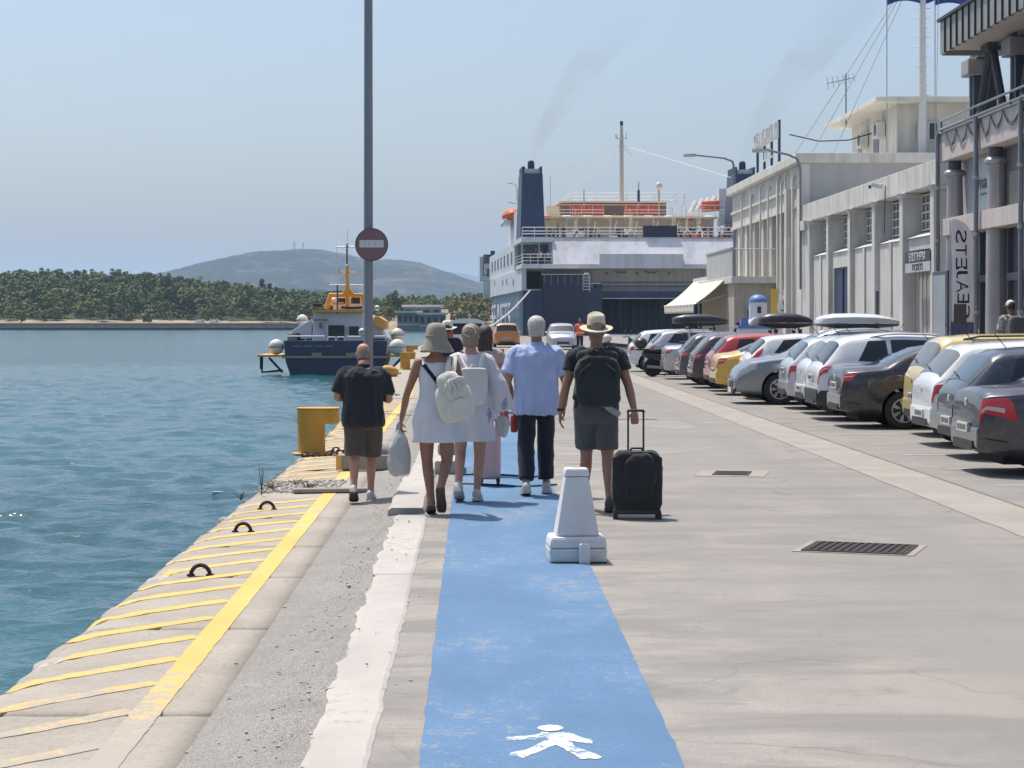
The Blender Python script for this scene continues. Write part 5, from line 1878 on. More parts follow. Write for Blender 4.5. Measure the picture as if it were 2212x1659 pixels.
# lettering on the port side near the stern, running forward
MT = Matrix(((0, 0, -1, 0), (-1, 0, 0, 0), (0, 1, 0, 0), (0, 0, 0, 1)))
text('lettering', 'SEAJETS', 5.0, M_FRAILW, fe, Matrix.Translation((-HW - 0.03, 42, 1.75)) @ MT, 2.4, 0.02)
text('lettering', 'ETS', 1.1, M_FRAILW, fe, Matrix.Translation((-HW - 0.03, 9.5, 3.3)) @ MT, 2.2, 0.02)
# mooring rope to the quay
pa = fp(375, 1255, 0.0)
pw = (Matrix.Translation((FX, FY, 0)) @ Matrix.Rotation(FROT, 4, 'Z')) @ Vector((-11.4, -0.2, 4.9))
pb = Vector((-0.2, 150.0, 0.35))
rp = MB()
rp.tube([pw.lerp(pb, t / 12) + Vector((0, 0, -0.5 * math.sin(math.pi * t / 12))) for t in range(13)], 0.09, 6)
M_ROPE = mat('pale_rope', (0.46, 0.44, 0.40), 0.9, var=0.15, scale=6)
tag(rp.build('mooring_rope', M_ROPE, smooth=True), 'thick pale mooring rope from ferry stern down to the quay', 'rope')

# smoke plumes from both funnels
def plume(label, p0, drift, r0, r1, length, dens):
    m_, nt, b = new_mat('thin_brown_smoke')
    nt.nodes.remove(b)
    pv_ = nt.nodes.new('ShaderNodeVolumePrincipled')
    pv_.inputs['Color'].default_value = (0.25, 0.22, 0.20, 1)
    v = coords(nt, (1, 1, 1))
    n1 = noise_tex(nt, v, 0.22, 4, 0.6)
    sx = nt.nodes.new('ShaderNodeSeparateXYZ')
    nt.links.new(v, sx.inputs[0])
    mr = node(nt, 'ShaderNodeMapRange')
    nt.links.new(sx.outputs[2], mr.inputs[0])
    mr.inputs[1].default_value = 0.0
    mr.inputs[2].default_value = length
    mr.inputs[3].default_value = 1.9
    mr.inputs[4].default_value = 0.02
    rr = ramp(nt, n1, [(0.38, (0, 0, 0)), (0.72, (1, 1, 1))])
    k1 = node(nt, 'ShaderNodeMath', operation='MULTIPLY')
    k2 = node(nt, 'ShaderNodeMath', operation='MULTIPLY')
    nt.links.new(rr, k1.inputs[0])
    nt.links.new(mr.outputs[0], k1.inputs[1])
    nt.links.new(k1.outputs[0], k2.inputs[0])
    k2.inputs[1].default_value = dens
    nt.links.new(k2.outputs[0], pv_.inputs['Density'])
    nt.links.new(pv_.outputs[0], nt.nodes['Material Output'].inputs['Volume'])
    mb_ = MB()
    rings_ = []
    for k_ in range(9):
        t = k_ / 8
        c = Vector(drift) * (t ** 1.3) + Vector((0, 0, length * t))
        r = r0 + (r1 - r0) * t ** 0.8
        rings_.append([c + Vector((r * math.cos(a_ * math.pi / 7), r * math.sin(a_ * math.pi / 7), 0)) for a_ in range(14)])
    mb_.loft(rings_)
    o_ = mb_.build('smoke', m_, smooth=True)
    o_.location = p0
    tag(o_, label, 'smoke', kind='stuff')


Fm = Matrix.Translation((FX, FY, 0)) @ Matrix.Rotation(FROT, 4, 'Z')
plume('faint brown smoke drifting from the port funnel', Fm @ fp(430, 352, 15), (11, 3, 0), 0.42, 3.2, 17, 0.085)
plume('faint brown smoke drifting from the far right funnel', Fm @ fp(1945, 345, 15), (17, 3, 0), 0.6, 4.6, 22, 0.05)

# ================================================================ PILOT BOAT
BYY = 105.0
M_BNAVY = mat('boat_navy_paint', (0.038, 0.055, 0.105), 0.4, var=0.12, scale=0.8, dirt=0.3, dirtcol=(0.09, 0.09, 0.10), streak=True)
M_BWHITE = mat('boat_white_paint', (0.62, 0.63, 0.64), 0.45, var=0.06, scale=1.0)
M_BYEL = mat('boat_yellow_paint', (0.66, 0.33, 0.03), 0.5, var=0.1, scale=2)
M_TAN = mat('tan_rubbing_strake', (0.36, 0.29, 0.20), 0.7, var=0.1)
M_BUOY = mat('dirty_white_fender', (0.62, 0.61, 0.58), 0.5, var=0.12, scale=3)
M_ORB = mat('boat_orange_paint', (0.72, 0.35, 0.10), 0.5, var=0.1)
bo = thing('pilot_boat', 'navy hulled workboat with yellow mast moored at the quay', 'boat', (-7.12, BYY, WATER_Z))


def bq(xc, yc, ly=0.0):
    k = (BYY + ly) / BYY
    px, py = (620 + 0.2773 * xc) * 0.4, (540 + 0.2773 * yc) * 0.4
    return Vector(((px - VX) * (BYY + ly) / FPX + 7.12, ly, CAMH + (VY - py) * (BYY + ly) / FPX - WATER_Z))


def bbox(xa, xb, ya, yb_, l0, l1, name, m, par=None, bevel=0.0):
    a_, b2 = bq(xa, yb_, l0), bq(xb, ya, l0)
    return MB().box(a_.x, b2.x, l0, l1, a_.z, b2.z).build(name, m, par or bo, bevel=bevel)


rings = []
for y, wt, wb, zt in ((0, 2.66, 2.25, 1.76), (4, 2.75, 2.3, 1.76), (9, 2.6, 2.0, 1.9), (13, 1.7, 1.1, 2.2), (15.5, 0.5, 0.2, 2.5), (16.2, 0.06, 0.04, 2.6)):
    rings.append([(-wb, y, -0.5), (-wb - 0.1, y, 0.1), (-(wt + wb) / 2 - 0.1, y, 0.7), (-wt, y, zt), (wt, y, zt), ((wt + wb) / 2 + 0.1, y, 0.7), (wb + 0.1, y, 0.1), (wb, y, -0.5)])
MB().loft(rings).build('hull', M_BNAVY, bo)
mb = MB()
mb.box(-2.72, 2.72, -0.14, -0.01, 0.86, 0.98)
mb.build('rubbing_strake', M_TAN, bo, bevel=0.03)
for x in (-1.2, 0.55):
    MB().box(x, x + 0.5, -0.22, -0.145, 0.9, 1.15).build('step', M_TAN, bo)
for s in (-1, 1):
    a_ = MB().box(-3.95 if s < 0 else 2.72, -2.72 if s < 0 else 3.95, -0.3, 4, 0.94, 1.04).build('side_platform', M_BYEL, bo)
    MB().tube([(2.7 * s, -0.1, 0.25), (3.75 * s, -0.1, 0.15), (3.75 * s, -0.1, 0.94)], 0.06, 6).build('platform_bracket', M_BLACK, bo)
    MB().tube([(2.7 * s, -0.1, 0.15), (3.4 * s, -0.1, 0.9)], 0.06, 6).build('platform_brace', M_BLACK, bo)
    MB().box(3.72 * s - 0.1, 3.72 * s + 0.22 * s + 0.1, -0.35, 0.4, 0.3, 0.96).build('tyre_fender', M_BLACK, bo, bevel=0.08)
# ball fenders
for (xc, yc, r, ly) in ((255, 1180, 0.40, 0.3), (490, 940, 0.32, 6), (1345, 1182, 0.42, -0.2), (1348, 1072, 0.36, 4), (1030, 1045, 0.2, 0.5), (1165, 830, 0.16, 8)):
    c = bq(xc, yc, ly)
    f_ = MB().ball(c, r).build('ball_fender', M_BUOY, bo, smooth=True)
    MB().lathe([(r * 1.01, -0.03), (r * 1.01, 0.03)], 16, tuple(c), 'Z').build('fender_band', M_FGREY, f_)
# cabin
mb = MB()
a0, a1, t0, t1 = bq(575, 1120, 2), bq(1045, 1120, 2), bq(590, 862, 2), bq(1035, 862, 2)
mb.loft([[(a0.x, 2, 1.7), (a1.x, 2, 1.7), (a1.x, 9, 1.7), (a0.x, 9, 1.7)], [(t0.x, 2.3, t0.z), (t1.x, 2.3, t1.z), (t1.x, 8.4, t1.z), (t0.x, 8.4, t0.z)]])
cb = mb.build('cabin', M_BWHITE, bo, bevel=0.06)
d = bbox(722, 868, 985, 1118, 1.95, 2.05, 'door', M_GLASS, cb)
bbox(700, 722, 980, 1120, 1.9, 2.0, 'door_frame', M_BWHITE, cb)
bbox(912, 1000, 995, 1075, 1.98, 2.1, 'window', M_GLASS, cb)
bbox(640, 665, 965, 1010, 1.98, 2.1, 'vent', M_FGREY, cb)
bbox(585, 720, 930, 945, 1.9, 2.0, 'gutter', M_FGREY, cb)
bbox(575, 1045, 848, 866, 1.8, 9, 'cabin_roof', M_BYEL, cb)
mb = MB()
l0 = [bq(x, y, 2.2) for x, y in ((372, 1110), (575, 1110), (578, 930), (548, 945), (400, 1030))]
mb.prism([(p.x, p.z) for p in l0], 2.2, 9)
mb.build('side_house', M_BWHITE, bo, bevel=0.04)
mb = MB()
l0 = [bq(x, y, 3) for x, y in ((1050, 1110), (1250, 1110), (1200, 1010), (1100, 900), (1048, 880))]
mb.prism([(p.x, p.z) for p in l0], 3, 9)
mb.build('side_house', M_BWHITE, bo, bevel=0.04)
mb = MB()
l0 = [bq(x, y, 2.4) for x, y in ((1130, 905), (1180, 905), (1245, 945), (1255, 1010), (1225, 1025), (1130, 985))]
mb.prism([(p.x, p.z) for p in l0], 2.4, 5)
mb.build('orange_canopy', M_ORB, bo, bevel=0.05)
# wheelhouse forward and yellow arch
wh_ = bbox(770, 1040, 735, 850, 6, 8.2, 'wheelhouse', M_BWHITE, bo, 0.05)
bbox(930, 1010, 735, 790, 5.95, 6.05, 'window', M_GLASS, wh_)
bbox(800, 880, 740, 790, 5.95, 6.05, 'window', M_GLASS, wh_)
mb = MB()
mb.tube([bq(705, 840, 4), bq(745, 715, 4), bq(760, 712, 4)], 0.14, 8)
mb.tube([bq(745, 715, 4), bq(890, 712, 4), bq(1030, 715, 4), bq(1060, 840, 4)], 0.12, 8)
mb.tube([bq(860, 715, 4), bq(895, 640, 4), bq(935, 700, 4)], 0.11, 8)
mb.tube([bq(760, 790, 4), bq(860, 790, 4)], 0.07, 8)
mb.build('arch', M_BYEL, bo, smooth=True)
ms = MB().tube([bq(895, 850, 4), bq(897, 640, 4), bq(893, 440, 4)], [0.13, 0.10, 0.06], 8).build('mast', M_BYEL, bo, smooth=True)
MB().tube([bq(893, 440, 4), bq(893, 245, 4)], 0.045, 6).build('topmast', M_STEEL, ms)
MB().tube([bq(897, 245, 4), bq(895, 130, 4)], 0.012, 5).build('whip_aerial', M_RAIL, ms)
for (xa, xb, yc, m_) in ((735, 1035, 622, M_FRAILW), (822, 972, 510, M_BYEL), (800, 960, 278, M_RAIL)):
    MB().tube([bq(xa, yc, 4), bq(xb, yc, 4)], 0.035, 6).build('crossarm', m_, ms)
MB().tube([bq(823, 510, 4), bq(823, 475, 4)], 0.035, 6).build('aerial', M_BYEL, ms)
MB().tube([bq(800, 278, 4), bq(800, 395, 4)], 0.012, 5).build('lanyard', M_RAIL, ms)
for (xc, yc, r) in ((893, 250, 0.09), (893, 445, 0.09), (897, 470, 0.12), (905, 350, 0.07), (1000, 395, 0.06)):
    MB().ball(bq(xc, yc, 4), r, 8, 6).build('mast_light', M_FRAILW if yc != 470 else M_BYEL, ms)
MB().tube([bq(806, 880, 2.3), bq(806, 622, 2.3)], 0.045, 6).build('flag_pole', M_STEEL, bo)
MB().loft([[bq(840 + 190 * t, 812 + 6 * math.sin(t * 3.1) + dy, 3) for dy in (0, 22)] + [bq(840 + 190 * t, 834 + 6 * math.sin(t * 3.1), 3.4)] for t in np.linspace(0, 1, 8)]).build('rolled_cover', M_BLACK, bo)
c = bq(628, 805, 4)
MB().cbox(c, (0.45, 0.4, 0.2)).build('searchlight', M_BLACK, bo, bevel=0.05)
c = bq(770, 770, 5)
MB().ball(c, 0.22).build('radar_dome', M_BWHITE, bo, smooth=True)
# after deck rails and gear
mb = MB()
for (pts) in ([(350, 1085), (690, 1085)], [(355, 1120), (355, 1085)], [(520, 1120), (520, 1085)], [(690, 1120), (690, 1085)], [(715, 1125), (725, 1092), (785, 1092), (785, 1125)],
              [(800, 1125), (805, 1092), (865, 1092), (870, 1125)], [(895, 1088), (1020, 1088)], [(1140, 1085), (1245, 1085)], [(1240, 1120), (1240, 1085)]):
    MB().tube([bq(x, y, 0.3) for x, y in pts], 0.035, 6).build('after_rail', M_FRAILW, bo)
MB().lathe([(0.18, -0.15), (0.22, 0), (0.18, 0.15)], 12, tuple(bq(440, 1085, 1.2)), 'Y').build('winch', M_BLACK, bo)
MB().cbox(bq(400, 1100, 1.0), (0.5, 0.5, 0.4)).build('deck_box', M_FGREY, bo)
for k in range(4):
    MB().box(-2.2 + k * 0.55, -1.75 + k * 0.55, -0.012, -0.004, 1.45, 1.52).build('transom_letter', M_FGREY, bo)

# ================================================================ CARS
M_TYRE = mat('tyre_rubber', (0.022, 0.022, 0.024), 0.8, var=0.2, scale=8)
M_RIMM = mat('alloy_rim', (0.52, 0.52, 0.53), 0.3, metal=0.8, var=0.06)
M_RIMD = mat('dull_hub_cap', (0.34, 0.34, 0.35), 0.45, metal=0.5)
M_CGLASS = glass_mat('tinted_car_glass', (0.016, 0.018, 0.020), 0.04)
M_CGLASSB = glass_mat('bluish_rear_glass', (0.05, 0.075, 0.10), 0.05)
M_CGLASSG = glass_mat('grey_rear_glass', (0.13, 0.135, 0.135), 0.08)
M_TAIL = mat('red_tail_lamp', (0.50, 0.015, 0.02), 0.12, var=0.1, coat=1.0)
M_TAILW = mat('clear_lamp_strip', (0.55, 0.45, 0.45), 0.15, coat=1.0)
M_HEAD = mat('head_lamp_lens', (0.42, 0.44, 0.46), 0.08, var=0.15, scale=12, coat=1.0)
M_PLASTIC = mat('black_bumper_plastic', (0.03, 0.03, 0.032), 0.6, var=0.1)
M_PLATE = mat('number_plate_white', (0.62, 0.62, 0.60), 0.4)
M_CHROME = mat('chrome_trim', (0.65, 0.65, 0.66), 0.15, metal=1.0, var=0.03)
M_UNDER = mat('car_underbody', (0.012, 0.012, 0.012), 0.9)


def paint(name, col, metal=0.0, rough=0.35):
    if name in MATS:
        return MATS[name]
    m_, nt, b = new_mat(name)
    n1 = noise_tex(nt, coords(nt), 2.0, 4, 0.6)
    n2 = noise_tex(nt, coords(nt, (1, 1, 1)), 9.0, 4, 0.7)
    c = ramp(nt, n1, [(0.3, tuple(x * 0.94 for x in col)), (0.7, tuple(min(1, x * 1.05) for x in col))])
    c = mixc(nt, ramp(nt, n2, [(0.5, (0, 0, 0)), (0.8, (0.14, 0.14, 0.14))]), c, (0.38, 0.34, 0.29))
    nt.links.new(c, b.inputs['Base Color'])
    b.inputs['Metallic'].default_value = metal
    b.inputs['Roughness'].default_value = rough
    b.inputs['Coat Weight'].default_value = 0.9
    b.inputs['Coat Roughness'].default_value = 0.05
    MATS[name] = m_
    return m_


PROF = {
    # name: L, W, roof profile (x from the rear bumper, z), belt height, roof half width ratio
    'hatch': dict(L=4.0, W=1.72, top=[(0, .74), (.025, .93), (.09, 1.0), (.18, 1.10), (.44, 1.37), (.58, 1.43), (.9, 1.46), (1.5, 1.49), (2.05, 1.46), (2.4, 1.36), (3.02, 1.0), (3.2, .95), (3.75, .80), (3.93, .68), (4.0, .52)],
                  belt=[(0, .90), (.5, .97), (1.2, .95), (3.0, .90), (4, .8)], wb=(.68, 3.2), rw=(.12, .42), sw=[(.62, 1.18, .75, 1.12), (1.24, 2.05, 1.22, 2.05), (2.12, 2.92, 2.11, 2.42)], ws=(2.46, 3.0)),
    'suv': dict(L=4.45, W=1.82, top=[(0, .80), (.025, 1.0), (.09, 1.07), (.16, 1.16), (.42, 1.50), (.58, 1.57), (.95, 1.62), (1.5, 1.65), (2.2, 1.63), (2.6, 1.52), (3.2, 1.13), (3.38, 1.07), (4.1, .95), (4.36, .78), (4.45, .6)],
                belt=[(0, 1.0), (.5, 1.10), (1.2, 1.05), (3.2, 1.0), (4.4, .9)], wb=(.86, 3.5), rw=(.11, .40), sw=[(.72, 1.28, .92, 1.24), (1.34, 2.2, 1.33, 2.2), (2.27, 3.08, 2.26, 2.58)], ws=(2.66, 3.18)),
    'sedan': dict(L=4.65, W=1.76, top=[(0, .80), (.03, .97), (.1, 1.02), (.62, 1.06), (.74, 1.08), (1.0, 1.22), (1.35, 1.36), (1.8, 1.43), (2.35, 1.44), (2.75, 1.36), (3.4, 1.02), (3.58, .97), (4.35, .82), (4.58, .68), (4.65, .52)],
                  belt=[(0, .92), (.8, .98), (1.5, .95), (3.4, .90), (4.6, .8)], wb=(1.02, 3.75), rw=(.76, 1.32), sw=[(1.12, 1.48, 1.40, 1.56), (1.54, 2.35, 1.62, 2.34), (2.42, 3.22, 2.41, 2.74)], ws=(2.84, 3.38)),
    'wagon': dict(L=4.55, W=1.80, top=[(0, .80), (.025, .97), (.09, 1.04), (.16, 1.12), (.48, 1.42), (.62, 1.46), (1.2, 1.51), (2.1, 1.50), (2.55, 1.40), (3.2, 1.03), (3.38, .98), (4.2, .84), (4.48, .70), (4.55, .52)],
                  belt=[(0, .95), (.5, 1.06), (1.2, .99), (3.2, .92), (4.5, .8)], wb=(.86, 3.55), rw=(.12, .44), sw=[(.62, 1.35, .86, 1.30), (1.41, 2.25, 1.39, 2.25), (2.32, 3.1, 2.31, 2.56)], ws=(2.64, 3.18)),
    'mpv': dict(L=4.28, W=1.77, top=[(0, .80), (.02, .98), (.06, 1.08), (.14, 1.2), (.34, 1.50), (.46, 1.56), (.9, 1.60), (1.8, 1.61), (2.2, 1.54), (3.0, 1.10), (3.2, 1.04), (3.95, .88), (4.2, .72), (4.28, .55)],
                belt=[(0, .96), (.5, 1.02), (1.2, .99), (3.0, .95), (4.2, .85)], wb=(.72, 3.35), rw=(.07, .32), sw=[(.5, 1.12, .62, 1.1), (1.18, 2.05, 1.17, 2.05), (2.12, 2.95, 2.11, 2.2)], ws=(2.28, 2.98)),
    'coupe': dict(L=4.35, W=1.75, top=[(0, .78), (.03, .93), (.1, 1.0), (.42, 1.04), (.55, 1.07), (.85, 1.20), (1.25, 1.34), (1.7, 1.40), (2.15, 1.39), (2.55, 1.30), (3.15, .98), (3.3, .93), (4.1, .78), (4.3, .64), (4.35, .5)],
                  belt=[(0, .88), (.8, .96), (1.5, .93), (3.2, .88), (4.3, .76)], wb=(.86, 3.42), rw=(.58, 1.16), sw=[(1.0, 1.55, 1.34, 1.55), (1.62, 2.95, 1.64, 2.5)], ws=(2.6, 3.12)),
}


def car(label, body, loc, rz, mpaint, cat='car', name='parked_car', group=None, sc=1.0, glass=None, rim=None, tail='wrap', plate_z=None, lower=None, rails=False, rear_box=False, spoiler=False, hs=1.0, wheels='alloy', mirrors=True, wiper=True, roof_paint=None):
    P = PROF[body]
    Lc, W = P['L'], P['W']
    t = thing(name, label, cat, loc, rz, group, 0.92 * sc)
    tx, tz = [p[0] for p in P['top']], [p[1] * hs for p in P['top']]
    bx, bz = [p[0] for p in P['belt']], [p[1] * hs for p in P['belt']]
    glass = glass or M_CGLASS

    def ztop(x):
        return float(np.interp(x, tx, tz))

    def halfw(x):
        e = min(x, Lc - x)
        rr = 1.0
        if x < 0.45:
            rr = 0.80 + 0.20 * math.sin(min(1, x / 0.45) * math.pi / 2) ** 0.8
        elif x > Lc - 0.8:
            q_ = (Lc - x) / 0.8
            rr = 0.66 + 0.34 * math.sin(q_ * math.pi / 2) ** 0.8
        return W / 2 * rr

    def cps(x):
        zt = ztop(x)
        zb = 0.20 + 0.10 * max(0, 1 - x / 0.5) + 0.07 * max(0, 1 - (Lc - x) / 0.5)
        be = min(float(np.interp(x, bx, bz)), zt - 0.055)
        w = halfw(x)
        g = max(0.0, min(1.0, (zt - be - 0.055) / 0.42))
        wr = w * (0.90 - 0.165 * g)
        zm = zb + (be - zb) * 0.52
        return [(0, zb), (w * 0.80, zb), (w * 0.955, zb + 0.09), (w, zm), (w * 0.992, be - 0.07), (w * 0.955, be), (wr, zt - 0.055 - 0.015 * g), (wr * 0.82, zt - 0.008), (0, zt + 0.018)]

    def S(x, tt):
        c = cps(x)
        i = int(min(7, max(0, math.floor(tt))))
        f = tt - i
        p0, p1, p2, p3 = c[max(0, i - 1)], c[i], c[i + 1], c[min(8, i + 2)]
        if i in (5,):
            y = p1[0] + (p2[0] - p1[0]) * f
            z = p1[1] + (p2[1] - p1[1]) * f
            bulge = 0.018 * math.sin(f * math.pi)
            return y + bulge, z
        if i == 7:
            p3 = (-p1[0], p1[1])
        out = []
        for k_ in (0, 1):
            a_, b2, c2, d2 = p0[k_], p1[k_], p2[k_], p3[k_]
            m1, m2 = (c2 - a_) / 2, (d2 - b2) / 2
            lim = abs(c2 - b2) * 1.5
            m1 = max(-lim, min(lim, m1))
            m2 = max(-lim, min(lim, m2))
            f2, f3 = f * f, f * f * f
            out.append((2 * f3 - 3 * f2 + 1) * b2 + (f3 - 2 * f2 + f) * m1 + (-2 * f3 + 3 * f2) * c2 + (f3 - f2) * m2)
        return out[0], out[1]

    def P3(x, tt, side, off=0.0):
        y, z = S(x, tt)
        p = Vector((x, y * side, z))
        if off:
            e = 0.01
            y1, z1 = S(min(Lc, x + e), tt)
            y0, z0 = S(max(0, x - e), tt)
            dx = Vector((min(Lc, x + e) - max(0, x - e), (y1 - y0) * side, z1 - z0))
            ta, tb2 = max(0, tt - 0.05), min(8, tt + 0.05)
            ya, za = S(x, ta)
            yb, zb2 = S(x, tb2)
            if tt > 7.9:
                ya, za = S(x, 7.85)
                yb, zb2 = S(x, 8)
                dt = Vector((0, (yb - ya) * side, 0))
            else:
                dt = Vector((0, (yb - ya) * side, zb2 - za))
            nrm = dx.cross(dt)
            if nrm.length > 1e-9:
                nrm.normalize()
                ctr = Vector((x, 0, 0.7))
                if nrm.dot(p - ctr) < 0 and abs(nrm.dot(p - ctr)) > 1e-4:
                    nrm.negate()
                p += nrm * off
        return p

    xs_ = []
    x = 0.0
    while x < Lc:
        xs_.append(x)
        e = min(x, Lc - x)
        x += 0.012 if e < 0.06 else (0.03 if e < 0.5 else 0.07)
    xs_.append(Lc)
    ts_ = [0, 0.6, 1, 1.5, 2, 2.5, 3, 3.5, 4, 4.3, 4.6, 4.85, 5, 5.15, 5.5, 5.85, 6, 6.15, 6.5, 7, 7.5]
    rings_ = []
    for x in xs_:
        r_ = [P3(x, q_, 1) for q_ in ts_] + [P3(x, 8, 1)] + [P3(x, q_, -1) for q_ in reversed(ts_[1:])]
        rings_.append(r_)
    mb_ = MB()
    mb_.loft(rings_)
    me = mb_.mesh('body', True, 40)
    wr_ = 0.315 * (1.08 if body in ('suv',) else 1.0)
    # wheel arches cut out of the body
    cut = MB()
    for wx in P['wb']:
        for s in (-1, 1):
            y0, y1 = sorted((s * (W / 2 - 0.27), s * (W / 2 + 0.1)))
            cut.lathe([(wr_ + 0.055, y0), (wr_ + 0.055, y1)], 28, (wx, 0, wr_ + 0.01), 'Y')
    co = bpy.data.objects.new('temporary_cutter', cut.mesh('cutter'))
    WORK.collection.objects.link(co)
    me = evaluated(me, [('BOOLEAN', dict(operation='DIFFERENCE', object=co, solver='EXACT'))])
    bpy.data.objects.remove(co)
    bm = bmesh.new()
    bm.from_mesh(me)
    for f in bm.faces:
        f.smooth = True
    for e in bm.edges:
        if len(e.link_faces) == 2 and e.calc_face_angle(0) > 0.6:
            e.smooth = False
    bm.to_mesh(me)
    bm.free()
    bd_ = link('body', me, mpaint, t)

    def patch(nm, m_, xf, tf, nx=8, nt_=6, off=0.006, sides=(1, -1), par=None):
        """surface patch hugging the body: xf(u,v), tf(u,v)"""
        for s in sides:
            g = MB()
            g.grid(lambda u, v: P3(xf(u, v), tf(u, v), s, off), list(np.linspace(0, 1, nx)), list(np.linspace(0, 1, nt_)))
            g.build(nm, m_, par or t, smooth=True, angle=80)

    def over(nm, m_, x0, x1, t0, nx=8, ny=12, off=0.006, par=None, inset=0.0):
        """patch across the whole roof width between body stations x0..x1"""
        g = MB()
        tl = [t0 + (8 - t0) * k_ / (ny // 2) for k_ in range(ny // 2 + 1)]
        cols = [(q_, 1) for q_ in tl] + [(q_, -1) for q_ in reversed(tl[:-1])]
        g.grid(lambda u, v: P3(x0 + (x1 - x0) * u, cols[int(v)][0], cols[int(v)][1], off), list(np.linspace(0, 1, nx)), list(range(len(cols))))
        return g.build(nm, m_, par or t, smooth=True, angle=80)

    # glass
    rg = over('rear_window', glass, P['rw'][0], P['rw'][1], 6.1 if body != 'mpv' else 6.0, 8, 12)
    over('windscreen', M_CGLASS, P['ws'][0], P['ws'][1], 6.12, 8, 12)
    for (a0_, b0_, a1_, b1_) in P['sw']:
        patch('side_window', M_CGLASS, lambda u, v: (a0_ + (a1_ - a0_) * v) * (1 - u) + (b0_ + (b1_ - b0_) * v) * u, lambda u, v: 5.10 + 0.80 * v, 8, 5)
    # trim strips: door gaps and sill
    for xg in (P['sw'][-1][0] - 0.04, P['sw'][-1][1] + 0.14, P['sw'][1][0] - 0.03 if len(P['sw']) > 2 else 1.45):
        patch('door_gap', M_UNDER, lambda u, v: xg + 0.010 * (u - 0.5), lambda u, v: 1.9 + 3.1 * v, 2, 12, 0.0025)
    patch('sill_trim', lower or M_PLASTIC, lambda u, v: P['wb'][0] + wr_ + 0.1 + (P['wb'][1] - P['wb'][0] - 2 * wr_ - 0.2) * u, lambda u, v: 1.4 + 0.6 * v, 6, 4, 0.006)
    for xd in ((P['sw'][-1][0] + 0.12), (P['sw'][1][0] + 0.1 if len(P['sw']) > 2 else None)):
        if xd is None:
            continue
        for s in (1, -1):
            p = P3(xd, 4.1, s, 0.02)
            MB().cbox(p, (0.17, 0.035, 0.03)).build('door_handle', mpaint if mpaint.name.startswith('white') else M_CHROME, t, bevel=0.008)
    # bumpers
    patch('rear_bumper', lower if lower else mpaint, lambda u, v: 0.0 + 0.30 * u, lambda u, v: 1.2 + (1.5 if lower else 1.15) * v, 8, 6, 0.018)
    g = MB()
    z0_ = cps(0.0)[0][1]
    wb_ = cps(0)[3][0]
    zp = ztop(0)
    g.prism([(-wb_ * 0.96, z0_ + 0.03), (wb_ * 0.96, z0_ + 0.03), (wb_ * 1.0, z0_ + 0.2), (wb_ * 0.98, 0.58), (-wb_ * 0.98, 0.58), (-wb_ * 1.0, z0_ + 0.2)], -0.028, 0.05, 'X')
    g.build('bumper_face', lower if lower else mpaint, t, bevel=0.035)
    g = MB()
    g.box(-0.042, -0.034, -wb_ * 0.7, wb_ * 0.7, z0_ + 0.0, z0_ + 0.11)
    g.build('lower_valance', M_PLASTIC, t)
    # lamps
    if tail == 'wrap':
        patch('tail_lamp', M_TAIL, lambda u, v: 0.002 + 0.26 * u * (0.6 + 0.4 * v), lambda u, v: 3.75 + 1.1 * v, 8, 6, 0.008)
        patch('reverse_lamp', M_TAILW, lambda u, v: 0.002 + 0.18 * u, lambda u, v: 4.15 + 0.2 * v, 6, 3, 0.012)
    elif tail == 'high':
        patch('tail_lamp', M_TAIL, lambda u, v: 0.05 + (0.10 + 0.16 * v) + 0.16 * (u - 0.5), lambda u, v: 4.6 + 1.1 * v, 6, 8, 0.009)
    elif tail == 'big':
        patch('tail_lamp', M_TAIL, lambda u, v: 0.002 + 0.40 * u * (1 - 0.25 * v), lambda u, v: 3.55 + 1.15 * v - 0.35 * u * (1 - v), 9, 6, 0.008)
        patch('reverse_lamp', M_TAILW, lambda u, v: 0.02 + 0.24 * u, lambda u, v: 3.72 + 0.2 * v - 0.2 * u, 6, 3, 0.012)
    elif tail == 'round':
        patch('tail_lamp', M_TAIL, lambda u, v: 0.002 + 0.16 * u, lambda u, v: 3.6 + 0.85 * v, 6, 6, 0.010)
    patch('head_lamp', M_HEAD, lambda u, v: Lc - 0.03 - 0.42 * u, lambda u, v: 3.7 + 0.95 * v - 0.25 * (1 - u) * (1 - v), 8, 6, 0.008)
    g = MB()
    wf = cps(Lc)[3][0]
    g.box(Lc - 0.005, Lc + 0.012, -wf * 0.62, wf * 0.62, 0.36, 0.50)
    g.build('grille', M_PLASTIC, t)
    g = MB()
    g.prism([(-wf * 0.98, 0.22), (wf * 0.98, 0.22), (wf, 0.34), (-wf, 0.34)], Lc - 0.02, Lc + 0.03, 'X')
    g.build('front_bumper', lower or mpaint, t, bevel=0.02)
    MB().box(Lc + 0.032, Lc + 0.04, -0.26, 0.26, 0.24, 0.35).build('number_plate', M_PLATE, t)
    pz_ = plate_z or 0.70
    xpl = -0.045 if pz_ < 0.58 else -0.022
    pl = MB().box(xpl - 0.006, xpl + 0.02, -0.26, 0.26, pz_ - 0.055, pz_ + 0.055).build('number_plate', M_PLATE, t)
    for k_ in range(6):
        yy = -0.2 + k_ * 0.075
        MB().box(xpl - 0.009, xpl - 0.006, yy, yy + 0.04, pz_ - 0.032, pz_ + 0.032).build('plate_character', M_PLASTIC, pl)
    MB().lathe([(0.045, -0.012), (0.04, -0.022)], 14, (0.012, 0, min(zp, 0.9) + 0.06), 'X').build('badge', M_CHROME, t)
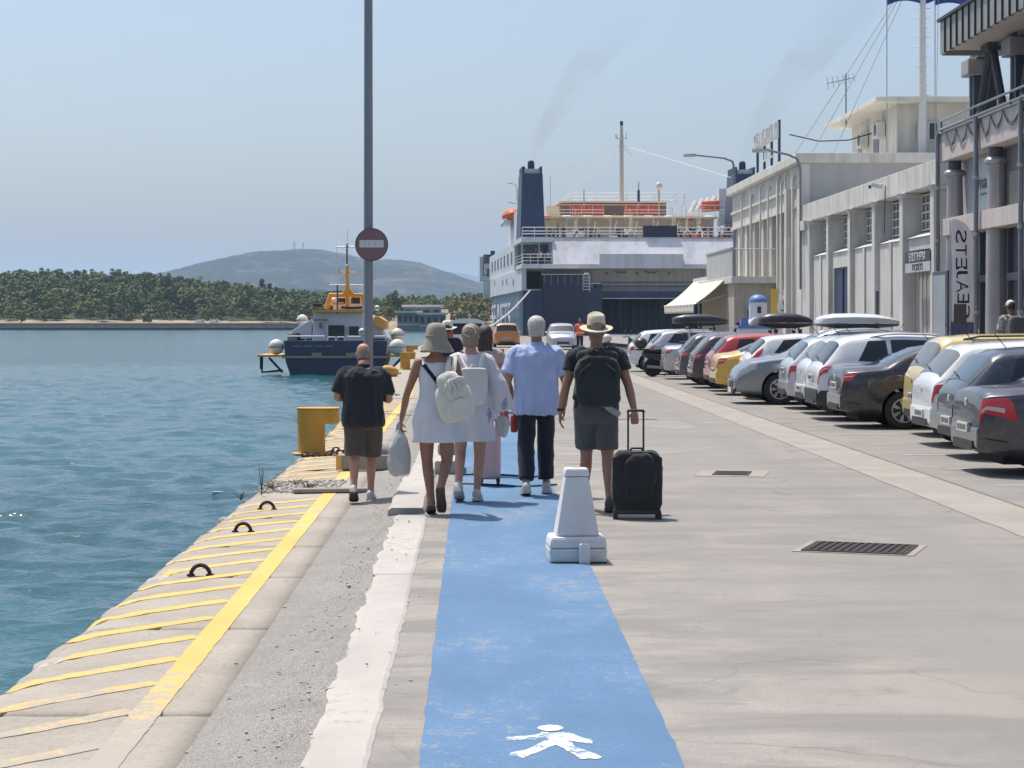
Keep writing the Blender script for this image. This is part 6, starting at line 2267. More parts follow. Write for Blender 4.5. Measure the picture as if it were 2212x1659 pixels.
    # wheels
    for wx in P['wb']:
        for s in (-1, 1):
            c = (wx, s * (W / 2 - 0.115), wr_)
            w_ = MB()
            yo = s * 0.1
            w_.lathe([(wr_ * 0.62, -0.10), (wr_ * 0.93, -0.105), (wr_, -0.075), (wr_, 0.075), (wr_ * 0.93, 0.105), (wr_ * 0.62, 0.10)], 28, c, 'Y')
            wo = w_.build('wheel', M_TYRE, t, smooth=True, angle=30)
            rm = MB()
            rim_m = rim or (M_RIMM if wheels == 'alloy' else M_RIMD)
            rr = wr_ * 0.66
            rm.lathe([(rr, s * 0.088), (rr, s * 0.104), (rr * 0.90, s * 0.104), (rr * 0.86, s * 0.06)], 28, c, 'Y', cap=False)
            rm.lathe([(rr * 0.24, s * 0.05), (rr * 0.24, s * 0.094), (0.02, s * 0.097)], 16, c, 'Y')
            ns = 7 if wheels == 'alloy' else 9
            for k_ in range(ns):
                for dd in ((-0.10, 0.10) if wheels == 'alloy' else (0,)):
                    a_ = 2 * math.pi * k_ / ns + dd
                    d_ = Vector((math.cos(a_), 0, math.sin(a_)))
                    p0 = Vector(c) + d_ * rr * 0.2 + Vector((0, s * 0.085, 0))
                    p1 = Vector(c) + d_ * rr * 0.9 + Vector((0, s * 0.095, 0))
                    rm.tube([p0, p1], 0.015 if wheels == 'alloy' else 0.024, 5)
            rm.build('rim', rim_m, wo, smooth=True, angle=40)
            MB().lathe([(rr * 0.95, s * 0.02), (rr * 0.95, s * 0.045)], 20, c, 'Y').build('brake_disc', M_UNDER, wo)
    MB().box(0.3, Lc - 0.3, -W / 2 + 0.28, W / 2 - 0.28, 0.14, 0.25).build('underbody', M_UNDER, t)
    if mirrors:
        for s in (1, -1):
            p = P3(P['sw'][-1][1] - 0.02, 5.15, s, 0.10)
            mo = MB().ball(p, (0.07, 0.11, 0.075), 12, 8).build('mirror', mpaint, t, smooth=True)
            MB().tube([p - Vector((0, s * 0.02, 0.03)), P3(P['sw'][-1][1] - 0.02, 5.02, s)], 0.025, 6).build('mirror_arm', M_PLASTIC, mo)
    if wiper and body in ('hatch', 'suv', 'wagon', 'mpv'):
        x0 = P['rw'][0] + 0.02
        MB().tube([P3(x0, 8, 1, 0.03), P3(x0 + 0.06, 7.2, 1, 0.03)], 0.010, 5).build('rear_wiper', M_PLASTIC, t)
    if rails:
        for s in (1, -1):
            pts = [P3(xx, 6.3, s, 0.035 if 0 < k_ < 6 else 0.0) for k_, xx in enumerate(np.linspace(P['sw'][0][2] + 0.05, P['ws'][0] - 0.05, 7))]
            MB().tube(pts, 0.016, 6).build('roof_rail', M_PLASTIC if rails == 'black' else M_RIMM, t, smooth=True)
    if spoiler:
        x0 = P['rw'][1]
        over('spoiler', mpaint, x0 - 0.08, x0 + 0.16, 6.3, 4, 10, 0.03)
    MB().tube([P3(P['rw'][1] + 0.35, 8, 1), P3(P['rw'][1] + 0.20, 8, 1) + Vector((0, 0, 0.20))], 0.006, 5).build('aerial', M_PLASTIC, t)
    if rear_box:
        pass
    return t


def roof_box(name, label, loc, rz, L_, W_, H_, m_top, m_low):
    t = thing(name, label, 'roof box', loc, rz)
    st_ = [(0, 0.55, 0.50, 0.28), (0.06, 0.82, 0.72, 0.20), (0.2, 0.97, 0.95, 0.10), (0.45, 1, 1, 0), (0.7, 0.97, 0.92, 0.03), (0.88, 0.82, 0.66, 0.12), (0.97, 0.62, 0.40, 0.2), (1.0, 0.45, 0.28, 0.24)]
    up_, lo_ = [], []
    for u, w_, h_, lift in st_:
        x = (u - 0.5) * L_
        hw, hh = W_ / 2 * w_, H_ * h_
        up_.append([(x, -hw, H_ * 0.36), (x, -hw * 0.97, H_ * 0.36 + hh * 0.40), (x, -hw * 0.70, H_ * 0.36 + hh * 0.62), (x, 0, H_ * 0.36 + hh * 0.66), (x, hw * 0.70, H_ * 0.36 + hh * 0.62), (x, hw * 0.97, H_ * 0.36 + hh * 0.40), (x, hw, H_ * 0.36)])
        lo_.append([(x, -hw * 1.0, H_ * 0.34), (x, -hw * 0.92, H_ * (0.12 + lift * 0.6)), (x, -hw * 0.5, H_ * lift * 0.8), (x, hw * 0.5, H_ * lift * 0.8), (x, hw * 0.92, H_ * (0.12 + lift * 0.6)), (x, hw * 1.0, H_ * 0.34)])
    MB().loft(up_).build('lid', m_top, t, smooth=True, angle=50)
    MB().loft(lo_).build('tray', m_low, t, smooth=True, angle=50)
    for u in (-0.22, 0.22):
        MB().box(u * L_ - 0.03, u * L_ + 0.03, -0.52, 0.52, -0.055, -0.02).build('crossbar', M_RIMM, t)
        for s in (-1, 1):
            MB().box(u * L_ - 0.04, u * L_ + 0.04, s * 0.5 - 0.04, s * 0.5 + 0.04, -0.13, -0.022).build('foot', M_PLASTIC, t)
            MB().box(u * L_ - 0.02, u * L_ + 0.02, s * 0.3 - 0.03, s * 0.3 + 0.03, -0.02, 0.05).build('clamp', M_PLASTIC, t)
    return t


WHITE = paint('white_car_paint', (0.68, 0.69, 0.70), 0.0, 0.3)
DKGREY = paint('dark_grey_car_paint', (0.045, 0.047, 0.055), 0.35, 0.3)
DKBLUE = paint('dark_blue_grey_car_paint', (0.040, 0.047, 0.062), 0.35, 0.3)
CHARC = paint('charcoal_car_paint', (0.026, 0.028, 0.034), 0.3, 0.3)
SILVER = paint('silver_car_paint', (0.46, 0.47, 0.48), 0.5, 0.32)
LTBLUE = paint('pale_silver_blue_paint', (0.50, 0.53, 0.56), 0.3, 0.32)
GREYBL = paint('grey_blue_suv_paint', (0.22, 0.245, 0.27), 0.5, 0.33)
CREAMY = paint('pale_yellow_car_paint', (0.62, 0.50, 0.22), 0.0, 0.35)
YEL = paint('yellow_car_paint', (0.62, 0.38, 0.06), 0.0, 0.3)
REDC = paint('red_car_paint', (0.38, 0.03, 0.025), 0.0, 0.3)
WINE = paint('dark_wine_car_paint', (0.045, 0.030, 0.036), 0.3, 0.35)
GREYC = paint('mid_grey_car_paint', (0.075, 0.075, 0.082), 0.4, 0.35)
ORANGEC = paint('orange_car_paint', (0.55, 0.20, 0.04), 0.0, 0.35)
G = 'cars parked side by side facing the buildings'
# Y is the middle of each car, X its bumper nearest to the road
CARS = [
    ('dark grey saloon with large red tail lamp at the picture edge', 'sedan', 5.45, 22.75, 0, DKGREY, dict(tail='big', plate_z=0.56, spoiler=False, glass=M_CGLASSG)),
    ('dark blue grey hatchback with bluish rear window, second from the camera', 'hatch', 5.85, 25.3, 0, DKBLUE, dict(glass=M_CGLASSB, plate_z=0.50, tail='wrap', hs=1.0)),
    ('small white hatchback next to the pale yellow people carrier', 'hatch', 6.05, 27.75, 0, WHITE, dict(glass=M_CGLASSG, plate_z=0.48, tail='round', hs=1.03)),
    ('pale yellow people carrier with black roof rails', 'mpv', 6.45, 30.2, 0, CREAMY, dict(glass=M_CGLASSG, tail='high', rails='black', plate_z=0.62)),
    ('charcoal saloon with striped tail lamp and spoked alloy wheels', 'sedan', 5.72, 32.55, 0, CHARC, dict(glass=M_CGLASSB, tail='wrap', plate_z=0.72)),
    ('white crossover with roof rails beside the charcoal saloon', 'suv', 5.75, 35.0, 0, WHITE, dict(glass=M_CGLASS, tail='wrap', plate_z=0.78, lower=M_PLASTIC, hs=0.97, rails='silver')),
    ('small white hatchback with wide bumper between two white cars', 'hatch', 5.92, 37.2, 0, WHITE, dict(glass=M_CGLASSG, tail='round', plate_z=0.50, hs=1.04)),
    ('pale silver blue hatchback behind the white hatchbacks', 'hatch', 5.92, 39.3, 0, LTBLUE, dict(glass=M_CGLASSB, tail='round', plate_z=0.80, hs=1.02)),
    ('grey blue off-roader parked nose to the road', 'suv', 5.22, 41.7, 1, GREYBL, dict(lower=M_PLASTIC, rails='silver')),
    ('white estate with tall red tail lamps behind the off-roader', 'wagon', 5.75, 44.0, 0, WHITE, dict(tail='high', plate_z=0.72)),
    ('bright yellow coupe in the parked row', 'coupe', 5.42, 46.5, 0, YEL, dict(tail='wrap', plate_z=0.60)),
    ('red hatchback beyond the yellow coupe', 'hatch', 5.55, 48.9, 0, REDC, dict(tail='round', plate_z=0.7)),
    ('dark wine hatchback with lit tail lamp', 'hatch', 5.40, 51.2, 0, WINE, dict(tail='wrap', plate_z=0.55, glass=M_CGLASSG)),
    ('dark grey hatchback at the end of the dark cars', 'hatch', 5.36, 54.0, 0, GREYC, dict(tail='wrap', plate_z=0.55)),
    ('silver saloon beside the parked black scooter', 'sedan', 5.40, 58.8, 0, SILVER, dict(tail='wrap', plate_z=0.7)),
    ('pale estate car with black roof box far down the row', 'wagon', 5.35, 63.6, 0, SILVER, dict(tail='wrap', rails='silver')),
    ('white hatchback at the far end of the parked row', 'hatch', 5.05, 67.3, 0, WHITE, dict(tail='round', plate_z=0.5)),
    ('far silver hatchback mostly hidden behind the row', 'hatch', 5.9, 70.5, 0, SILVER, dict(tail='round')),
]
for (lab, body, x, y, rev, mp, kw) in CARS:
    Lc = PROF[body]['L']
    if rev:
        car(lab, body, (x + Lc * 0.92, y, 0.0), math.pi, mp, group=G, **kw)
    else:
        car(lab, body, (x, y, 0.0), rnd.uniform(-0.012, 0.012), mp, group=G, **kw)
M_BOXB = mat('black_roof_box_plastic', (0.04, 0.04, 0.045), 0.35, var=0.08)
M_BOXG = mat('grey_box_tray', (0.07, 0.07, 0.075), 0.6)
roof_box('roof_box', 'glossy white roof box on the white estate', (8.2, 44.0, 1.50), 0, 1.78, 0.78, 0.33, WHITE, M_BOXG)
roof_box('roof_box', 'black roof box on the dark wine hatchback', (7.75, 51.2, 1.48), 0, 1.35, 0.72, 0.38, M_BOXB, M_BOXG)
roof_box('roof_box', 'far black roof box on the pale estate', (7.0, 63.6, 1.50), 0, 1.7, 0.72, 0.36, M_BOXB, M_BOXG)

# cars further along the quay road, seen end on
car('orange car with pale roof driving away toward the ferry', 'mpv', (1.95, 124, 0.0), math.pi / 2, ORANGEC, name='orange_car', tail='wrap', plate_z=0.62)
car('silver car facing the camera in front of the ferry', 'suv', (4.95, 118.5, 0.0), -math.pi / 2, SILVER, name='silver_car', hs=0.98)
wv = thing('white_van', 'white van far ahead behind the person in white fedora', 'van', (-0.35, 104, 0.0))
MB().loft([[(-0.95 * s, y, z) for s, z in ((1, 0.3), (1.02, 1.0), (0.9, 1.62), (0.4, 1.75), (-0.4, 1.75), (-0.9, 1.62), (-1.02, 1.0), (-1, 0.3))] for y in (0, 2.6)] + [[(-0.95 * s, 4.2, z) for s, z in ((1, 0.3), (1.02, 0.8), (0.85, 1.05), (0.4, 1.1), (-0.4, 1.1), (-0.85, 1.05), (-1.02, 0.8), (-1, 0.3))]]).build('body', WHITE, wv, smooth=True, angle=40)
MB().prism([(-0.78, 0.95), (0.78, 0.95), (0.72, 1.5), (-0.72, 1.5)], -0.02, 0.01).build('rear_window', M_CGLASS, wv)
for s in (-1, 1):
    MB().box(s * 0.82 - 0.08, s * 0.82 + 0.08, -0.03, 0.02, 0.8, 1.15).build('tail_lamp', M_TAIL, wv)
    for y in (0.8, 3.4):
        w_ = MB().lathe([(0.2, -0.1), (0.32, -0.1), (0.32, 0.1), (0.2, 0.1)], 18, (s * 0.88, y, 0.32), 'X').build('wheel', M_TYRE, wv)
        MB().lathe([(0.2, s * 0.09), (0.19, s * 0.105)], 14, (s * 0.88, y, 0.32), 'X').build('rim', M_RIMD, w_)
MB().box(-0.26, 0.26, -0.035, -0.005, 0.55, 0.66).build('number_plate', M_PLATE, wv)
MB().box(-0.9, 0.9, -0.06, 0.0, 0.32, 0.48).build('bumper', M_PLASTIC, wv, bevel=0.02)


# ---- scooters
M_SCB = mat('scooter_black_plastic', (0.03, 0.032, 0.034), 0.4, var=0.1)
M_SCW = mat('scooter_white_plastic', (0.60, 0.60, 0.60), 0.35, var=0.05)


def scooter(label, loc, rz, mb_, topbox, name='motor_scooter'):
    t = thing(name, label, 'scooter', loc, rz)
    for y in (0.0, 1.32):
        w_ = MB().lathe([(0.17, -0.05), (0.24, -0.06), (0.275, -0.03), (0.275, 0.03), (0.24, 0.06), (0.17, 0.05)], 22, (0, y, 0.275), 'X').build('wheel', M_TYRE, t, smooth=True, angle=40)
        MB().lathe([(0.17, -0.045), (0.17, 0.045)], 16, (0, y, 0.275), 'X').build('rim', M_RIMD, w_)
    MB().loft([[(w_ * math.cos(a_ * math.pi / 5), y, z + h_ * math.sin(a_ * math.pi / 5)) for a_ in range(10)] for y, z, w_, h_ in ((-0.32, 0.68, 0.05, 0.05), (-0.15, 0.64, 0.14, 0.12), (0.1, 0.58, 0.17, 0.17), (0.42, 0.52, 0.16, 0.18), (0.62, 0.38, 0.15, 0.1))]).build('tail_body', mb_, t, smooth=True)
    MB().loft([[(w_ * x, y, z + h_ * q_) for x, q_ in ((-1, 0), (-0.8, 1), (0.8, 1), (1, 0))] for y, z, w_, h_ in ((-0.25, 0.74, 0.12, 0.06), (0.15, 0.72, 0.15, 0.1), (0.5, 0.70, 0.13, 0.09), (0.66, 0.70, 0.06, 0.05))]).build('seat', M_BLACK, t, bevel=0.02)
    MB().box(-0.17, 0.17, 0.55, 1.0, 0.24, 0.34).build('footboard', M_SCB, t, bevel=0.03)
    MB().loft([[(-w_, y, z), (w_, y, z), (w_ * 0.8, y + 0.10, z), (-w_ * 0.8, y + 0.10, z)] for y, z, w_ in ((0.98, 0.26, 0.17), (1.02, 0.6, 0.2), (1.04, 0.85, 0.16), (1.02, 0.98, 0.10))]).build('leg_shield', mb_, t, bevel=0.02)
    MB().tube([(0, 1.32, 0.275), (0, 1.12, 0.62), (0, 1.03, 1.0)], 0.035, 8).build('fork', M_SCB, t)
    MB().loft([[(w_ * x, y, z + 0.0 * q_) for x, q_ in ((-1, 0), (1, 0))] + [(w_ * 0.6, y, z + 0.05), (-w_ * 0.6, y, z + 0.05)] for y, z, w_ in ((1.1, 0.53, 0.05), (1.3, 0.57, 0.08), (1.5, 0.50, 0.05))]).build('mudguard', mb_, t)
    hb = MB().tube([(-0.33, 0.9, 1.02), (-0.12, 1.0, 1.03), (0.12, 1.0, 1.03), (0.33, 0.9, 1.02)], 0.02, 8).build('handlebar', M_SCB, t)
    for s in (-1, 1):
        MB().tube([(s * 0.2, 1.0, 1.04), (s * 0.3, 1.0, 1.22)], 0.008, 5).build('mirror_stem', M_SCB, hb)
        MB().ball((s * 0.31, 0.99, 1.25), (0.06, 0.02, 0.045), 10, 6).build('mirror', M_SCB, hb, smooth=True)
    MB().ball((0, -0.28, 0.72), (0.08, 0.05, 0.05), 10, 6).build('tail_lamp', M_TAIL, t, smooth=True)
    MB().ball((0, 1.14, 0.92), (0.08, 0.06, 0.06), 10, 6).build('head_lamp', M_HEAD, t, smooth=True)
    MB().tube([(0.14, -0.2, 0.3), (0.16, 0.2, 0.28), (0.12, 0.5, 0.3)], [0.05, 0.05, 0.03], 8).build('exhaust', M_RIMD, t, smooth=True)
    MB().tube([(-0.1, 0.45, 0.22), (-0.22, 0.4, 0.01)], 0.015, 6).build('stand', M_SCB, t)
    if topbox:
        tb_ = MB().ball((0, -0.36, 1.0), (0.23, 0.2, 0.17), 14, 9).build('top_box', topbox, t, smooth=True)
        MB().box(-0.15, 0.15, -0.5, -0.12, 0.78, 0.83).build('rack', M_SCB, t)
    return t


scooter('black scooter with round top box between silver cars', (5.30, 61.0, 0), -math.pi / 2 + 0.12, M_SCB, M_SCB)
scooter('white scooter with white top box near the ferry ramp', (5.2, 75.5, 0), -math.pi / 2 - 0.4, M_SCW, M_SCW)
scooter('dark scooter beyond the white scooter', (5.0, 79.0, 0), -math.pi / 2 + 0.3, M_SCB, None)

# ================================================================ PEOPLE
def skin_mat(name, col):
    m_ = mat(name, col, 0.55, var=0.08, scale=9, spec=0.35)
    b = m_.node_tree.nodes['Principled BSDF']
    b.inputs['Subsurface Weight'].default_value = 0.08
    b.inputs['Subsurface Radius'].default_value = (0.02, 0.008, 0.005)
    return m_


def cloth_mat(name, col, var=0.10, weave=220, rough=0.9):
    if name in MATS:
        return MATS[name]
    m_, nt, b = new_mat(name)
    n1 = noise_tex(nt, coords(nt), 5, 4, 0.6)
    n2 = noise_tex(nt, coords(nt), weave, 2, 0.5)
    n3 = noise_tex(nt, coords(nt, (1, 1, 0.35)), 9, 4, 0.6)
    c = ramp(nt, n1, [(0.3, tuple(x * (1 - var) for x in col)), (0.7, tuple(min(1, x * (1 + var)) for x in col))])
    nt.links.new(c, b.inputs['Base Color'])
    b.inputs['Roughness'].default_value = rough
    b.inputs['Specular IOR Level'].default_value = 0.2
    b.inputs['Sheen Weight'].default_value = 0.15
    if min(col) > 0.4:
        b.inputs['Subsurface Weight'].default_value = 0.35
        b.inputs['Subsurface Radius'].default_value = (0.06, 0.06, 0.06)
    mx = mixc(nt, 0.7, n2, n3)
    bp = nt.nodes.new('ShaderNodeBump')
    bp.inputs['Strength'].default_value = 0.7
    bp.inputs['Distance'].default_value = 0.028
    nt.links.new(mx, bp.inputs['Height'])
    nt.links.new(bp.outputs[0], b.inputs['Normal'])
    MATS[name] = m_
    return m_


SK_TAN = skin_mat('tanned_skin', (0.36, 0.19, 0.125))
SK_FAIR = skin_mat('sun_reddened_skin', (0.46, 0.255, 0.19))
SK_BRN = skin_mat('brown_tanned_skin', (0.30, 0.155, 0.10))
HAIR_GREY = mat('grey_white_hair', (0.52, 0.50, 0.47), 0.7, var=0.25, scale=40, bump=0.6, bscale=120)
HAIR_BLON = mat('ash_blond_hair', (0.30, 0.235, 0.18), 0.6, var=0.3, scale=30, bump=0.6, bscale=100)
HAIR_BRN = mat('dark_brown_hair', (0.055, 0.032, 0.022), 0.5, var=0.3, scale=30, bump=0.5, bscale=90)
HAIR_STUB = mat('grey_stubble', (0.24, 0.19, 0.165), 0.8, var=0.15, scale=60)
C_BLACK = cloth_mat('faded_black_cotton', (0.030, 0.033, 0.040))
C_KHAKI = cloth_mat('brown_grey_shorts_cloth', (0.095, 0.082, 0.070))
C_GREY = cloth_mat('grey_shorts_cloth', (0.105, 0.105, 0.105))
C_BLUE = cloth_mat('pale_blue_linen', (0.42, 0.50, 0.72))
C_JEANS = cloth_mat('dark_navy_denim', (0.022, 0.026, 0.040))
C_WHITE = cloth_mat('white_dress_cotton', (0.66, 0.67, 0.72))
C_CREAMB = cloth_mat('cream_backpack_cloth', (0.66, 0.64, 0.56), weave=90)
C_WHITEB = cloth_mat('white_backpack_leather', (0.66, 0.65, 0.63), rough=0.6, weave=60)
C_OLIVE = cloth_mat('beige_grey_hat_cloth', (0.33, 0.30, 0.24))
C_STRAW = cloth_mat('straw_hat_weave', (0.58, 0.52, 0.38), weave=140)
C_WSTRAW = cloth_mat('white_hat_weave', (0.68, 0.65, 0.60), weave=140)
C_HBAND = cloth_mat('dark_hat_band', (0.10, 0.085, 0.065))
C_DKGREEN = cloth_mat('dark_green_grey_backpack', (0.035, 0.042, 0.042), weave=90)
C_SUITC = cloth_mat('black_suitcase_cloth', (0.030, 0.031, 0.033), weave=70)
C_STRAP = cloth_mat('navy_strap', (0.018, 0.025, 0.05))
M_SHOEW = mat('white_trainer', (0.52, 0.49, 0.45), 0.6, var=0.1, scale=20)
M_SOLE = mat('pale_shoe_sole', (0.50, 0.48, 0.45), 0.7)
M_SOLED = mat('dark_shoe_sole', (0.07, 0.055, 0.045), 0.8)
M_SANDAL = mat('brown_sandal_leather', (0.06, 0.045, 0.035), 0.6)
M_EYE = mat('eye_white', (0.7, 0.7, 0.68), 0.2)
M_LIP = mat('lip_skin', (0.34, 0.14, 0.12), 0.5)


def dress_pattern():
    m_, nt, b = new_mat('white_dress_with_blue_diamonds')
    v = coords(nt, (1, 1, 1))
    vo = nt.nodes.new('ShaderNodeTexVoronoi')
    vo.distance = 'MANHATTAN'
    vo.inputs['Scale'].default_value = 5.2
    vo.inputs['Randomness'].default_value = 0.45
    mp = coords(nt, (1.25, 1.25, 0.72))
    nt.links.new(mp, vo.inputs['Vector'])
    n1 = noise_tex(nt, v, 60, 2)
    f = ramp(nt, vo.outputs[0], [(0.0, (1, 1, 1)), (0.30, (0.8, 0.8, 0.8)), (0.35, (0, 0, 0))])
    f2 = ramp(nt, n1, [(0.35, (0.35, 0.35, 0.35)), (0.6, (1, 1, 1))])
    f = mixc(nt, 1.0, f, f2, 'MULTIPLY')
    c = mixc(nt, f, (0.62, 0.60, 0.62), (0.13, 0.17, 0.36))
    nt.links.new(c, b.inputs['Base Color'])
    b.inputs['Roughness'].default_value = 0.9
    b.inputs['Specular IOR Level'].default_value = 0.15
    n3 = noise_tex(nt, coords(nt, (1, 1, 0.3)), 12, 4)
    bp = nt.nodes.new('ShaderNodeBump')
    bp.inputs['Strength'].default_value = 0.5
    bp.inputs['Distance'].default_value = 0.012
    nt.links.new(n3, bp.inputs['Height'])
    nt.links.new(bp.outputs[0], b.inputs['Normal'])
    return m_


C_PATT = dress_pattern()


def ering(c, rx, ry, n=20, p=2.3, rip=None):
    out = []
    for k_ in range(n):
        a_ = 2 * math.pi * k_ / n
        ca, sa = math.cos(a_), math.sin(a_)
        q_ = 1.0 if rip is None else 1 + rip(a_)
        out.append((c[0] + q_ * rx * math.copysign(abs(ca) ** (2 / p), ca), c[1] + q_ * ry * math.copysign(abs(sa) ** (2 / p), sa), c[2]))
    return out


def remesh(mb_, voxel, smooth=3, wr=0.0, ws=14.0, seed=0, aniso=(1, 1, 0.5), zlim=None):
    me = bpy.data.meshes.new('temporary')
    me.from_pydata(mb_.v, [], mb_.f)
    bm = bmesh.new()
    bm.from_mesh(me)
    bmesh.ops.recalc_face_normals(bm, faces=bm.faces)
    bm.to_mesh(me)
    bm.free()
    out = evaluated(me, [('REMESH', dict(mode='VOXEL', voxel_size=voxel, adaptivity=0.0)), ('SMOOTH', dict(factor=0.5, iterations=smooth))])
    if wr:
        nv = len(out.vertices)
        co = np.empty(nv * 3, dtype=np.float32)
        nr = np.empty(nv * 3, dtype=np.float32)
        out.vertices.foreach_get('co', co)
        out.vertex_normals.foreach_get('vector', nr)
        co, nr = co.reshape(-1, 3), nr.reshape(-1, 3)
        q = co * np.array([ws * aniso[0], ws * aniso[1], ws * aniso[2]], dtype=np.float32)
        q[:, 2] += seed * 7.3
        dd = np.empty(nv, dtype=np.float32)
        off = Vector((5, 1, seed))
        for i_ in range(nv):
            v_ = Vector(q[i_])
            r_ = 1 - abs(noise.noise(v_ * 0.7 + off))
            dd[i_] = noise.fractal(v_, 1.0, 2.0, 3) * 0.7 + 0.9 * (r_ ** 4 - 0.3)
        out.vertices.foreach_set('co', (co + nr * (wr * dd)[:, None]).ravel())
        out.update()
    out.polygons.foreach_set('use_smooth', [True] * len(out.polygons))
    return out


BASE = dict(
    neck=(0, -0.01, 1.475), head=(0, 0.02, 1.635), sh=(0.187, -0.005, 1.388), hip=(0.092, 0, 0.93),
    torso=[(0.80, .150, .105, 0.0), (0.88, .172, .125, -0.015), (0.96, .170, .122, -0.01), (1.06, .155, .110, 0.0), (1.16, .160, .112, 0.0), (1.27, .178, .118, -0.005), (1.37, .183, .110, -0.012), (1.43, .155, .088, -0.012), (1.47, .085, .068, -0.008)],
)
WOM = dict(
    neck=(0, -0.01, 1.475), head=(0, 0.02, 1.635), sh=(0.163, -0.005, 1.392), hip=(0.095, 0, 0.93),
    torso=[(0.80, .155, .11, 0.0), (0.88, .180, .130, -0.02), (0.96, .172, .122, -0.015), (1.06, .138, .100, 0.0), (1.14, .128, .095, 0.0), (1.25, .148, .105, 0.0), (1.35, .155, .098, -0.008), (1.42, .135, .08, -0.01), (1.47, .068, .058, -0.008)],
)


def limb(mb_, pts, rads, n=12):
    # resample the joints to a smooth curve
    P_, R_ = [], []
    pts = [Vector(p) for p in pts]
    for i in range(len(pts) - 1):
        for k_ in range(4):
            f = k_ / 4
            p0, p1, p2, p3 = pts[max(0, i - 1)], pts[i], pts[i + 1], pts[min(len(pts) - 1, i + 2)]
            t1, t2 = (p2 - p0) * 0.30, (p3 - p1) * 0.30
            f2, f3 = f * f, f * f * f
            P_.append(p1 * (2 * f3 - 3 * f2 + 1) + t1 * (f3 - 2 * f2 + f) + p2 * (-2 * f3 + 3 * f2) + t2 * (f3 - f2))
            R_.append(rads[i] + (rads[i + 1] - rads[i]) * f)
    P_.append(pts[-1])
    R_.append(rads[-1])
    mb_.tube(P_, R_, n)


def hand(mb_, wrist, d, palm_in, grip=0.35, s=1.0, spread=1.0):
    """palm, four fingers and a thumb; d = direction of the hand, palm_in = the way the palm faces"""
    d = Vector(d).normalized()
    n_ = (Vector(palm_in) - d * Vector(palm_in).dot(d)).normalized()
    w_ = d.cross(n_)          # across the knuckles
    if w_.y < 0:
        w_ = -w_              # index side towards the front
    wrist = Vector(wrist)
    mb_.tube([wrist - d * 0.02 * s, wrist + d * 0.03 * s, wrist + d * 0.065 * s, wrist + d * 0.092 * s], [(0.017 * s, 0.024 * s), (0.016 * s, 0.036 * s), (0.015 * s, 0.041 * s), (0.012 * s, 0.039 * s)], 10, up=n_)
    for k_, (off, ln) in enumerate(((0.030, 0.070), (0.010, 0.078), (-0.010, 0.072), (-0.029, 0.056))):
        b0 = wrist + d * 0.085 * s + w_ * off * s * spread
        a1, a2, a3 = grip * 0.9, grip * 2.0, grip * 2.9
        seg = ln * s / 3
        p1 = b0 + (d * math.cos(a1) + n_ * math.sin(a1)) * seg * 1.25
        p2 = p1 + (d * math.cos(a2) + n_ * math.sin(a2)) * seg
        p3 = p2 + (d * math.cos(a3) + n_ * math.sin(a3)) * seg * 0.85
        mb_.tube([b0, p1, p2, p3], [0.0098 * s, 0.0092 * s, 0.0088 * s, 0.0070 * s], 8)
    b0 = wrist + d * 0.025 * s + w_ * 0.028 * s
    p1 = b0 + (d * 0.55 + w_ * 0.7 + n_ * 0.3).normalized() * 0.036 * s
    p2 = p1 + (d * 0.85 + w_ * 0.15 + n_ * (0.3 + grip)).normalized() * 0.032 * s
    p3 = p2 + (d * 0.9 + n_ * (0.3 + grip)).normalized() * 0.022 * s
    mb_.tube([b0, p1, p2, p3], [0.013 * s, 0.0115 * s, 0.0105 * s, 0.008 * s], 8)


def head_geo(mb_, c, Rm, s=1.0):
    """skull, jaw, nose and ears; c = head centre, Rm = rotation"""
    prof = [(-0.115, .032, .040, .045), (-0.10, .050, .062, .034), (-0.075, .060, .078, .022), (-0.04, .067, .088, .012), (0.0, .073, .096, .004), (0.04, .076, .099, -.002), (0.075, .072, .092, -.006), (0.10, .058, .074, -.008), (0.118, .036, .046, -.010), (0.125, .012, .016, -.010)]
    rings_ = []
    for z, rx, ry, cy in prof:
        rings_.append([Vector(c) + Rm @ (Vector(p) * s) for p in ering((0, cy, z), rx, ry, 18, 2.2)])
    mb_.loft(rings_)
    T = lambda v: Vector(c) + Rm @ (Vector(v) * s)
    mb_.tube([T((0, .088, .012)), T((0, .106, -.012)), T((0, .112, -.030)), T((0, .098, -.036))], [0.009 * s, 0.012 * s, 0.016 * s, 0.012 * s], 8)
    for q_ in (-1, 1):
        mb_.tube([T((q_ * .072, .002, .020)), T((q_ * .083, -.010, .012)), T((q_ * .082, -.008, -.014)), T((q_ * .072, .002, -.030))], [(0.012 * s, 0.008 * s), (0.017 * s, 0.007 * s), (0.014 * s, 0.007 * s), (0.008 * s, 0.006 * s)], 8)
    mb_.tube([T((0, .070, -.105)), T((0, .086, -.095))], [0.018 * s, 0.014 * s], 8)


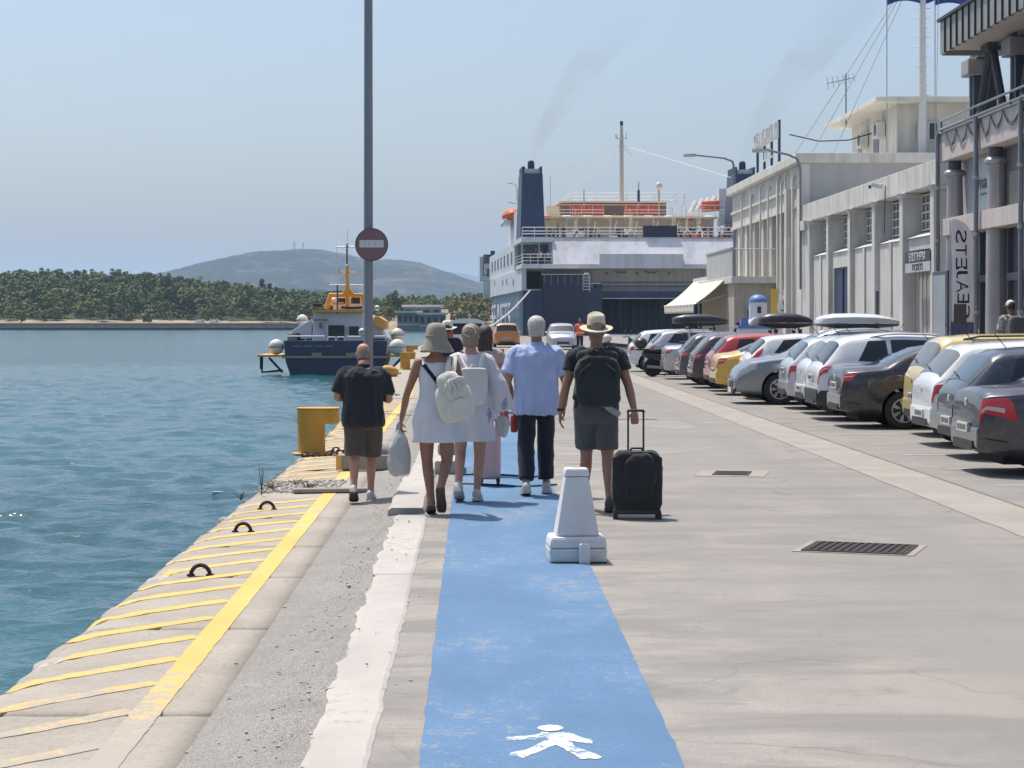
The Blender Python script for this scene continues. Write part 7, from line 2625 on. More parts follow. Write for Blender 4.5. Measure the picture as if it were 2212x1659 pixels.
def person(label, loc, rz, skin, J, sex='m', s=1.0, girth=1.0, head_rot=(0, 0, 0), name='person', voxel=0.0095, group=None):
    """one continuous body mesh from joints J (metres for a 1.75 m figure, scaled by s); returns (root, J resolved)"""
    B = BASE if sex == 'm' else WOM
    root = thing(name, label, 'person', loc, rz, group)
    S_ = lambda p: Vector(p) * s
    lean = J.get('lean', 0.0)
    mb_ = MB()

    def bend(p):
        p = Vector(p)
        k_ = max(0, p.z - 0.95)
        return Vector((p.x, p.y + lean * k_, p.z))
    rings_ = []
    for z, rx, ry, cy in B['torso']:
        rings_.append([S_(bend(p)) for p in ering((0, cy, z), rx * girth, ry * girth, 20, 2.4)])
    mb_.loft(rings_)
    hd = bend(J.get('head', B['head']))
    nk = bend(B['neck'])
    limb(mb_, [S_(nk + Vector((0, 0, -0.05))), S_(nk + Vector((0, 0.0, 0.03))), S_(hd + Vector((0, -0.015, -0.07)))], [0.062 * s * girth ** .5, 0.056 * s, 0.054 * s], 12)
    Rm = Matrix.Rotation(head_rot[2], 3, 'Z') @ Matrix.Rotation(head_rot[0], 3, 'X') @ Matrix.Rotation(head_rot[1], 3, 'Y')
    head_geo(mb_, S_(hd), Rm, s)
    thin = 1.0 if sex == 'm' else 0.86
    for side, q_ in (('l', -1), ('r', 1)):
        sh = bend((B['sh'][0] * q_ * (1 + (girth - 1) * 0.6), B['sh'][1], B['sh'][2]))
        el, wr = Vector(J[side + 'el']), Vector(J[side + 'wr'])
        limb(mb_, [S_(Vector((sh.x * 0.60, sh.y, sh.z + 0.012))), S_(sh), S_(sh.lerp(el, 0.5)), S_(el), S_(el.lerp(wr, 0.35)), S_(wr)],
             [0.060 * s * thin, 0.060 * s * thin, 0.049 * s * thin, 0.040 * s * thin, 0.041 * s * thin, 0.026 * s * thin])
        hdv = Vector(J.get(side + 'hd', (wr - el)))
        hand(mb_, S_(wr), hdv, J.get(side + 'palm', (-q_, 0, 0)), J.get(side + 'grip', 0.32), s * (1.0 if sex == 'm' else 0.92))
        hp = Vector((B['hip'][0] * q_, 0, B['hip'][2]))
        kn, an, toe = Vector(J[side + 'kn']), Vector(J[side + 'an']), Vector(J[side + 'toe'])
        mid = hp.lerp(kn, 0.45)
        calf = kn.lerp(an, 0.30) + Vector((0, -0.022, 0))
        limb(mb_, [S_(hp), S_(mid), S_(kn), S_(calf), S_(kn.lerp(an, 0.68)), S_(an)], [0.092 * s * girth ** .6, 0.079 * s * girth ** .5, 0.054 * s, 0.056 * s * (0.94 if sex == 'f' else 1), 0.041 * s, 0.035 * s], 12)
        fd = (toe - an)
        heel = an - Vector((fd.x, fd.y, 0)).normalized() * 0.04 + Vector((0, 0, -0.035 + 0.03 * max(0, -fd.z - 0.1)))
        limb(mb_, [S_(heel), S_(an + Vector((0, 0, -0.03))), S_(an.lerp(toe, 0.6)), S_(toe)], [0.034 * s, 0.038 * s, 0.036 * s, 0.022 * s], 10)
    body = link('body', remesh(mb_, voxel, 2), skin, root)
    T = lambda v: S_(hd) + Rm @ (Vector(v) * s)
    for q_ in (-1, 1):
        MB().ball(T((q_ * .031, .084, .004)), 0.0115 * s, 8, 6).build('eye', M_EYE, root, smooth=True)
        MB().ball(T((q_ * .031, .0945, .004)), 0.005 * s, 6, 5).build('iris', HAIR_BRN, root, smooth=True)
        MB().tube([T((q_ * .014, .098, .022)), T((q_ * .032, .096, .028)), T((q_ * .05, .083, .022))], 0.005 * s, 5).build('eyebrow', HAIR_BRN, root)
    MB().tube([T((-.024, .094, -.062)), T((0, .104, -.060)), T((.024, .094, -.062))], [0.004 * s, 0.007 * s, 0.004 * s], 6).build('mouth', M_LIP, root)
    root['s'] = s
    return root, S_, bend, T, B


def drop_prop(root):
    if 's' in root:
        del root['s']


def shoe(root, S_, an, toe, m_, sole_m, s, w=0.047, laces=True):
    an, toe = Vector(an), Vector(toe)
    fd = toe - an
    flat = Vector((fd.x, fd.y, 0)).normalized()
    pitch = math.atan2(-(toe.z - an.z) - 0.055, Vector((fd.x, fd.y, 0)).length)   # heel lift
    X = flat
    up = Vector((0, 0, 1))
    fw = (X * math.cos(pitch) - up * math.sin(pitch))
    u2 = (up * math.cos(pitch) + X * math.sin(pitch))
    sd_ = fw.cross(u2)
    heel = toe - fw * 0.265 + u2 * 0.0
    base = toe - u2 * 0.022
    mb_ = MB()
    rings_ = []
    for t_, wd, h_ in ((0.0, 0.72, 0.070), (0.06, 0.92, 0.100), (0.22, 0.95, 0.115), (0.38, 0.88, 0.098), (0.55, 0.98, 0.075), (0.75, 1.08, 0.058), (0.92, 0.92, 0.045), (1.0, 0.55, 0.034)):
        c = base - fw * 0.285 * (1 - t_) + fw * 0.02
        ring = []
        for k_ in range(12):
            a_ = 2 * math.pi * k_ / 12
            y = w * wd * math.cos(a_)
            z = h_ / 2 + h_ / 2 * math.sin(a_)
            ring.append(S_(c + sd_ * y + u2 * (z + 0.004)))
        rings_.append(ring)
    mb_.loft(rings_)
    sh = mb_.build('shoe', m_, root, smooth=True, angle=70)
    mb_ = MB()
    rings_ = []
    for t_, wd in ((0.0, 0.70), (0.06, 0.95), (0.3, 0.98), (0.5, 0.95), (0.75, 1.12), (0.93, 0.95), (1.0, 0.6)):
        c = base - fw * 0.290 * (1 - t_) + fw * 0.024
        rings_.append([S_(c + sd_ * (y * w * wd) + u2 * z) for y, z in ((-1, -0.006), (1, -0.006), (1.04, 0.018), (-1.04, 0.018))])
    mb_.loft(rings_)
    mb_.build('sole', sole_m, sh)
    return sh


def tee(root, S_, bend, B, J, m_, hem=0.86, ease=0.022, sleeve=0.55, s=1.0, girth=1.0, wr=0.010, seed=1, flare=0.0, name='shirt', collar=None, sl_w=0.030):
    mb_ = MB()
    rings_ = []
    tz = [t_[0] for t_ in B['torso']]
    zs = [hem, hem + 0.05, hem + 0.12, 1.05, 1.16, 1.27, 1.37, 1.43, 1.465]
    zs = sorted(set(z for z in zs if z <= 1.47))
    for z in zs:
        rx = float(np.interp(z, tz, [t_[1] for t_ in B['torso']]))
        ry = float(np.interp(z, tz, [t_[2] for t_ in B['torso']]))
        cy = float(np.interp(z, tz, [t_[3] for t_ in B['torso']]))
        k_ = max(0, 1.2 - z) / 0.35 * flare
        rx = max(rx, 0.158 if z < 1.2 else 0)
        ry = max(ry, 0.112 if z < 1.2 else 0)
        e_ = ease if z < 1.42 else ease * 0.6
        rings_.append([S_(bend(p)) for p in ering((0, cy, z), rx * girth + e_ + k_, ry * girth + e_ + k_, 24, 2.5)])
    mb_.loft(rings_)
    for side, q_ in (('l', -1), ('r', 1)):
        sh = bend((B['sh'][0] * q_ * (1 + (girth - 1) * 0.6), B['sh'][1], B['sh'][2]))
        el = Vector(J[side + 'el'])
        end = sh.lerp(el, sleeve) if sleeve <= 1 else el.lerp(Vector(J[side + 'wr']), sleeve - 1)
        pts = [S_(Vector((sh.x * 0.50, sh.y, sh.z + 0.022))), S_(sh + Vector((0, 0, 0.004)))]
        rad = [0.068 * s + 0.004, 0.062 * s + 0.014]
        if sleeve > 1:
            pts += [S_(sh.lerp(el, 0.5)), S_(el), S_(end)]
            rad += [0.05 * s + sl_w, 0.042 * s + sl_w, 0.045 * s + sl_w]
        else:
            pts += [S_(sh.lerp(end, 0.5)), S_(end)]
            rad += [0.054 * s + sl_w * 0.8, 0.049 * s + sl_w]
        limb(mb_, pts, rad, 14)
    me = remesh(mb_, 0.0115, 2, wr, 11, seed, (1.5, 1.5, 0.38))
    o_ = link(name, me, m_, root)
    if collar:
        nk = bend(B['neck'])
        g = MB()
        g.loft([[S_(p) for p in ering((0, nk.y + 0.004, nk.z - 0.015 + dz), r_, r_ * 1.08, 18)] for dz, r_ in ((0, 0.084), (0.03, 0.074), (0.045, 0.071), (0.046, 0.066), (0.0, 0.066))])
        g.build('collar', collar, o_, smooth=True)
    return o_


def shorts(root, S_, B, J, m_, top=0.99, cut=0.85, s=1.0, girth=1.0, ease=0.024, legw=0.105, wr=0.009, seed=2, name='shorts'):
    """cut = how far down hip->knee the legs reach (values over 1 go below the knee)"""
    mb_ = MB()
    rings_ = []
    tz = [t_[0] for t_ in B['torso']]
    for z in (0.80, 0.86, 0.92, top - 0.03, top):
        rx = float(np.interp(z, tz, [t_[1] for t_ in B['torso']]))
        ry = float(np.interp(z, tz, [t_[2] for t_ in B['torso']]))
        cy = float(np.interp(z, tz, [t_[3] for t_ in B['torso']]))
        rings_.append([S_(p) for p in ering((0, cy, z), rx * girth + ease * 0.7, ry * girth + ease * 0.7, 24, 2.4)])
    mb_.loft(rings_)
    for side, q_ in (('l', -1), ('r', 1)):
        hp = Vector((B['hip'][0] * q_, -0.005, B['hip'][2]))
        kn, an = Vector(J[side + 'kn']), Vector(J[side + 'an'])
        if cut <= 1:
            end = hp.lerp(kn, cut)
            limb(mb_, [S_(hp), S_(hp.lerp(end, 0.5)), S_(end)], [(legw + 0.006) * s * girth ** .6, legw * s * girth ** .6, legw * 0.96 * s * girth ** .5], 16)
        else:
            end = kn.lerp(an, cut - 1)
            limb(mb_, [S_(hp), S_(hp.lerp(kn, 0.5)), S_(kn), S_(kn.lerp(end, 0.5)), S_(end)], [legw * s, legw * 0.95 * s, legw * 0.88 * s, legw * 0.86 * s, legw * 0.82 * s], 14)
    return link(name, remesh(mb_, 0.0115, 2, wr, 12, seed), m_, root)


def hair_cap(root, T, m_, s, low=-0.045, thick=1.07, back=True, name='hair'):
    """short hair: a cap over skull, lower at the back than the front"""
    rings_ = []
    n_ = 22
    prof = [(low, .070, .094), (-0.02, .074, .098), (0.01, .078, .102), (0.04, .080, .104), (0.075, .076, .097), (0.103, .061, .078), (0.122, .038, .050), (0.130, .012, .016)]
    for z, rx, ry in prof:
        ring = []
        for k_ in range(n_):
            a_ = 2 * math.pi * k_ / n_
            x, y = rx * math.cos(a_) * thick, ry * math.sin(a_) * thick - 0.006
            zz_ = z
            if math.sin(a_) > -0.15 and z < 0.06:
                zz_ = max(z, 0.03 + 0.05 * max(0, math.sin(a_)))
                y *= 0.93
            ring.append(T((x + 0.003 * fbm(x * 60, y * 60, z * 60), y + 0.003 * fbm(y * 60, z * 60, x * 50), zz_ + 0.003 * fbm(x * 70, y * 70, 4))))
        rings_.append(ring)
    hc = MB().loft(rings_).build(name, m_, root, smooth=True)
    if m_ is not HAIR_STUB:
        st_ = MB()
        hr = random.Random(len(root.name) + int(low * 1000))
        for i_ in range(1500):
            a_r = hr.randrange(len(rings_) - 1)
            b_r = hr.randrange(n_)
            p = Vector(rings_[a_r][b_r]).lerp(Vector(rings_[a_r + 1][b_r]), hr.random()).lerp(Vector(rings_[a_r][(b_r + 1) % n_]), hr.random() * 0.7)
            ctr = Vector(T((0, -0.005, 0.02)))
            out_ = (p - ctr).normalized()
            d_ = (Vector((0, 0, -1)) + out_ * hr.uniform(0.15, 0.75) + Vector((hr.gauss(0, .35), hr.gauss(0, .35), 0))).normalized() * hr.uniform(0.012, 0.028) * s
            w_ = out_.cross(d_).normalized() * 0.0016
            st_.add([p - w_ - out_ * 0.003, p + w_ - out_ * 0.003, p + d_], [(0, 1, 2)])
        st_.build('strands', m_, hc, raw=True)['kind'] = 'stuff'
    return hc


def rounded(mb_, c, sz, Rm=None, p=4.0, n=24, m=14):
    """superellipsoid lump, for bags"""
    rings_ = []
    for i in range(m):
        t_ = -math.pi / 2 + math.pi * (i + 0.03) / (m - 1 + 0.06)
        ct, st_ = math.cos(t_), math.sin(t_)
        z = math.copysign(abs(st_) ** (2 / p), st_) * sz[2] / 2
        k_ = abs(ct) ** (2 / p)
        ring = []
        for j in range(n):
            a_ = 2 * math.pi * j / n
            ca, sa = math.cos(a_), math.sin(a_)
            q_ = Vector((math.copysign(abs(ca) ** (2 / p), ca) * k_ * sz[0] / 2, math.copysign(abs(sa) ** (2 / p), sa) * k_ * sz[1] / 2, z))
            ring.append(Vector(c) + (Rm @ q_ if Rm is not None else q_))
        rings_.append(ring)
    mb_.loft(rings_)


# ---- 1. the man in the brimmed hat with the suitcase
hatJ = dict(lel=(-0.275, -0.04, 1.13), lwr=(-0.325, 0.04, 0.885), rel=(0.285, -0.06, 1.13), rwr=(0.335, -0.13, 0.90), rhd=(0.02, -0.10, -0.9), rgrip=0.75, rpalm=(0, -1, 0.0), lhd=(0.0, 0.10, -1),
            lkn=(-0.085, 0.10, 0.50), lan=(-0.10, 0.22, 0.11), ltoe=(-0.11, 0.38, 0.03), rkn=(0.10, -0.02, 0.49), ran=(0.11, -0.17, 0.095), rtoe=(0.125, -0.01, 0.028), head=(0, 0.03, 1.62))
A_LOC = (1.085, 18.25, 0.0)
r1, S1, b1_, T1, B1 = person('person in straw brimmed hat, dark backpack and grey shorts wheeling a suitcase', A_LOC, 0.0, SK_TAN, hatJ, 'm', 0.985, 1.10)
s1 = 0.985
tee(r1, S1, b1_, B1, hatJ, C_BLACK, hem=0.93, ease=0.016, sleeve=0.50, s=s1, girth=1.10, seed=1)
shorts(r1, S1, B1, hatJ, C_GREY, top=1.0, cut=0.86, s=s1, girth=1.10, legw=0.098, seed=3)
for k_ in (0, 1):
    side = 'lr'[k_]
    sh_ = shoe(r1, S1, hatJ[side + 'an'], hatJ[side + 'toe'], M_SANDAL, M_SOLED, s1)
hair_cap(r1, T1, HAIR_STUB, s1, thick=1.015)


def brim_hat(root, T, m_, band, brim=(0.178, 0.205), crown=(0.088, 0.108, 0.088, 0.112), tilt=0.0, under=None, pinch=True, curl=0.03):
    T0 = T
    T = lambda p: T0((p[0], p[1], p[2] + tilt * p[1]))
    g = MB()
    n_ = 36
    rings_ = []
    zb = 0.030
    for t_, dz in ((1.0, 0.0), (0.85, -0.003), (0.6, -0.004), (0.25, 0.0), (0.0, 0.002)):
        ring = []
        for k_ in range(n_):
            a_ = 2 * math.pi * k_ / n_
            rx = crown[0] + (brim[0] - crown[0]) * t_
            ry = crown[1] + (brim[1] - crown[1]) * t_
            lift = curl * t_ ** 2 * abs(math.cos(a_)) ** 2 - curl * 0.7 * t_ ** 2 * abs(math.sin(a_)) ** 2
            ring.append((rx * math.cos(a_), ry * math.sin(a_), zb + lift + dz))
        rings_.append(ring)
    crow = [(1.0, 0.012), (0.985, 0.05), (0.95, 0.09), (0.90, 0.112), (0.78, 0.122), (0.5, 0.114), (0.2, 0.108)]
    for q_, dz in crow:
        ring = []
        for k_ in range(n_):
            a_ = 2 * math.pi * k_ / n_
            pz_ = 0
            if pinch and dz > 0.1:
                pz_ = 0.012 * math.sin(a_) ** 2 * (1 if math.sin(a_) > 0 else 0.7) - 0.014 * (q_ < 0.6)
            ring.append((crown[0] * q_ * math.cos(a_), crown[1] * q_ * math.sin(a_), zb + dz + pz_))
        rings_.append(ring)
    g.loft([[T(p) for p in r_] for r_ in rings_], cap=True)
    h_ = g.build('hat', m_, root, smooth=True, angle=50)
    g = MB()
    g.loft([[T((crown[0] * e_ * math.cos(2 * math.pi * k_ / n_), crown[1] * e_ * math.sin(2 * math.pi * k_ / n_), zb + z)) for k_ in range(n_)] for z, e_ in ((0.006, 1.03), (0.034, 1.025), (0.036, 1.0), (0.006, 1.0))], cap=False)
    g.build('hat_band', band, h_, smooth=True)
    g = MB()
    g.loft([[T((crown[0] * e_ * math.cos(2 * math.pi * k_ / n_), crown[1] * e_ * math.sin(2 * math.pi * k_ / n_), zb + z)) for k_ in range(n_)] for z, e_ in ((-0.010, 0.97), (0.0, 0.99))], cap=True)
    g.build('hat_lining', band, h_)
    return h_


brim_hat(r1, T1, C_STRAW, C_HBAND, brim=(0.152, 0.178), crown=(0.084, 0.104), curl=0.004, tilt=0.20)
# backpack (worn tight, collapsed at the top)
bpk = MB()
rounded(bpk, S1((0, -0.19, 1.17)), S1((0.41, 0.15, 0.47)), None, 3.4)
rounded(bpk, S1((0, -0.155, 1.395)), S1((0.37, 0.12, 0.14)), None, 2.6)
bk = thing('backpack', 'dark green grey backpack on the back of person in straw hat', 'backpack', A_LOC)
link('bag', remesh(bpk, 0.012, 3, 0.016, 8, 5), C_DKGREEN, bk)
for q_ in (-1, 1):
    MB().tube([S1((q_ * 0.125, -0.19, 1.36)), S1((q_ * 0.135, -0.12, 1.475)), S1((q_ * 0.135, 0.02, 1.485)), S1((q_ * 0.14, 0.125, 1.36)), S1((q_ * 0.16, 0.125, 1.15)), S1((q_ * 0.19, -0.05, 1.02)), S1((q_ * 0.17, -0.14, 0.99))], [(0.008, 0.03)] * 7, 8, up=(0, 0, 1)).build('strap', C_DKGREEN, bk, smooth=True)
    MB().tube([S1((q_ * 0.06, -0.275, 1.33)), S1((q_ * 0.15, -0.268, 1.26)), S1((q_ * 0.165, -0.262, 1.19))], 0.012, 6).build('piping', C_BLACK, bk, smooth=True)
MB().tube([S1((-0.05, -0.19, 1.43)), S1((-0.03, -0.23, 1.475)), S1((0.03, -0.23, 1.475)), S1((0.05, -0.19, 1.43))], 0.012, 6).build('carry_loop', C_DKGREEN, bk, smooth=True)
MB().tube([S1((-0.16, -0.262, 1.345)), S1((-0.08, -0.278, 1.385)), S1((0.08, -0.278, 1.385)), S1((0.16, -0.262, 1.345))], 0.010, 6).build('lid_seam', C_BLACK, bk, smooth=True)
# suitcase with telescopic handle
SX, SY = 1.385, 17.52
su = thing('suitcase', 'black soft suitcase with telescopic handle pulled by person in straw hat', 'suitcase', (SX, SY, 0.0), 0.0)
g = MB()
rounded(g, (0, 0, 0.315), (0.425, 0.235, 0.53), None, 5.5, 28, 18)
link('shell', remesh(g, 0.010, 2, 0.012, 7, 8, (1, 1, 1)), C_SUITC, su)
g = MB()
rounded(g, (0.02, -0.10, 0.35), (0.26, 0.09, 0.40), None, 4.0)
link('front_pocket', remesh(g, 0.010, 2, 0.022, 8, 4, (1, 1, 0.7)), C_SUITC, su)
for q_ in (-1, 1):
    MB().tube([(q_ * 0.066, 0.085, 0.50), (q_ * 0.066, 0.085, 0.905)], 0.0085, 8).build('handle_rod', M_PLASTIC, su, smooth=True)
    w_ = MB().lathe([(0.02, -0.014), (0.034, -0.014), (0.034, 0.014), (0.02, 0.014)], 14, (q_ * 0.18, 0.06, 0.034), 'X').build('wheel', M_BLACK, su)
    MB().box(q_ * 0.185 - 0.02, q_ * 0.185 + 0.02, -0.10, -0.06, 0.0, 0.06).build('foot', M_PLASTIC, su)
MB().tube([(-0.072, 0.085, 0.90), (-0.06, 0.085, 0.918), (0.06, 0.085, 0.918), (0.072, 0.085, 0.90)], 0.013, 8).build('grip', M_PLASTIC, su, smooth=True)
MB().tube([(-0.06, 0.0, 0.575), (-0.04, 0.0, 0.60), (0.04, 0.0, 0.60), (0.06, 0.0, 0.575)], 0.010, 6).build('top_handle', M_PLASTIC, su)
MB().tube([(-0.205, -0.085, 0.12), (-0.205, -0.085, 0.52), (-0.12, -0.085, 0.57), (0.12, -0.085, 0.57), (0.205, -0.085, 0.52), (0.205, -0.085, 0.12)], 0.007, 6).build('zip', M_PLASTIC, su)
MB().box(-0.20, 0.20, -0.112, -0.02, 0.045, 0.085).build('base_plate', M_PLASTIC, su, bevel=0.01)
# crumpled receipt / bottle in his right hand
bo_ = thing('water_bottle', 'clear crumpled plastic bottle held beside the suitcase handle', 'bottle', (1.275, 18.12, 0.86))
M_CLEAR = mat('clear_plastic', (0.62, 0.66, 0.68), 0.12, var=0.08, scale=30, trans=0.55)
MB().lathe([(0.012, 0.20), (0.012, 0.18), (0.028, 0.14), (0.030, 0.05), (0.026, 0.03), (0.030, 0.0)], 12).build('bottle', M_CLEAR, bo_, smooth=True)
MB().lathe([(0.014, 0.198), (0.014, 0.215)], 10).build('cap', M_FRAMEW, bo_)
bo_.rotation_euler = (0.4, -1.0, 0)
MB().lathe([(0.031, 0.0), (0.031, 0.02)], 14, (0, 0, 0)).M = None
MB().loft([[S1(Vector((-0.322, 0.03, 0.90)) + Vector(p)) for p in ((-0.033, -0.033, 0), (0.033, -0.033, 0), (0.033, 0.033, 0), (-0.033, 0.033, 0))], [S1(Vector((-0.325, 0.03, 0.925)) + Vector(p)) for p in ((-0.034, -0.034, 0), (0.034, -0.034, 0), (0.034, 0.034, 0), (-0.034, 0.034, 0))]]).build('watch', M_BLACK, r1, bevel=0.012)

# ---- 2. the grey-haired man in the pale blue shirt
J2 = dict(lel=(-0.285, -0.035, 1.12), lwr=(-0.235, 0.10, 0.90), lhd=(0.05, 0.15, -1), rel=(0.285, -0.03, 1.11), rwr=(0.275, 0.05, 0.87), rhd=(-0.03, 0.05, -1), lgrip=0.6,
          lkn=(-0.10, -0.03, 0.49), lan=(-0.105, -0.17, 0.11), ltoe=(-0.115, 0.0, 0.028), rkn=(0.095, 0.10, 0.50), ran=(0.10, 0.12, 0.095), rtoe=(0.115, 0.30, 0.028))
L2 = (0.60, 19.85, 0.0)
s2 = 0.985
r2, S2, b2_, T2, B2 = person('person with short white hair in loose pale blue shirt and dark jeans', L2, 0.0, SK_TAN, J2, 'm', s2, 1.04)
tee(r2, S2, b2_, B2, J2, C_BLUE, hem=0.80, ease=0.040, sleeve=0.74, s=s2, girth=1.04, wr=0.018, seed=6, flare=0.02, collar=C_BLUE, sl_w=0.042)
shorts(r2, S2, B2, J2, C_JEANS, top=0.98, cut=1.86, s=s2, legw=0.094, seed=7, name='jeans', wr=0.010)
for side in 'lr':
    shoe(r2, S2, J2[side + 'an'], J2[side + 'toe'], M_SHOEW, M_SOLE, s2)
hair_cap(r2, T2, HAIR_GREY, s2, low=-0.075, thick=1.10)
rb = thing('red_bag', 'small red shopping bag held by person in blue shirt', 'bag', (L2[0] - 0.215, L2[1] + 0.13, 0.60))
g = MB()
rounded(g, (0, 0, 0.09), (0.07, 0.16, 0.18), None, 5)
M_REDBAG = mat('red_bag_paper', (0.33, 0.035, 0.03), 0.6, var=0.12, scale=8)
g.build('bag', M_REDBAG, rb, smooth=True)
MB().tube([(0, -0.04, 0.17), (0, -0.02, 0.225), (0, 0.02, 0.225), (0, 0.04, 0.17)], 0.004, 5).build('handle', M_REDBAG, rb)

# ---- 3. the woman in the patterned dress with white backpack
J3 = dict(lel=(-0.235, 0.04, 1.15), lwr=(-0.15, 0.20, 1.0), rel=(0.27, -0.03, 1.12), rwr=(0.31, 0.06, 0.86), rhd=(0, 0.05, -1),
          lkn=(-0.10, 0.05, 0.50), lan=(-0.12, -0.15, 0.17), ltoe=(-0.11, 0.02, 0.04), rkn=(0.09, 0.03, 0.50), ran=(0.06, -0.02, 0.095), rtoe=(0.075, 0.17, 0.028), head=(0, 0.02, 1.63))
L3 = (-0.035, 19.15, 0.0)
s3 = 0.945
r3, S3, b3_, T3, B3 = person('person in white dress with blue diamonds and white backpack', L3, 0.0, SK_FAIR, J3, 'f', s3, 1.05, head_rot=(0.05, 0, -0.1))


def dress(root, S_, bend, B, m_, zs, ease, rip, seed=0, name='dress', arms=None, s=1.0, wr=0.004, sl=None, J=None, sl_r=None):
    g = MB()
    tz = [t_[0] for t_ in B['torso']]
    rings_ = []
    for z, ex in zs:
        rx = float(np.interp(z, tz, [t_[1] for t_ in B['torso']]))
        ry = float(np.interp(z, tz, [t_[2] for t_ in B['torso']]))
        cy = float(np.interp(z, tz, [t_[3] for t_ in B['torso']]))
        amp = rip * max(0, (1.0 - z)) / 0.4
        rp_ = (lambda a_, amp=amp, z=z: amp * (math.sin(7 * a_ + seed + z * 3) * 0.6 + math.sin(11 * a_ + 2.1 * seed) * 0.4))
        rings_.append([S_(bend(p)) for p in ering((0, cy, z), rx + ex, ry + ex, 56, 2.2, rp_)])
    g.loft(rings_)
    if sl:
        for side, q_ in (('l', -1), ('r', 1)):
            sh = bend((B['sh'][0] * q_, B['sh'][1], B['sh'][2]))
            el, wr_ = Vector(J[side + 'el']), Vector(J[side + 'wr'])
            end = el.lerp(wr_, sl - 1) if sl > 1 else sh.lerp(el, sl)
            pts = [S_(Vector((sh.x * 0.5, sh.y, sh.z + 0.02))), S_(sh)] + ([S_(sh.lerp(el, 0.5)), S_(el), S_(end)] if sl > 1 else [S_(sh.lerp(end, .5)), S_(end)])
            limb(g, pts, sl_r, 16)
    return link(name, remesh(g, 0.0105, 1, wr, 15, seed), m_, root)


dress(r3, S3, b3_, B3, C_PATT, [(0.60, 0.085), (0.66, 0.080), (0.74, 0.074), (0.86, 0.052), (0.98, 0.050), (1.08, 0.060), (1.2, 0.045), (1.33, 0.030), (1.41, 0.016), (1.455, 0.012)], 0, 0.09, 2, sl=1.75, J=J3,
      sl_r=[0.06, 0.066, 0.08, 0.10, 0.12], s=s3, wr=0.006)
for side in 'lr':
    shoe(r3, S3, J3[side + 'an'], J3[side + 'toe'], M_SHOEW, M_SOLE, s3)
hair_cap(r3, T3, HAIR_BLON, s3, low=-0.085, thick=1.10)
g = MB()
rounded(g, T3((0, -0.10, 0.055)), (0.10, 0.07, 0.08), None, 2.2)
link('hair_bun', remesh(g, 0.008, 1, 0.010, 40, 3, (1, 1, 1)), HAIR_BLON, r3)
M_SCR = mat('pale_scrunchie', (0.50, 0.44, 0.40), 0.8, var=0.25, scale=40)
MB().tube([T3((0.055 * math.cos(a_ * math.pi / 6), -0.105 - 0.01 * math.sin(a_), 0.055 + 0.045 * math.sin(a_ * math.pi / 6))) for a_ in range(13)], 0.012, 6).build('hair_tie', M_SCR, r3, smooth=True)
bw_ = thing('backpack', 'white leather backpack with flap on the patterned dress', 'backpack', L3)
g = MB()
rounded(g, S3((0.03, -0.205, 1.14)), S3((0.27, 0.13, 0.36)), None, 4.5)
link('bag', remesh(g, 0.010, 2, 0.007, 9, 3), C_WHITEB, bw_)
g = MB()
rounded(g, S3((0.03, -0.245, 1.265)), S3((0.25, 0.085, 0.125)), None, 6)
g.build('flap', C_WHITEB, bw_, smooth=True, angle=60)
for q_ in (-1, 1):
    MB().tube([S3((0.03 + q_ * 0.06, -0.215, 1.31)), S3((q_ * 0.115, -0.135, 1.45)), S3((q_ * 0.12, 0.02, 1.465)), S3((q_ * 0.12, 0.12, 1.32)), S3((q_ * 0.15, 0.10, 1.1)), S3((q_ * 0.16, -0.08, 0.99))], [(0.007, 0.018)] * 6, 8, up=(0, 0, 1)).build('strap', C_WHITEB, bw_, smooth=True)
MB().tube([S3((0.0, -0.2, 1.32)), S3((0.01, -0.2, 1.355)), S3((0.05, -0.2, 1.355)), S3((0.06, -0.2, 1.32))], 0.007, 6).build('carry_loop', C_WHITEB, bw_)
pbw = thing('plastic_bag', 'crumpled clear plastic bag in the hand beside patterned sleeve', 'bag', (L3[0] + 0.30, L3[1] + 0.06, 0.60))
g = MB()
rounded(g, (0, 0, 0.1), (0.12, 0.10, 0.22), None, 2.5)
M_PBAG = mat('white_plastic_bag', (0.58, 0.59, 0.58), 0.35, var=0.12, scale=12, trans=0.15)
link('bag', remesh(g, 0.008, 1, 0.022, 14, 2, (1, 1, 0.6)), M_PBAG, pbw)

# ---- 4. the woman in the bucket hat with cream backpack and carrier bag
J4 = dict(lel=(-0.27, -0.02, 1.11), lwr=(-0.325, 0.04, 0.86), lhd=(-0.05, 0.05, -1), lgrip=0.75, rel=(0.24, 0.05, 1.15), rwr=(0.22, 0.20, 1.04),
          lkn=(-0.085, 0.02, 0.50), lan=(-0.045, -0.06, 0.12), ltoe=(-0.05, 0.10, 0.028), rkn=(0.10, -0.06, 0.50), ran=(0.045, -0.27, 0.26), rtoe=(0.055, -0.16, 0.06), head=(0, 0.02, 1.62))
L4 = (-0.335, 17.95, 0.0)
s4 = 0.945
r4, S4, b4_, T4, B4 = person('person in bucket hat and short white dress carrying a plastic bag', L4, 0.0, SK_BRN, J4, 'f', s4, 1.02)
dress(r4, S4, b4_, B4, C_WHITE, [(0.665, 0.070), (0.70, 0.070), (0.78, 0.064), (0.88, 0.046), (0.97, 0.036), (1.06, 0.026), (1.15, 0.022), (1.27, 0.016), (1.36, 0.010), (1.405, 0.004)], 0, 0.10, 5, s=s4, wr=0.006)
for q_ in (-1, 1):
    MB().tube([S4((q_ * 0.10, -0.095, 1.38)), S4((q_ * 0.105, -0.04, 1.44)), S4((q_ * 0.105, 0.05, 1.42)), S4((q_ * 0.10, 0.09, 1.36))], [(0.006, 0.026)] * 4, 8, up=(0, 0, 1)).build('shoulder_strap', C_WHITE, r4, smooth=True)
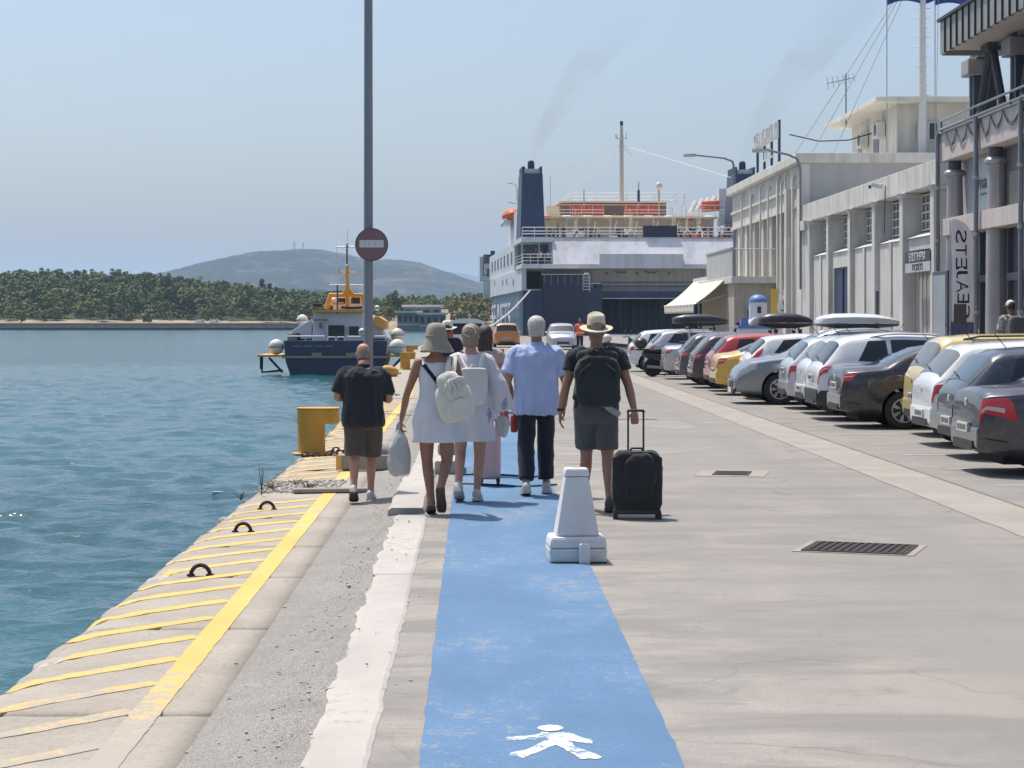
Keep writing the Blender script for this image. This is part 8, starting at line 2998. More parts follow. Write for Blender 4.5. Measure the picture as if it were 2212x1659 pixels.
for side in 'lr':
    shoe(r4, S4, J4[side + 'an'], J4[side + 'toe'], M_SANDAL if False else skin_mat('tan_sandal', (0.27, 0.16, 0.115)), M_SOLED, s4, w=0.042)
hair_cap(r4, T4, HAIR_BLON, s4, low=-0.11, thick=1.06)
g = MB()
n_ = 36
rings_ = []
for z, rx, ry in ((-0.118, 0.158, 0.165), (-0.10, 0.150, 0.158), (-0.05, 0.124, 0.140), (0.0, 0.104, 0.124), (0.05, 0.098, 0.118), (0.10, 0.091, 0.108), (0.135, 0.072, 0.088), (0.148, 0.04, 0.05), (0.15, 0.01, 0.012)):
    rings_.append([T4((rx * (1 + 0.04 * math.sin(3 * 6.283 * k_ / n_ + 1) * (z < -0.04)) * math.cos(6.283 * k_ / n_), ry * math.sin(6.283 * k_ / n_), z + 0.012 * math.sin(2 * 6.283 * k_ / n_) * (z < -0.06))) for k_ in range(n_)])
g.loft(rings_)
hb = g.build('bucket_hat', C_OLIVE, r4, smooth=True, angle=70)
for zz_, rr_ in ((0.03, 1.015), (-0.08, 1.01)):
    MB().tube([T4(((0.101 if zz_ > 0 else 0.140) * rr_ * math.cos(6.283 * k_ / 24), (0.121 if zz_ > 0 else 0.15) * rr_ * math.sin(6.283 * k_ / 24), zz_)) for k_ in range(25)], 0.0035, 5).build('stitch_ring', C_OLIVE, hb)
MB().tube([S4((-0.135, -0.03, 1.41)), S4((-0.11, -0.10, 1.38)), S4((-0.02, -0.125, 1.27)), S4((0.05, -0.135, 1.17))], [(0.005, 0.02)] * 4, 8, up=(0, -1, 0.3)).build('sling_strap', C_STRAP, r4, smooth=True)
bc = thing('backpack', 'cream drawstring backpack slung on the shoulder of person in bucket hat', 'backpack', L4)
g = MB()
Rt = Matrix.Rotation(-0.30, 3, 'Y')
rounded(g, S4((0.175, -0.225, 1.045)), S4((0.335, 0.21, 0.37)), Rt, 3.2)
rounded(g, S4((0.12, -0.23, 1.21)), S4((0.22, 0.17, 0.22)), Rt, 2.6)
link('bag', remesh(g, 0.010, 2, 0.012, 9, 9), C_CREAMB, bc)
g = MB()
rounded(g, S4((0.175, -0.315, 1.175)), S4((0.21, 0.06, 0.17)), Rt, 3.2)
link('flap', remesh(g, 0.009, 1, 0.020, 15, 4, (1, 1, 1)), C_CREAMB, bc)
g = MB()
rounded(g, S4((0.21, -0.325, 0.985)), S4((0.21, 0.06, 0.18)), Rt, 3.6)
link('front_pocket', remesh(g, 0.010, 1, 0.008, 11, 6, (1, 1, 1)), C_CREAMB, bc)
for dx in (0.0, 0.055):
    MB().tube([S4((0.10 + dx, -0.20, 1.27)), S4((0.115 + dx, -0.13, 1.40)), S4((0.12 + dx, -0.04, 1.455)), S4((0.125 + dx, 0.06, 1.42)), S4((0.15 + dx, 0.10, 1.25)), S4((0.18 + dx, -0.02, 1.05)), S4((0.19 + dx, -0.14, 0.95))], [(0.008, 0.022)] * 7, 8, up=(0, 0, 1)).build('strap', C_CREAMB, bc, smooth=True)
MB().tube([S4((0.10, -0.33, 1.23)), S4((0.16, -0.36, 1.14)), S4((0.20, -0.365, 1.09))], 0.007, 6).build('drawstring', C_CREAMB, bc, smooth=True)
for k_ in range(3):
    MB().tube([S4((0.09 + 0.05 * k_, -0.345, 1.24)), S4((0.125 + 0.05 * k_, -0.362, 1.18)), S4((0.14 + 0.045 * k_, -0.355, 1.11))], 0.009, 6).build('fold', C_CREAMB, bc, smooth=True)
# hanging strap ends and the carrier bag
pb_ = thing('carrier_bag', 'full grey white carrier bag hanging from hand of person in bucket hat', 'bag', (L4[0] - 0.325, L4[1] + 0.05, 0.33))
M_CBAG = mat('translucent_grey_bag', (0.50, 0.51, 0.49), 0.35, var=0.10, scale=6, trans=0.12)
g = MB()
g.loft([ering((0.0, 0, z), rx, ry, 24, 2.4) for z, rx, ry in ((0.0, 0.055, 0.05), (0.03, 0.088, 0.075), (0.12, 0.10, 0.085), (0.24, 0.088, 0.07), (0.34, 0.055, 0.045), (0.41, 0.022, 0.02), (0.45, 0.010, 0.010))])
link('bag', remesh(g, 0.009, 1, 0.011, 13, 7, (1.6, 1.6, 0.35)), M_CBAG, pb_)
for q_ in (-1, 1):
    MB().tube([(q_ * 0.03, 0, 0.36), (q_ * 0.02, 0.01, 0.44), (0, 0.0, 0.475)], 0.008, 6).build('handle', M_CBAG, pb_, smooth=True)
g = MB()
rounded(g, (0, 0, 0.055), (0.15, 0.12, 0.09), None, 3)
g.build('contents', mat('beige_bread', (0.48, 0.40, 0.32), 0.8), pb_, smooth=True)

# ---- 5. the bald man in the dark polo looking down
J5 = dict(lel=(-0.285, 0.02, 1.14), lwr=(-0.13, 0.26, 1.13), lhd=(0.3, 0.7, 0.1), lpalm=(0, 0, 1), lgrip=0.5, rel=(0.285, 0.02, 1.12), rwr=(0.15, 0.27, 1.13), rhd=(-0.4, 0.6, 0.1), rpalm=(0, 0, 1), rgrip=0.5,
          lkn=(-0.09, -0.05, 0.50), lan=(-0.10, -0.22, 0.16), ltoe=(-0.10, -0.06, 0.04), rkn=(0.09, 0.10, 0.50), ran=(0.08, 0.06, 0.095), rtoe=(0.10, 0.25, 0.028), head=(0.0, 0.075, 1.60), lean=0.06)
L5 = (-1.075, 19.8, gz(-1.075) - 0.004)
s5 = 0.885
r5, S5, b5_, T5, B5 = person('bald person in faded black polo and brown shorts looking down', L5, 0.04, SK_FAIR, J5, 'm', s5, 1.16, head_rot=(-0.40, 0, 0))
tee(r5, S5, b5_, B5, J5, C_BLACK, hem=0.825, ease=0.028, sleeve=0.80, s=s5, girth=1.16, wr=0.014, seed=11, flare=0.010, collar=C_BLACK, sl_w=0.034)
shorts(r5, S5, B5, J5, C_KHAKI, top=0.98, cut=0.98, s=s5, girth=1.12, legw=0.112, seed=12)
for side in 'lr':
    shoe(r5, S5, J5[side + 'an'], J5[side + 'toe'], M_SHOEW, M_SOLED if side == 'l' else M_SOLE, s5)
g = MB()
g.loft([[T5((rx * math.cos(a_), ry * math.sin(a_) - 0.006, z)) for a_ in np.linspace(math.pi * 0.98, math.pi * 2.02, 16)] + [T5((rx * 0.9 * math.cos(a_), ry * 0.9 * math.sin(a_) - 0.006, z)) for a_ in np.linspace(math.pi * 2.02, math.pi * 0.98, 16)] for z, rx, ry in ((-0.065, 0.0675, 0.094), (-0.04, 0.0705, 0.0965), (-0.01, 0.0745, 0.1005), (0.018, 0.0765, 0.1015))])
g.build('hair', HAIR_STUB, r5, smooth=True)
ph = thing('phone', 'dark phone in the hands of the bald person', 'phone', (L5[0], L5[1] + 0.315, L5[2] + 1.02))
MB().cbox((0, 0, 0), (0.15, 0.075, 0.009), Matrix.Rotation(0.5, 3, 'X')).build('body', M_BLACK, ph, bevel=0.002)
MB().cbox((0, 0.0, 0.006), (0.135, 0.066, 0.002), Matrix.Rotation(0.5, 3, 'X')).build('screen', M_GLASS, ph)

# ---- 6. further walkers: white hat, long-haired woman with pink suitcase
STD = dict(lel=(-0.27, -0.02, 1.12), lwr=(-0.27, 0.06, 0.87), rel=(0.27, -0.02, 1.12), rwr=(0.27, 0.06, 0.87), lkn=(-0.09, 0.08, 0.50), lan=(-0.09, 0.05, 0.095), ltoe=(-0.10, 0.24, 0.028),
           rkn=(0.09, -0.02, 0.49), ran=(0.09, -0.16, 0.12), rtoe=(0.10, 0.0, 0.03))
L6 = (-0.49, 36.5, 0.0)
s6 = 0.935
r6, S6, b6_, T6, B6 = person('person in white fedora and black shirt far ahead between the walkers', L6, 0.0, SK_BRN, STD, 'm', s6, 1.08, voxel=0.014)
tee(r6, S6, b6_, B6, STD, C_BLACK, hem=0.84, ease=0.03, sleeve=0.6, s=s6, girth=1.08, seed=15)
shorts(r6, S6, B6, STD, C_KHAKI, cut=0.9, s=s6, seed=16)
for side in 'lr':
    shoe(r6, S6, STD[side + 'an'], STD[side + 'toe'], M_SHOEW, M_SOLE, s6)
hair_cap(r6, T6, HAIR_BRN, s6)
brim_hat(r6, T6, C_WSTRAW, C_HBAND, brim=(0.195, 0.19), crown=(0.092, 0.108), curl=0.012, tilt=0.15)
J7 = dict(STD)
J7.update(rel=(0.235, -0.05, 1.12), rwr=(0.23, -0.13, 0.90), rhd=(0, -0.1, -1), rgrip=0.7)
L7 = (0.115, 22.4, 0.0)
s7 = 0.93
r7, S7, b7_, T7, B7 = person('person with long dark hair pulling the pink suitcase', L7, 0.0, SK_FAIR, J7, 'f', s7, 1.0, voxel=0.012)
tee(r7, S7, b7_, B7, J7, C_PATT if False else cloth_mat('pale_pink_top', (0.48, 0.36, 0.34)), hem=0.88, ease=0.014, sleeve=0.3, s=s7, seed=18)
shorts(r7, S7, B7, J7, C_WHITE, cut=0.6, s=s7, seed=19)
for side in 'lr':
    shoe(r7, S7, J7[side + 'an'], J7[side + 'toe'], M_SHOEW, M_SOLE, s7)
hair_cap(r7, T7, HAIR_BRN, s7, low=-0.08, thick=1.10)
g = MB()
g.loft([[T7((rx * math.cos(6.283 * k_ / 16), -0.055 + ry * math.sin(6.283 * k_ / 16), z)) for k_ in range(16)] for z, rx, ry in ((0.06, 0.07, 0.06), (-0.02, 0.085, 0.06), (-0.12, 0.09, 0.05), (-0.24, 0.085, 0.04), (-0.34, 0.06, 0.03), (-0.38, 0.03, 0.015))])
link('long_hair', remesh(g, 0.010, 1, 0.012, 22, 3, (1.5, 1.5, 0.25)), HAIR_BRN, r7)
ps = thing('suitcase', 'pale pink hard suitcase rolling behind person with long hair', 'suitcase', (0.155, 21.0, 0.0))
M_PINKC = mat('pale_pink_suitcase_shell', (0.60, 0.40, 0.40), 0.4, var=0.06, scale=4)
g = MB()
rounded(g, (0, 0, 0.36), (0.23, 0.40, 0.58), None, 7)
g.build('shell', M_PINKC, ps, smooth=True, angle=60)
for k_ in range(4):
    MB().box(-0.085 + 0.05 * k_, -0.070 + 0.05 * k_, -0.206, -0.196, 0.12, 0.60).build('shell_rib', M_PINKC, ps, bevel=0.003)
for q_ in (-1, 1):
    for y in (-0.15, 0.15):
        MB().lathe([(0.012, -0.014), (0.03, -0.012), (0.03, 0.012), (0.012, 0.014)], 12, (q_ * 0.085, y, 0.03), 'X').build('wheel', M_BLACK, ps)
        MB().box(q_ * 0.085 - 0.02, q_ * 0.085 + 0.02, y - 0.02, y + 0.02, 0.045, 0.085).build('caster', M_PLASTIC, ps)
    MB().tube([(q_ * 0.07, 0.17, 0.6), (q_ * 0.07, 0.17, 0.90)], 0.007, 6).build('handle_rod', M_RIMM, ps)
MB().tube([(-0.08, 0.17, 0.90), (0.08, 0.17, 0.90)], 0.012, 6).build('grip', M_PLASTIC, ps)

# ---- 7. person with cap and backpack by the shop front, and the orange vest near the ferry
L8 = (10.86, 41.5, 0.32)
JS = dict(STD)
r8, S8, b8_, T8, B8 = person('person in white cap and patterned shirt by the shop front', L8, 0.25, SK_BRN, JS, 'm', 1.0, 1.05, voxel=0.014)
M_ZEB = mat('black_white_print', (0.30, 0.30, 0.30), 0.9, var=0.98, scale=14)
tee(r8, S8, b8_, B8, JS, M_ZEB, hem=0.85, ease=0.03, sleeve=0.9, s=1.0, seed=21)
shorts(r8, S8, B8, JS, C_GREY, cut=0.9, s=1.0, seed=22)
for side in 'lr':
    shoe(r8, S8, JS[side + 'an'], JS[side + 'toe'], M_SHOEW, M_SOLE, 1.0)
hair_cap(r8, T8, HAIR_BRN, 1.0)
g = MB()
g.loft([[T8((rx * math.cos(6.283 * k_ / 20), ry * math.sin(6.283 * k_ / 20), z)) for k_ in range(20)] for z, rx, ry in ((0.03, 0.088, 0.112), (0.07, 0.087, 0.108), (0.11, 0.068, 0.085), (0.14, 0.03, 0.04), (0.145, 0.008, 0.01))])
cp = g.build('cap', C_WSTRAW, r8, smooth=True)
MB().add([T8((-0.08, 0.09, 0.035)), T8((0.08, 0.09, 0.035)), T8((0.06, 0.17, 0.02)), T8((-0.06, 0.17, 0.02))], [(0, 1, 2, 3)]).build('peak', C_WSTRAW, cp)
bg8 = thing('backpack', 'grey backpack on the person by the shop front', 'backpack', L8, 0.25)
g = MB()
rounded(g, (0, -0.22, 1.2), (0.36, 0.2, 0.5), None, 3.5)
link('bag', remesh(g, 0.014, 2, 0.008, 8, 1), cloth_mat('grey_backpack_cloth', (0.13, 0.13, 0.13)), bg8)
for q_ in (-1, 1):
    MB().tube([(q_ * 0.12, -0.16, 1.42), (q_ * 0.13, 0.0, 1.475), (q_ * 0.13, 0.14, 1.35), (q_ * 0.16, 0.1, 1.1), (q_ * 0.17, -0.12, 1.0)], [(0.01, 0.03)] * 5, 6, up=(0, 0, 1)).build('strap', C_BLACK, bg8)
L9 = (5.55, 108.0, 0.0)
r9, S9, b9_, T9, B9 = person('port worker in orange vest before the ferry', L9, math.pi, SK_BRN, STD, 'm', 1.0, 1.0, voxel=0.02)
M_VEST = mat('orange_vest', (0.80, 0.16, 0.06), 0.8)
tee(r9, S9, b9_, B9, STD, M_VEST, hem=0.85, ease=0.03, sleeve=0.4, s=1.0, seed=25)
shorts(r9, S9, B9, STD, C_JEANS, cut=1.9, s=1.0, legw=0.09, seed=26, name='trousers')
for side in 'lr':
    shoe(r9, S9, STD[side + 'an'], STD[side + 'toe'], M_SOLED, M_SOLED, 1.0)
hair_cap(r9, T9, HAIR_BRN, 1.0)
MB().loft([[Vector(p) for p in ering((0, 0, z), 0.225, 0.165, 20)] for z in (0.98, 1.04)]).build('reflective_band', M_SIGNW, r9)
for r_ in (r1, r2, r3, r4, r5, r6, r7, r8, r9):
    drop_prop(r_)

# ---- passengers on the ferry decks: small, sharing two meshes
def small_body(seed):
    g = MB()
    g.loft([ering((0, 0, z), rx, ry, 10) for z, rx, ry in ((0.78, .15, .11), (0.95, .17, .12), (1.15, .16, .11), (1.38, .2, .11), (1.45, .10, .07), (1.50, .05, .05))])
    head_geo(g, (0, 0.02, 1.63), Matrix.Identity(3))
    for q_ in (-1, 1):
        fwd = 0.22 if (seed + q_) % 2 else 0.05
        limb(g, [(q_ * .18, 0, 1.41), (q_ * .25, 0, 1.12), (q_ * (.27 - fwd * .4), fwd, 0.92 + fwd * .6)], [.06, .045, .03], 8)
        limb(g, [(q_ * .09, 0, .92), (q_ * .09, .03, .5), (q_ * .1, 0, .08)], [.09, .06, .045], 8)
        limb(g, [(q_ * .1, -.05, .04), (q_ * .11, .2, .03)], [.04, .03], 8)
    return remesh(g, 0.03, 1)


SB = [small_body(0), small_body(1)]
SBT = []
for sd_ in (0, 1):
    g = MB()
    g.loft([ering((0, 0, z), rx, ry, 12) for z, rx, ry in ((0.85, .20, .15), (1.1, .19, .14), (1.36, .215, .13), (1.44, .14, .09))])
    for q_ in (-1, 1):
        limb(g, [(q_ * .17, 0, 1.40), (q_ * .235, 0, 1.2)], [.075, .07], 8)
    SBT.append(remesh(g, 0.03, 1))
SBP = []
g = MB()
for q_ in (-1, 1):
    limb(g, [(q_ * .09, 0, .93), (q_ * .09, .03, .5), (q_ * .1, 0, .14)], [.105, .08, .065], 8)
SBP = remesh(g, 0.03, 1)
for me in SB:
    me.materials.append(SK_TAN)
topm = [C_BLACK, C_WHITE, cloth_mat('red_brown_top', (0.20, 0.06, 0.05)), cloth_mat('navy_top', (0.03, 0.04, 0.09)), cloth_mat('beige_top', (0.40, 0.34, 0.27))]
topn = ['black', 'white', 'red brown', 'navy', 'beige']
tops = []
for me in SBT[:1]:
    for m_ in topm:
        c = me.copy()
        c.materials.append(m_)
        tops.append(c)
SBP.materials.append(C_JEANS)
deckers = [(610, 870, 5.6, 0), (652, 870, 5.8, 0), (800, 850, 12, 3), (905, 850, 12, 4), (1102, 850, 13, 1), (1232, 850, 9, 3), (1500, 870, 6.5, 4), (1560, 870, 5.8, 3), (1630, 870, 5.7, 1), (1665, 870, 7, 0), (1710, 870, 6, 2),
           (1775, 870, 5.7, 1), (1812, 870, 6.4, 4), (1840, 870, 7, 0), (455, 1085, 1.0, 2), (485, 1085, 1.6, 1), (545, 1085, 2.2, 1), (375, 1085, 1.4, 3)]
for i, (xc, yc, ly, ti) in enumerate(deckers):
    p = Fm @ Vector((fp(xc, yc, ly).x, ly, 7.62 if yc > 1000 else 10.58))
    where = 'in the ferry stern gallery' if yc > 1000 else 'at the ferry stern railing'
    lab = {0: 'passenger in black top, leftmost at the ferry stern railing', 1: 'passenger in black top, second from the funnel at the stern railing', 2: 'passenger in navy top under the ferry canopy near funnel', 3: 'passenger in beige top under the middle of the ferry canopy',
           4: 'passenger in white top before the cream deck house', 5: 'passenger in navy top beside the dark name board', 6: 'passenger in beige top just right of the dark name board', 7: 'passenger in navy top right of the name board at stern railing',
           8: 'passenger in white top at the right stern railing', 9: 'passenger in black top behind the white one at right railing', 10: 'passenger in red brown top at the right stern railing', 11: 'passenger in white top near the far right of stern railing',
           12: 'passenger in beige top near the far right of stern railing', 13: 'passenger in black top nearest the cream terminal on ferry deck', 14: 'passenger in red brown top in the stern gallery', 15: 'passenger in white top in the middle of the stern gallery',
           16: 'passenger in white top at the right end of stern gallery', 17: 'passenger in navy top at the left end of stern gallery'}[i]
    t = thing('person', lab, 'person', p, math.pi + rnd.uniform(-0.8, 0.8), 'passengers on the ferry decks', rnd.uniform(0.93, 1.03))
    link('body', SB[i % 2], None, t)
    link('top', tops[ti], None, t)
    link('trousers', SBP, None, t)

# ================================================================ SMALL THINGS ON THE QUAY
M_YBOL = mat('worn_yellow_bollard_paint', (0.58, 0.30, 0.035), 0.6, var=0.15, scale=5, dirt=0.35, dirtcol=(0.28, 0.17, 0.07))
M_IRON = mat('rusty_dark_iron', (0.045, 0.032, 0.028), 0.75, metal=0.3, var=0.3, scale=20, bump=0.4, bscale=60)
M_BARR = mat('dirty_white_barrier_plastic', (0.72, 0.71, 0.69), 0.5, sss=0.45, var=0.05, scale=5, dirt=0.3, dirtcol=(0.36, 0.34, 0.32))
M_REDP = mat('red_barrier_plastic', (0.55, 0.03, 0.05), 0.45, var=0.08)


def bollard(label, loc, s=1.0):
    t = thing('mooring_bollard', label, 'bollard', loc, 0, 'yellow mooring bollards along the quay edge', s)
    n_ = 28
    MB().lathe([(0.20, 0.0), (0.19, 0.03), (0.182, 0.06), (0.180, 0.38), (0.185, 0.42), (0.185, 0.58)], n_).build('post', M_YBOL, t, smooth=True, angle=40)
    pr_ = [(0.19 * math.cos(a_), 0.19 * math.sin(a_)) for a_ in np.linspace(math.pi / 2, 3 * math.pi / 2, 16)] + [(0.30, -0.19), (0.36, -0.14), (0.36, 0.14), (0.30, 0.19)]
    MB().prism(pr_, 0.41, 0.595, 'Z').build('head', M_YBOL, t, bevel=0.012)
    MB().prism([(x * 1.02, y * 1.02) for x, y in pr_], 0.595, 0.615, 'Z').build('cap_plate', M_YBOL, t, bevel=0.006)
    MB().lathe([(0.26, 0.0), (0.26, 0.018), (0.20, 0.03)], n_).build('base_flange', M_YBOL, t)
    return t


bollard('nearest yellow mooring bollard with overhanging head', (-2.14, 26.9, -0.07))
bollard('yellow mooring bollard at the moored boat, half hidden by walkers', (-2.45, 72.5, -0.07))
bollard('small far yellow bollard beyond the moored boat', (-2.9, 92.0, -0.07))
by = thing('yellow_buoy', 'yellow rounded buoy lying on the quay near the boat', 'buoy', (-2.62, 63.5, -0.07))
g = MB()
rounded(g, (0, 0, 0.17), (0.56, 0.4, 0.34), Matrix.Rotation(0.25, 3, 'Y'), 2.4)
g.build('float', M_YBOL, by, smooth=True)
MB().tube([(0.26, 0, 0.1), (0.32, 0, 0.09), (0.33, 0, 0.13)], 0.02, 6).build('eye', M_IRON, by)


def ring(label, loc, rz=0.0):
    t = thing('mooring_ring', label, 'mooring ring', loc, rz, 'half round iron mooring rings')
    MB().tube([(0.066 * math.cos(a_), 0, -0.005 + 0.072 * math.sin(a_)) for a_ in np.linspace(-0.1, math.pi + 0.1, 15)], 0.0145, 10).build('hoop', M_IRON, t, smooth=True)
    MB().lathe([(0.03, -0.02), (0.028, 0.006)], 10, (-0.066, 0, 0)).build('socket', M_IRON, t)
    MB().lathe([(0.03, -0.02), (0.028, 0.006)], 10, (0.066, 0, 0)).build('socket', M_IRON, t)
    return t


for (x, y, lab) in ((433, 1243, 'nearest iron mooring ring in the quay edge'), (525, 1149, 'middle of the three iron mooring rings'), (577, 1101, 'farthest of the three iron mooring rings')):
    p = at(x, y, -0.07)
    ring(lab, (p.x, p.y, -0.066), 0.06)


# chains
def chain(label, pts, loc):
    t = thing('chain', label, 'chain', loc)
    for i in range(len(pts) - 1):
        a_, b2 = Vector(pts[i]), Vector(pts[i + 1])
        d_ = (b2 - a_).normalized()
        up = Vector((0, 0, 1)) if i % 2 else d_.cross(Vector((0, 0, 1))).normalized()
        c = (a_ + b2) / 2
        L_ = (b2 - a_).length * 0.66
        MB().tube([c + d_ * (L_ * math.cos(q_)) + up * (0.032 * math.sin(q_)) for q_ in np.linspace(0, 2 * math.pi, 13)], 0.0095, 6).build('link', M_IRON, t, smooth=True)
    return t


p = at(650, 986, -0.07)
chain('rusty chain lying by the nearest yellow bollard', [(-0.28 + 0.075 * k, 0.05 * math.sin(k * 1.3), 0.012 + 0.02 * (k > 5) * (k - 5) * (9 - k) * 0.4) for k in range(9)], (p.x + 0.22, p.y, -0.062))
chain('short chain shackled behind the yellow bollard', [(0.0 + 0.07 * k, 0.0, 0.02 + 0.03 * math.sin(k)) for k in range(5)], (-1.93, 27.0, -0.062))
chain('dark chain end on the quay beyond the bald person', [(0.07 * k, 0.02 * k, 0.015) for k in range(6)], (-2.1, 47.5, -0.062))

# white barrier in front
bq_ = thing('plastic_barrier', 'white water filled plastic barrier block on the blue lane edge', 'barrier', (0, 0, 0))
p = at(1247, 1218)
bq_.location = (p.x, p.y + 0.18, 0.0)
bq_.rotation_euler = (0, 0, 0.05)


def frustum(g, z0, z1, w0, w1, d0, d1):
    g.loft([[(-w0, -d0, z0), (w0, -d0, z0), (w0, d0, z0), (-w0, d0, z0)], [(-w1, -d1, z1), (w1, -d1, z1), (w1, d1, z1), (-w1, d1, z1)]])


g = MB()
frustum(g, 0.0, 0.105, 0.196, 0.204, 0.17, 0.178)
g.build('base', M_BARR, bq_, bevel=0.018)
g = MB()
frustum(g, 0.106, 0.185, 0.206, 0.190, 0.182, 0.165)
g.build('base_top', M_BARR, bq_, bevel=0.022)
g = MB()
frustum(g, 0.186, 0.60, 0.152, 0.083, 0.135, 0.07)
g.build('tower', M_BARR, bq_, bevel=0.02)
g = MB()
frustum(g, 0.601, 0.655, 0.090, 0.080, 0.078, 0.068)
g.build('top_lip', M_BARR, bq_, bevel=0.014)
MB().lathe([(0.035, 0.6545), (0.035, 0.659), (0.026, 0.659), (0.026, 0.6548)], 18).build('filler_ring', M_BARR, bq_)
MB().box(0.0, 0.078, -0.235, -0.18, -0.0, 0.145).build('coupling_lug', M_BARR, bq_, bevel=0.016)
MB().lathe([(0.02, -0.242), (0.02, -0.236)], 12, (0.04, 0, 0.09), 'Y').build('lug_hole', M_BARR, bq_)
g = MB()
g.box(-0.198, 0.198, -0.1745, -0.1715, 0.0, 0.012)  # near-black strip along the front foot
g.build('dirt_line', mat('dark_grime', (0.05, 0.045, 0.04), 0.9), bq_)

# red and white barriers further along
for i, (x, y, lab) in enumerate(((0.36, 37.5, 'red and white plastic barrier beside patterned sleeve'), (0.52, 40.5, 'farther red barrier with white lower half'), (0.33, 33.5, 'nearer red plastic barrier behind the walkers'))):
    t = thing('road_barrier', lab, 'barrier', (x, y, 0))
    g = MB()
    frustum(g, 0, 0.55, 0.25, 0.14, 0.45, 0.42)
    g.build('lower_body', M_BARR if i == 1 else M_REDP, t, bevel=0.02)
    g = MB()
    frustum(g, 0.551, 1.0, 0.13, 0.11, 0.42, 0.40)
    g.build('upper_body', M_REDP, t, bevel=0.02)
    MB().box(-0.06, 0.06, -0.43, -0.3, 1.0, 1.12).build('lug', M_REDP, t, bevel=0.01)

# concrete block with lifting hook behind the bald man
M_CBLK = concrete_material('rough_concrete_block', (0.34, 0.31, 0.26))
cb_ = thing('concrete_block', 'low concrete block with black lifting hook behind the bald person', 'concrete block', (-1.25, 24.0, -0.05))
g = MB()
g.loft([[(-0.36, -0.14, 0), (0.28, -0.14, 0), (0.28, 0.2, 0), (-0.36, 0.2, 0)], [(-0.35, -0.13, 0.17), (0.27, -0.13, 0.17), (0.27, 0.19, 0.17), (-0.35, 0.19, 0.17)]])
g.build('block', M_CBLK, cb_, bevel=0.015)
g = MB()
rounded(g, (0.20, 0.12, 0.13), (0.46, 0.34, 0.30), None, 3)
link('lump', remesh(g, 0.015, 1, 0.012, 8, 3), M_CBLK, cb_)
MB().tube([(0.10, 0.08, 0.25), (0.10, 0.08, 0.34), (0.13, 0.08, 0.37), (0.16, 0.08, 0.34)], 0.018, 8).build('hook', M_IRON, cb_, smooth=True)
MB().box(-0.362, -0.30, -0.145, -0.131, 0.0, 0.17).build('yellow_edge', M_YELLOW, cb_)
for (x, y, lab) in ((-0.28, 23.0, 'white painted kerb block beside the carrier bag'), (-0.30, 26.0, 'farther white kerb block along the blue lane')):
    t = thing('kerb_block', lab, 'kerb block', (x, y, 0.0))
    MB().box(-0.16, 0.16, -0.5, 0.5, 0, 0.14).build('block', M_WHITEP, t, bevel=0.02)
    MB().box(-0.15, 0.15, -0.49, 0.49, 0.14, 0.145).build('cap', M_WHITEP, t)

# iron drain grate and small cover
gr = thing('drain_grate', 'large iron drain grate in the road', 'drain grate', (2.86, 15.2, 0.0), -0.35)
MB().box(-0.44, 0.44, -0.36, 0.36, 0.0015, 0.005).build('frame_bed', M_GUTTER, gr)
MB().box(-0.36, 0.36, -0.29, 0.29, 0.0052, 0.0062).build('pit', M_UNDER, gr)
for k in range(13):
    x = -0.34 + k * 0.0566
    MB().cbox((x, 0, 0.009), (0.022, 0.57, 0.008)).build('bar', M_IRON, gr)
for s_ in (-1, 1):
    MB().box(-0.38, 0.38, s_ * 0.31 - 0.018, s_ * 0.31 + 0.018, 0.005, 0.012).build('rim', M_IRON, gr)
    MB().box(s_ * 0.37 - 0.015, s_ * 0.37 + 0.015, -0.29, 0.29, 0.005, 0.012).build('rim', M_IRON, gr)
mc = thing('manhole_cover', 'small square iron cover in the road beyond the grate', 'manhole cover', (2.84, 22.6, 0.0), -0.2)
MB().box(-0.38, 0.38, -0.45, 0.45, 0.0015, 0.005).build('surround', M_GUTTER, mc)
MB().box(-0.20, 0.20, -0.30, 0.30, 0.005, 0.010).build('cover', M_IRON, mc)
for k in range(5):
    MB().box(-0.17, 0.17, -0.26 + k * 0.12, -0.22 + k * 0.12, 0.010, 0.013).build('tread', M_IRON, mc)

# black hose over the lane
for i, (y, lab) in enumerate(((22.2, 'thin black hose across the blue lane behind the walkers'), (20.9, 'second thin black hose across the lane'))):
    o = MB().tube([(-0.2 + 0.13 * k, y + 0.16 * math.sin(k * 0.7 + i), 0.014) for k in range(9)], 0.010, 6).build('hose', M_CABLE, smooth=True)
    tag(o, lab, 'hose')

# weeds in the joints, rubble, pebbles
M_WEED = leaf_mat('dry_green_weed', (0.11, 0.12, 0.05))
wrs = random.Random(21)


def weed(label, loc, h, n, spread):
    t = thing('weed', label, 'plant', loc)
    st_, lf = MB(), MB()
    for k in range(n):
        a_ = wrs.random() * 6.28
        e_ = Vector((math.cos(a_) * spread * wrs.random(), math.sin(a_) * spread * wrs.random(), h * wrs.uniform(0.5, 1)))
        mid = e_ * 0.5 + Vector((0, 0, h * 0.12))
        st_.tube([(0, 0, 0), mid, e_], [0.004, 0.003, 0.0015], 4)
        for j in range(7):
            q_ = Vector((0, 0, 0)).lerp(e_, 0.25 + 0.1 * j)
            d_ = Vector((wrs.gauss(0, 1), wrs.gauss(0, 1), wrs.gauss(0.4, .5))).normalized() * wrs.uniform(0.015, 0.03)
            w_ = d_.cross(Vector((0, 0, 1))).normalized() * 0.006
            lf.add([q_, q_ + d_ * 0.5 + w_, q_ + d_, q_ + d_ * 0.5 - w_], [(0, 1, 2, 3)])
    st_.build('stem', M_WEED, t)
    lf.build('leaves', M_WEED, t)


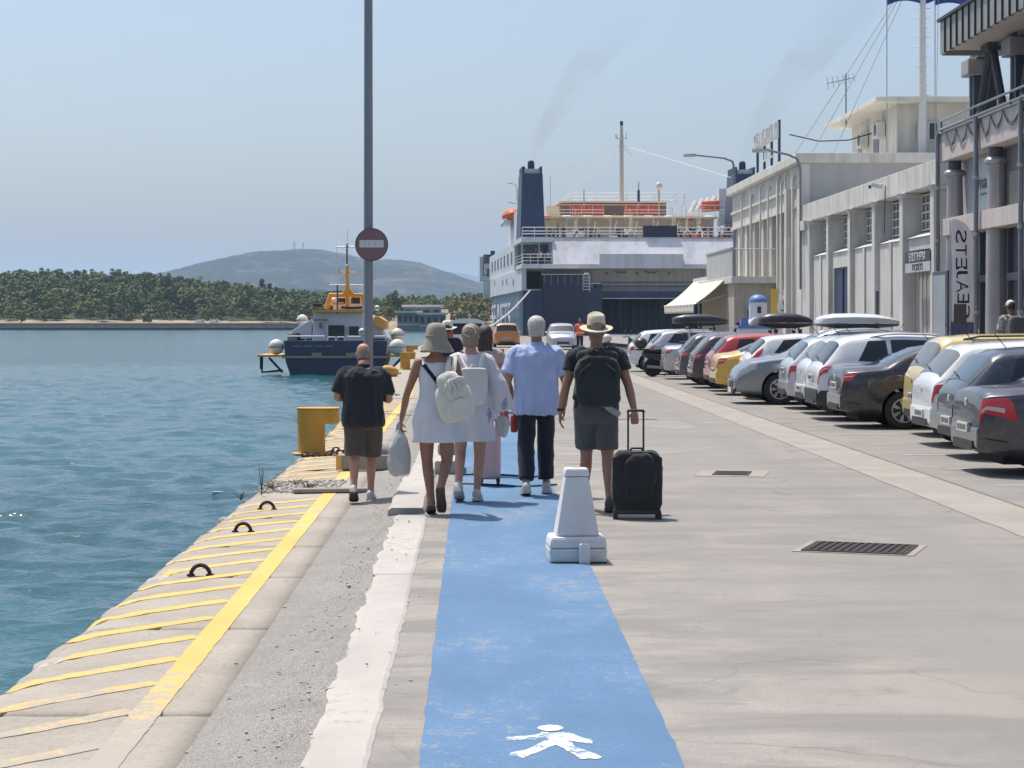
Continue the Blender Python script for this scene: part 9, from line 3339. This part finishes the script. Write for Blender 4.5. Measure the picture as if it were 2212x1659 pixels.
for (x, y, h, n, sp, lab) in ((565, 1070, 0.36, 4, 0.06, 'tall thin weed at the quay edge'), (665, 1062, 0.13, 14, 0.16, 'spreading low weed beside the yellow line gap'), (590, 1058, 0.10, 12, 0.18, 'low weed patch on the broken slab'),
                              (520, 1080, 0.09, 8, 0.1, 'small weed hanging at the slab edge'), (640, 1048, 0.08, 8, 0.12, 'small weed near the broken joint')):
    p = at(x, y, -0.07)
    weed(lab, (p.x, p.y, -0.07), h, n, sp)
# loose broken stones along the rough strip
M_STONE = mat('loose_grey_stone', (0.42, 0.39, 0.35), 0.9, var=0.25, scale=8, bump=0.3)
peb = MB()
for k in range(380):
    y = 7 + 22 * wrs.random() ** 1.4
    if wrs.random() < 0.7:
        x = -0.80 + wrs.gauss(0, 0.08)
    else:
        x = wrs.uniform(-1.3, -0.2)
    r_ = wrs.uniform(0.003, 0.011) * (1.6 if wrs.random() < 0.08 else 1)
    z = (z_rough(x, y) if x < -0.67 else 0.0) + (0.02 if -0.7 < x < -0.38 else 0)
    peb.M = Matrix.Translation((x, y, z + r_ * 0.3)) @ Matrix.Rotation(wrs.random() * 6.28, 4, 'Z') @ Matrix.Diagonal((1, wrs.uniform(0.5, 1.4), 0.6, 1))
    peb.ball((0, 0, 0), r_, 6, 4)
o = peb.build('gravel', M_STONE, raw=True)
tag(o, 'loose grit and broken stones on the quay', 'gravel', kind='stuff')
peb = MB()
for k in range(420):
    y = wrs.uniform(20.95, 22.5)
    x = wrs.uniform(-2.25, -1.4)
    r_ = wrs.uniform(0.008, 0.025)
    peb.M = Matrix.Translation((x, y, -0.07 + r_ * 0.3)) @ Matrix.Rotation(wrs.random() * 6.28, 4, 'Z') @ Matrix.Diagonal((1, wrs.uniform(0.5, 1.4), 0.7, 1))
    peb.ball((0, 0, 0), r_, 7, 5)
o = peb.build('rubble', M_STONE, raw=True)
tag(o, 'broken concrete rubble in a gap of the quay slabs', 'rubble', kind='stuff')
# dark edge stones exposed where the slab corners broke away
for i, (y, sx_, lab) in enumerate(((10.75, 0.30, 'broken dark stone in the nearest quay edge notch'), (14.25, 0.26, 'broken stone lump in the second quay edge notch'), (18.7, 0.34, 'flat broken slab piece at the quay edge'))):
    g = MB()
    rounded(g, (0, 0, 0), (sx_, 0.34, 0.12), None, 2.6)
    me = remesh(g, 0.014, 1, 0.02, 9, i, (1, 1, 1))
    o = link('edge_stone', me, M_STONE)
    o.location = (-2.16, y, -0.155)
    tag(o, lab, 'stone')
# floating scrap on the water
sc_ = MB().box(-0.09, 0.09, -0.03, 0.03, 0, 0.02).build('floating_scrap', M_FRAMEW, bevel=0.006)
p = at(470, 1071, WATER_Z)
sc_.location = (p.x, p.y, WATER_Z + 0.05)
tag(sc_, 'small white scrap floating on the water', 'litter')
# slab plank across the broken joint
pk = thing('metal_plate', 'thin pale plank lying across the broken slab joint', 'plank', (-1.35, 20.95, -0.06), 0.1)
MB().box(-0.5, 0.32, -0.09, 0.09, 0.0, 0.035).build('plate', M_GUTTER, pk, bevel=0.006)
MB().box(-0.48, 0.30, -0.07, 0.07, 0.035, 0.038).build('top_face', M_GUTTER, pk)

# ================================================================ HAZE
m, nt, b = new_mat('pale_haze')
nt.nodes.remove(b)
pv = nt.nodes.new('ShaderNodeVolumePrincipled')
pv.inputs['Color'].default_value = (0.60, 0.77, 1.0, 1)
pv.inputs['Density'].default_value = 0.000115
pv.inputs['Anisotropy'].default_value = 0.2
nt.links.new(pv.outputs[0], nt.nodes['Material Output'].inputs['Volume'])
mb = MB().box(-3200, 3200, -320, 16200, -5.0, 300)
o = mb.build('haze', m)
tag(o, 'thin pale summer haze over the bay', 'haze', kind='stuff')

bpy.data.scenes.remove(WORK)
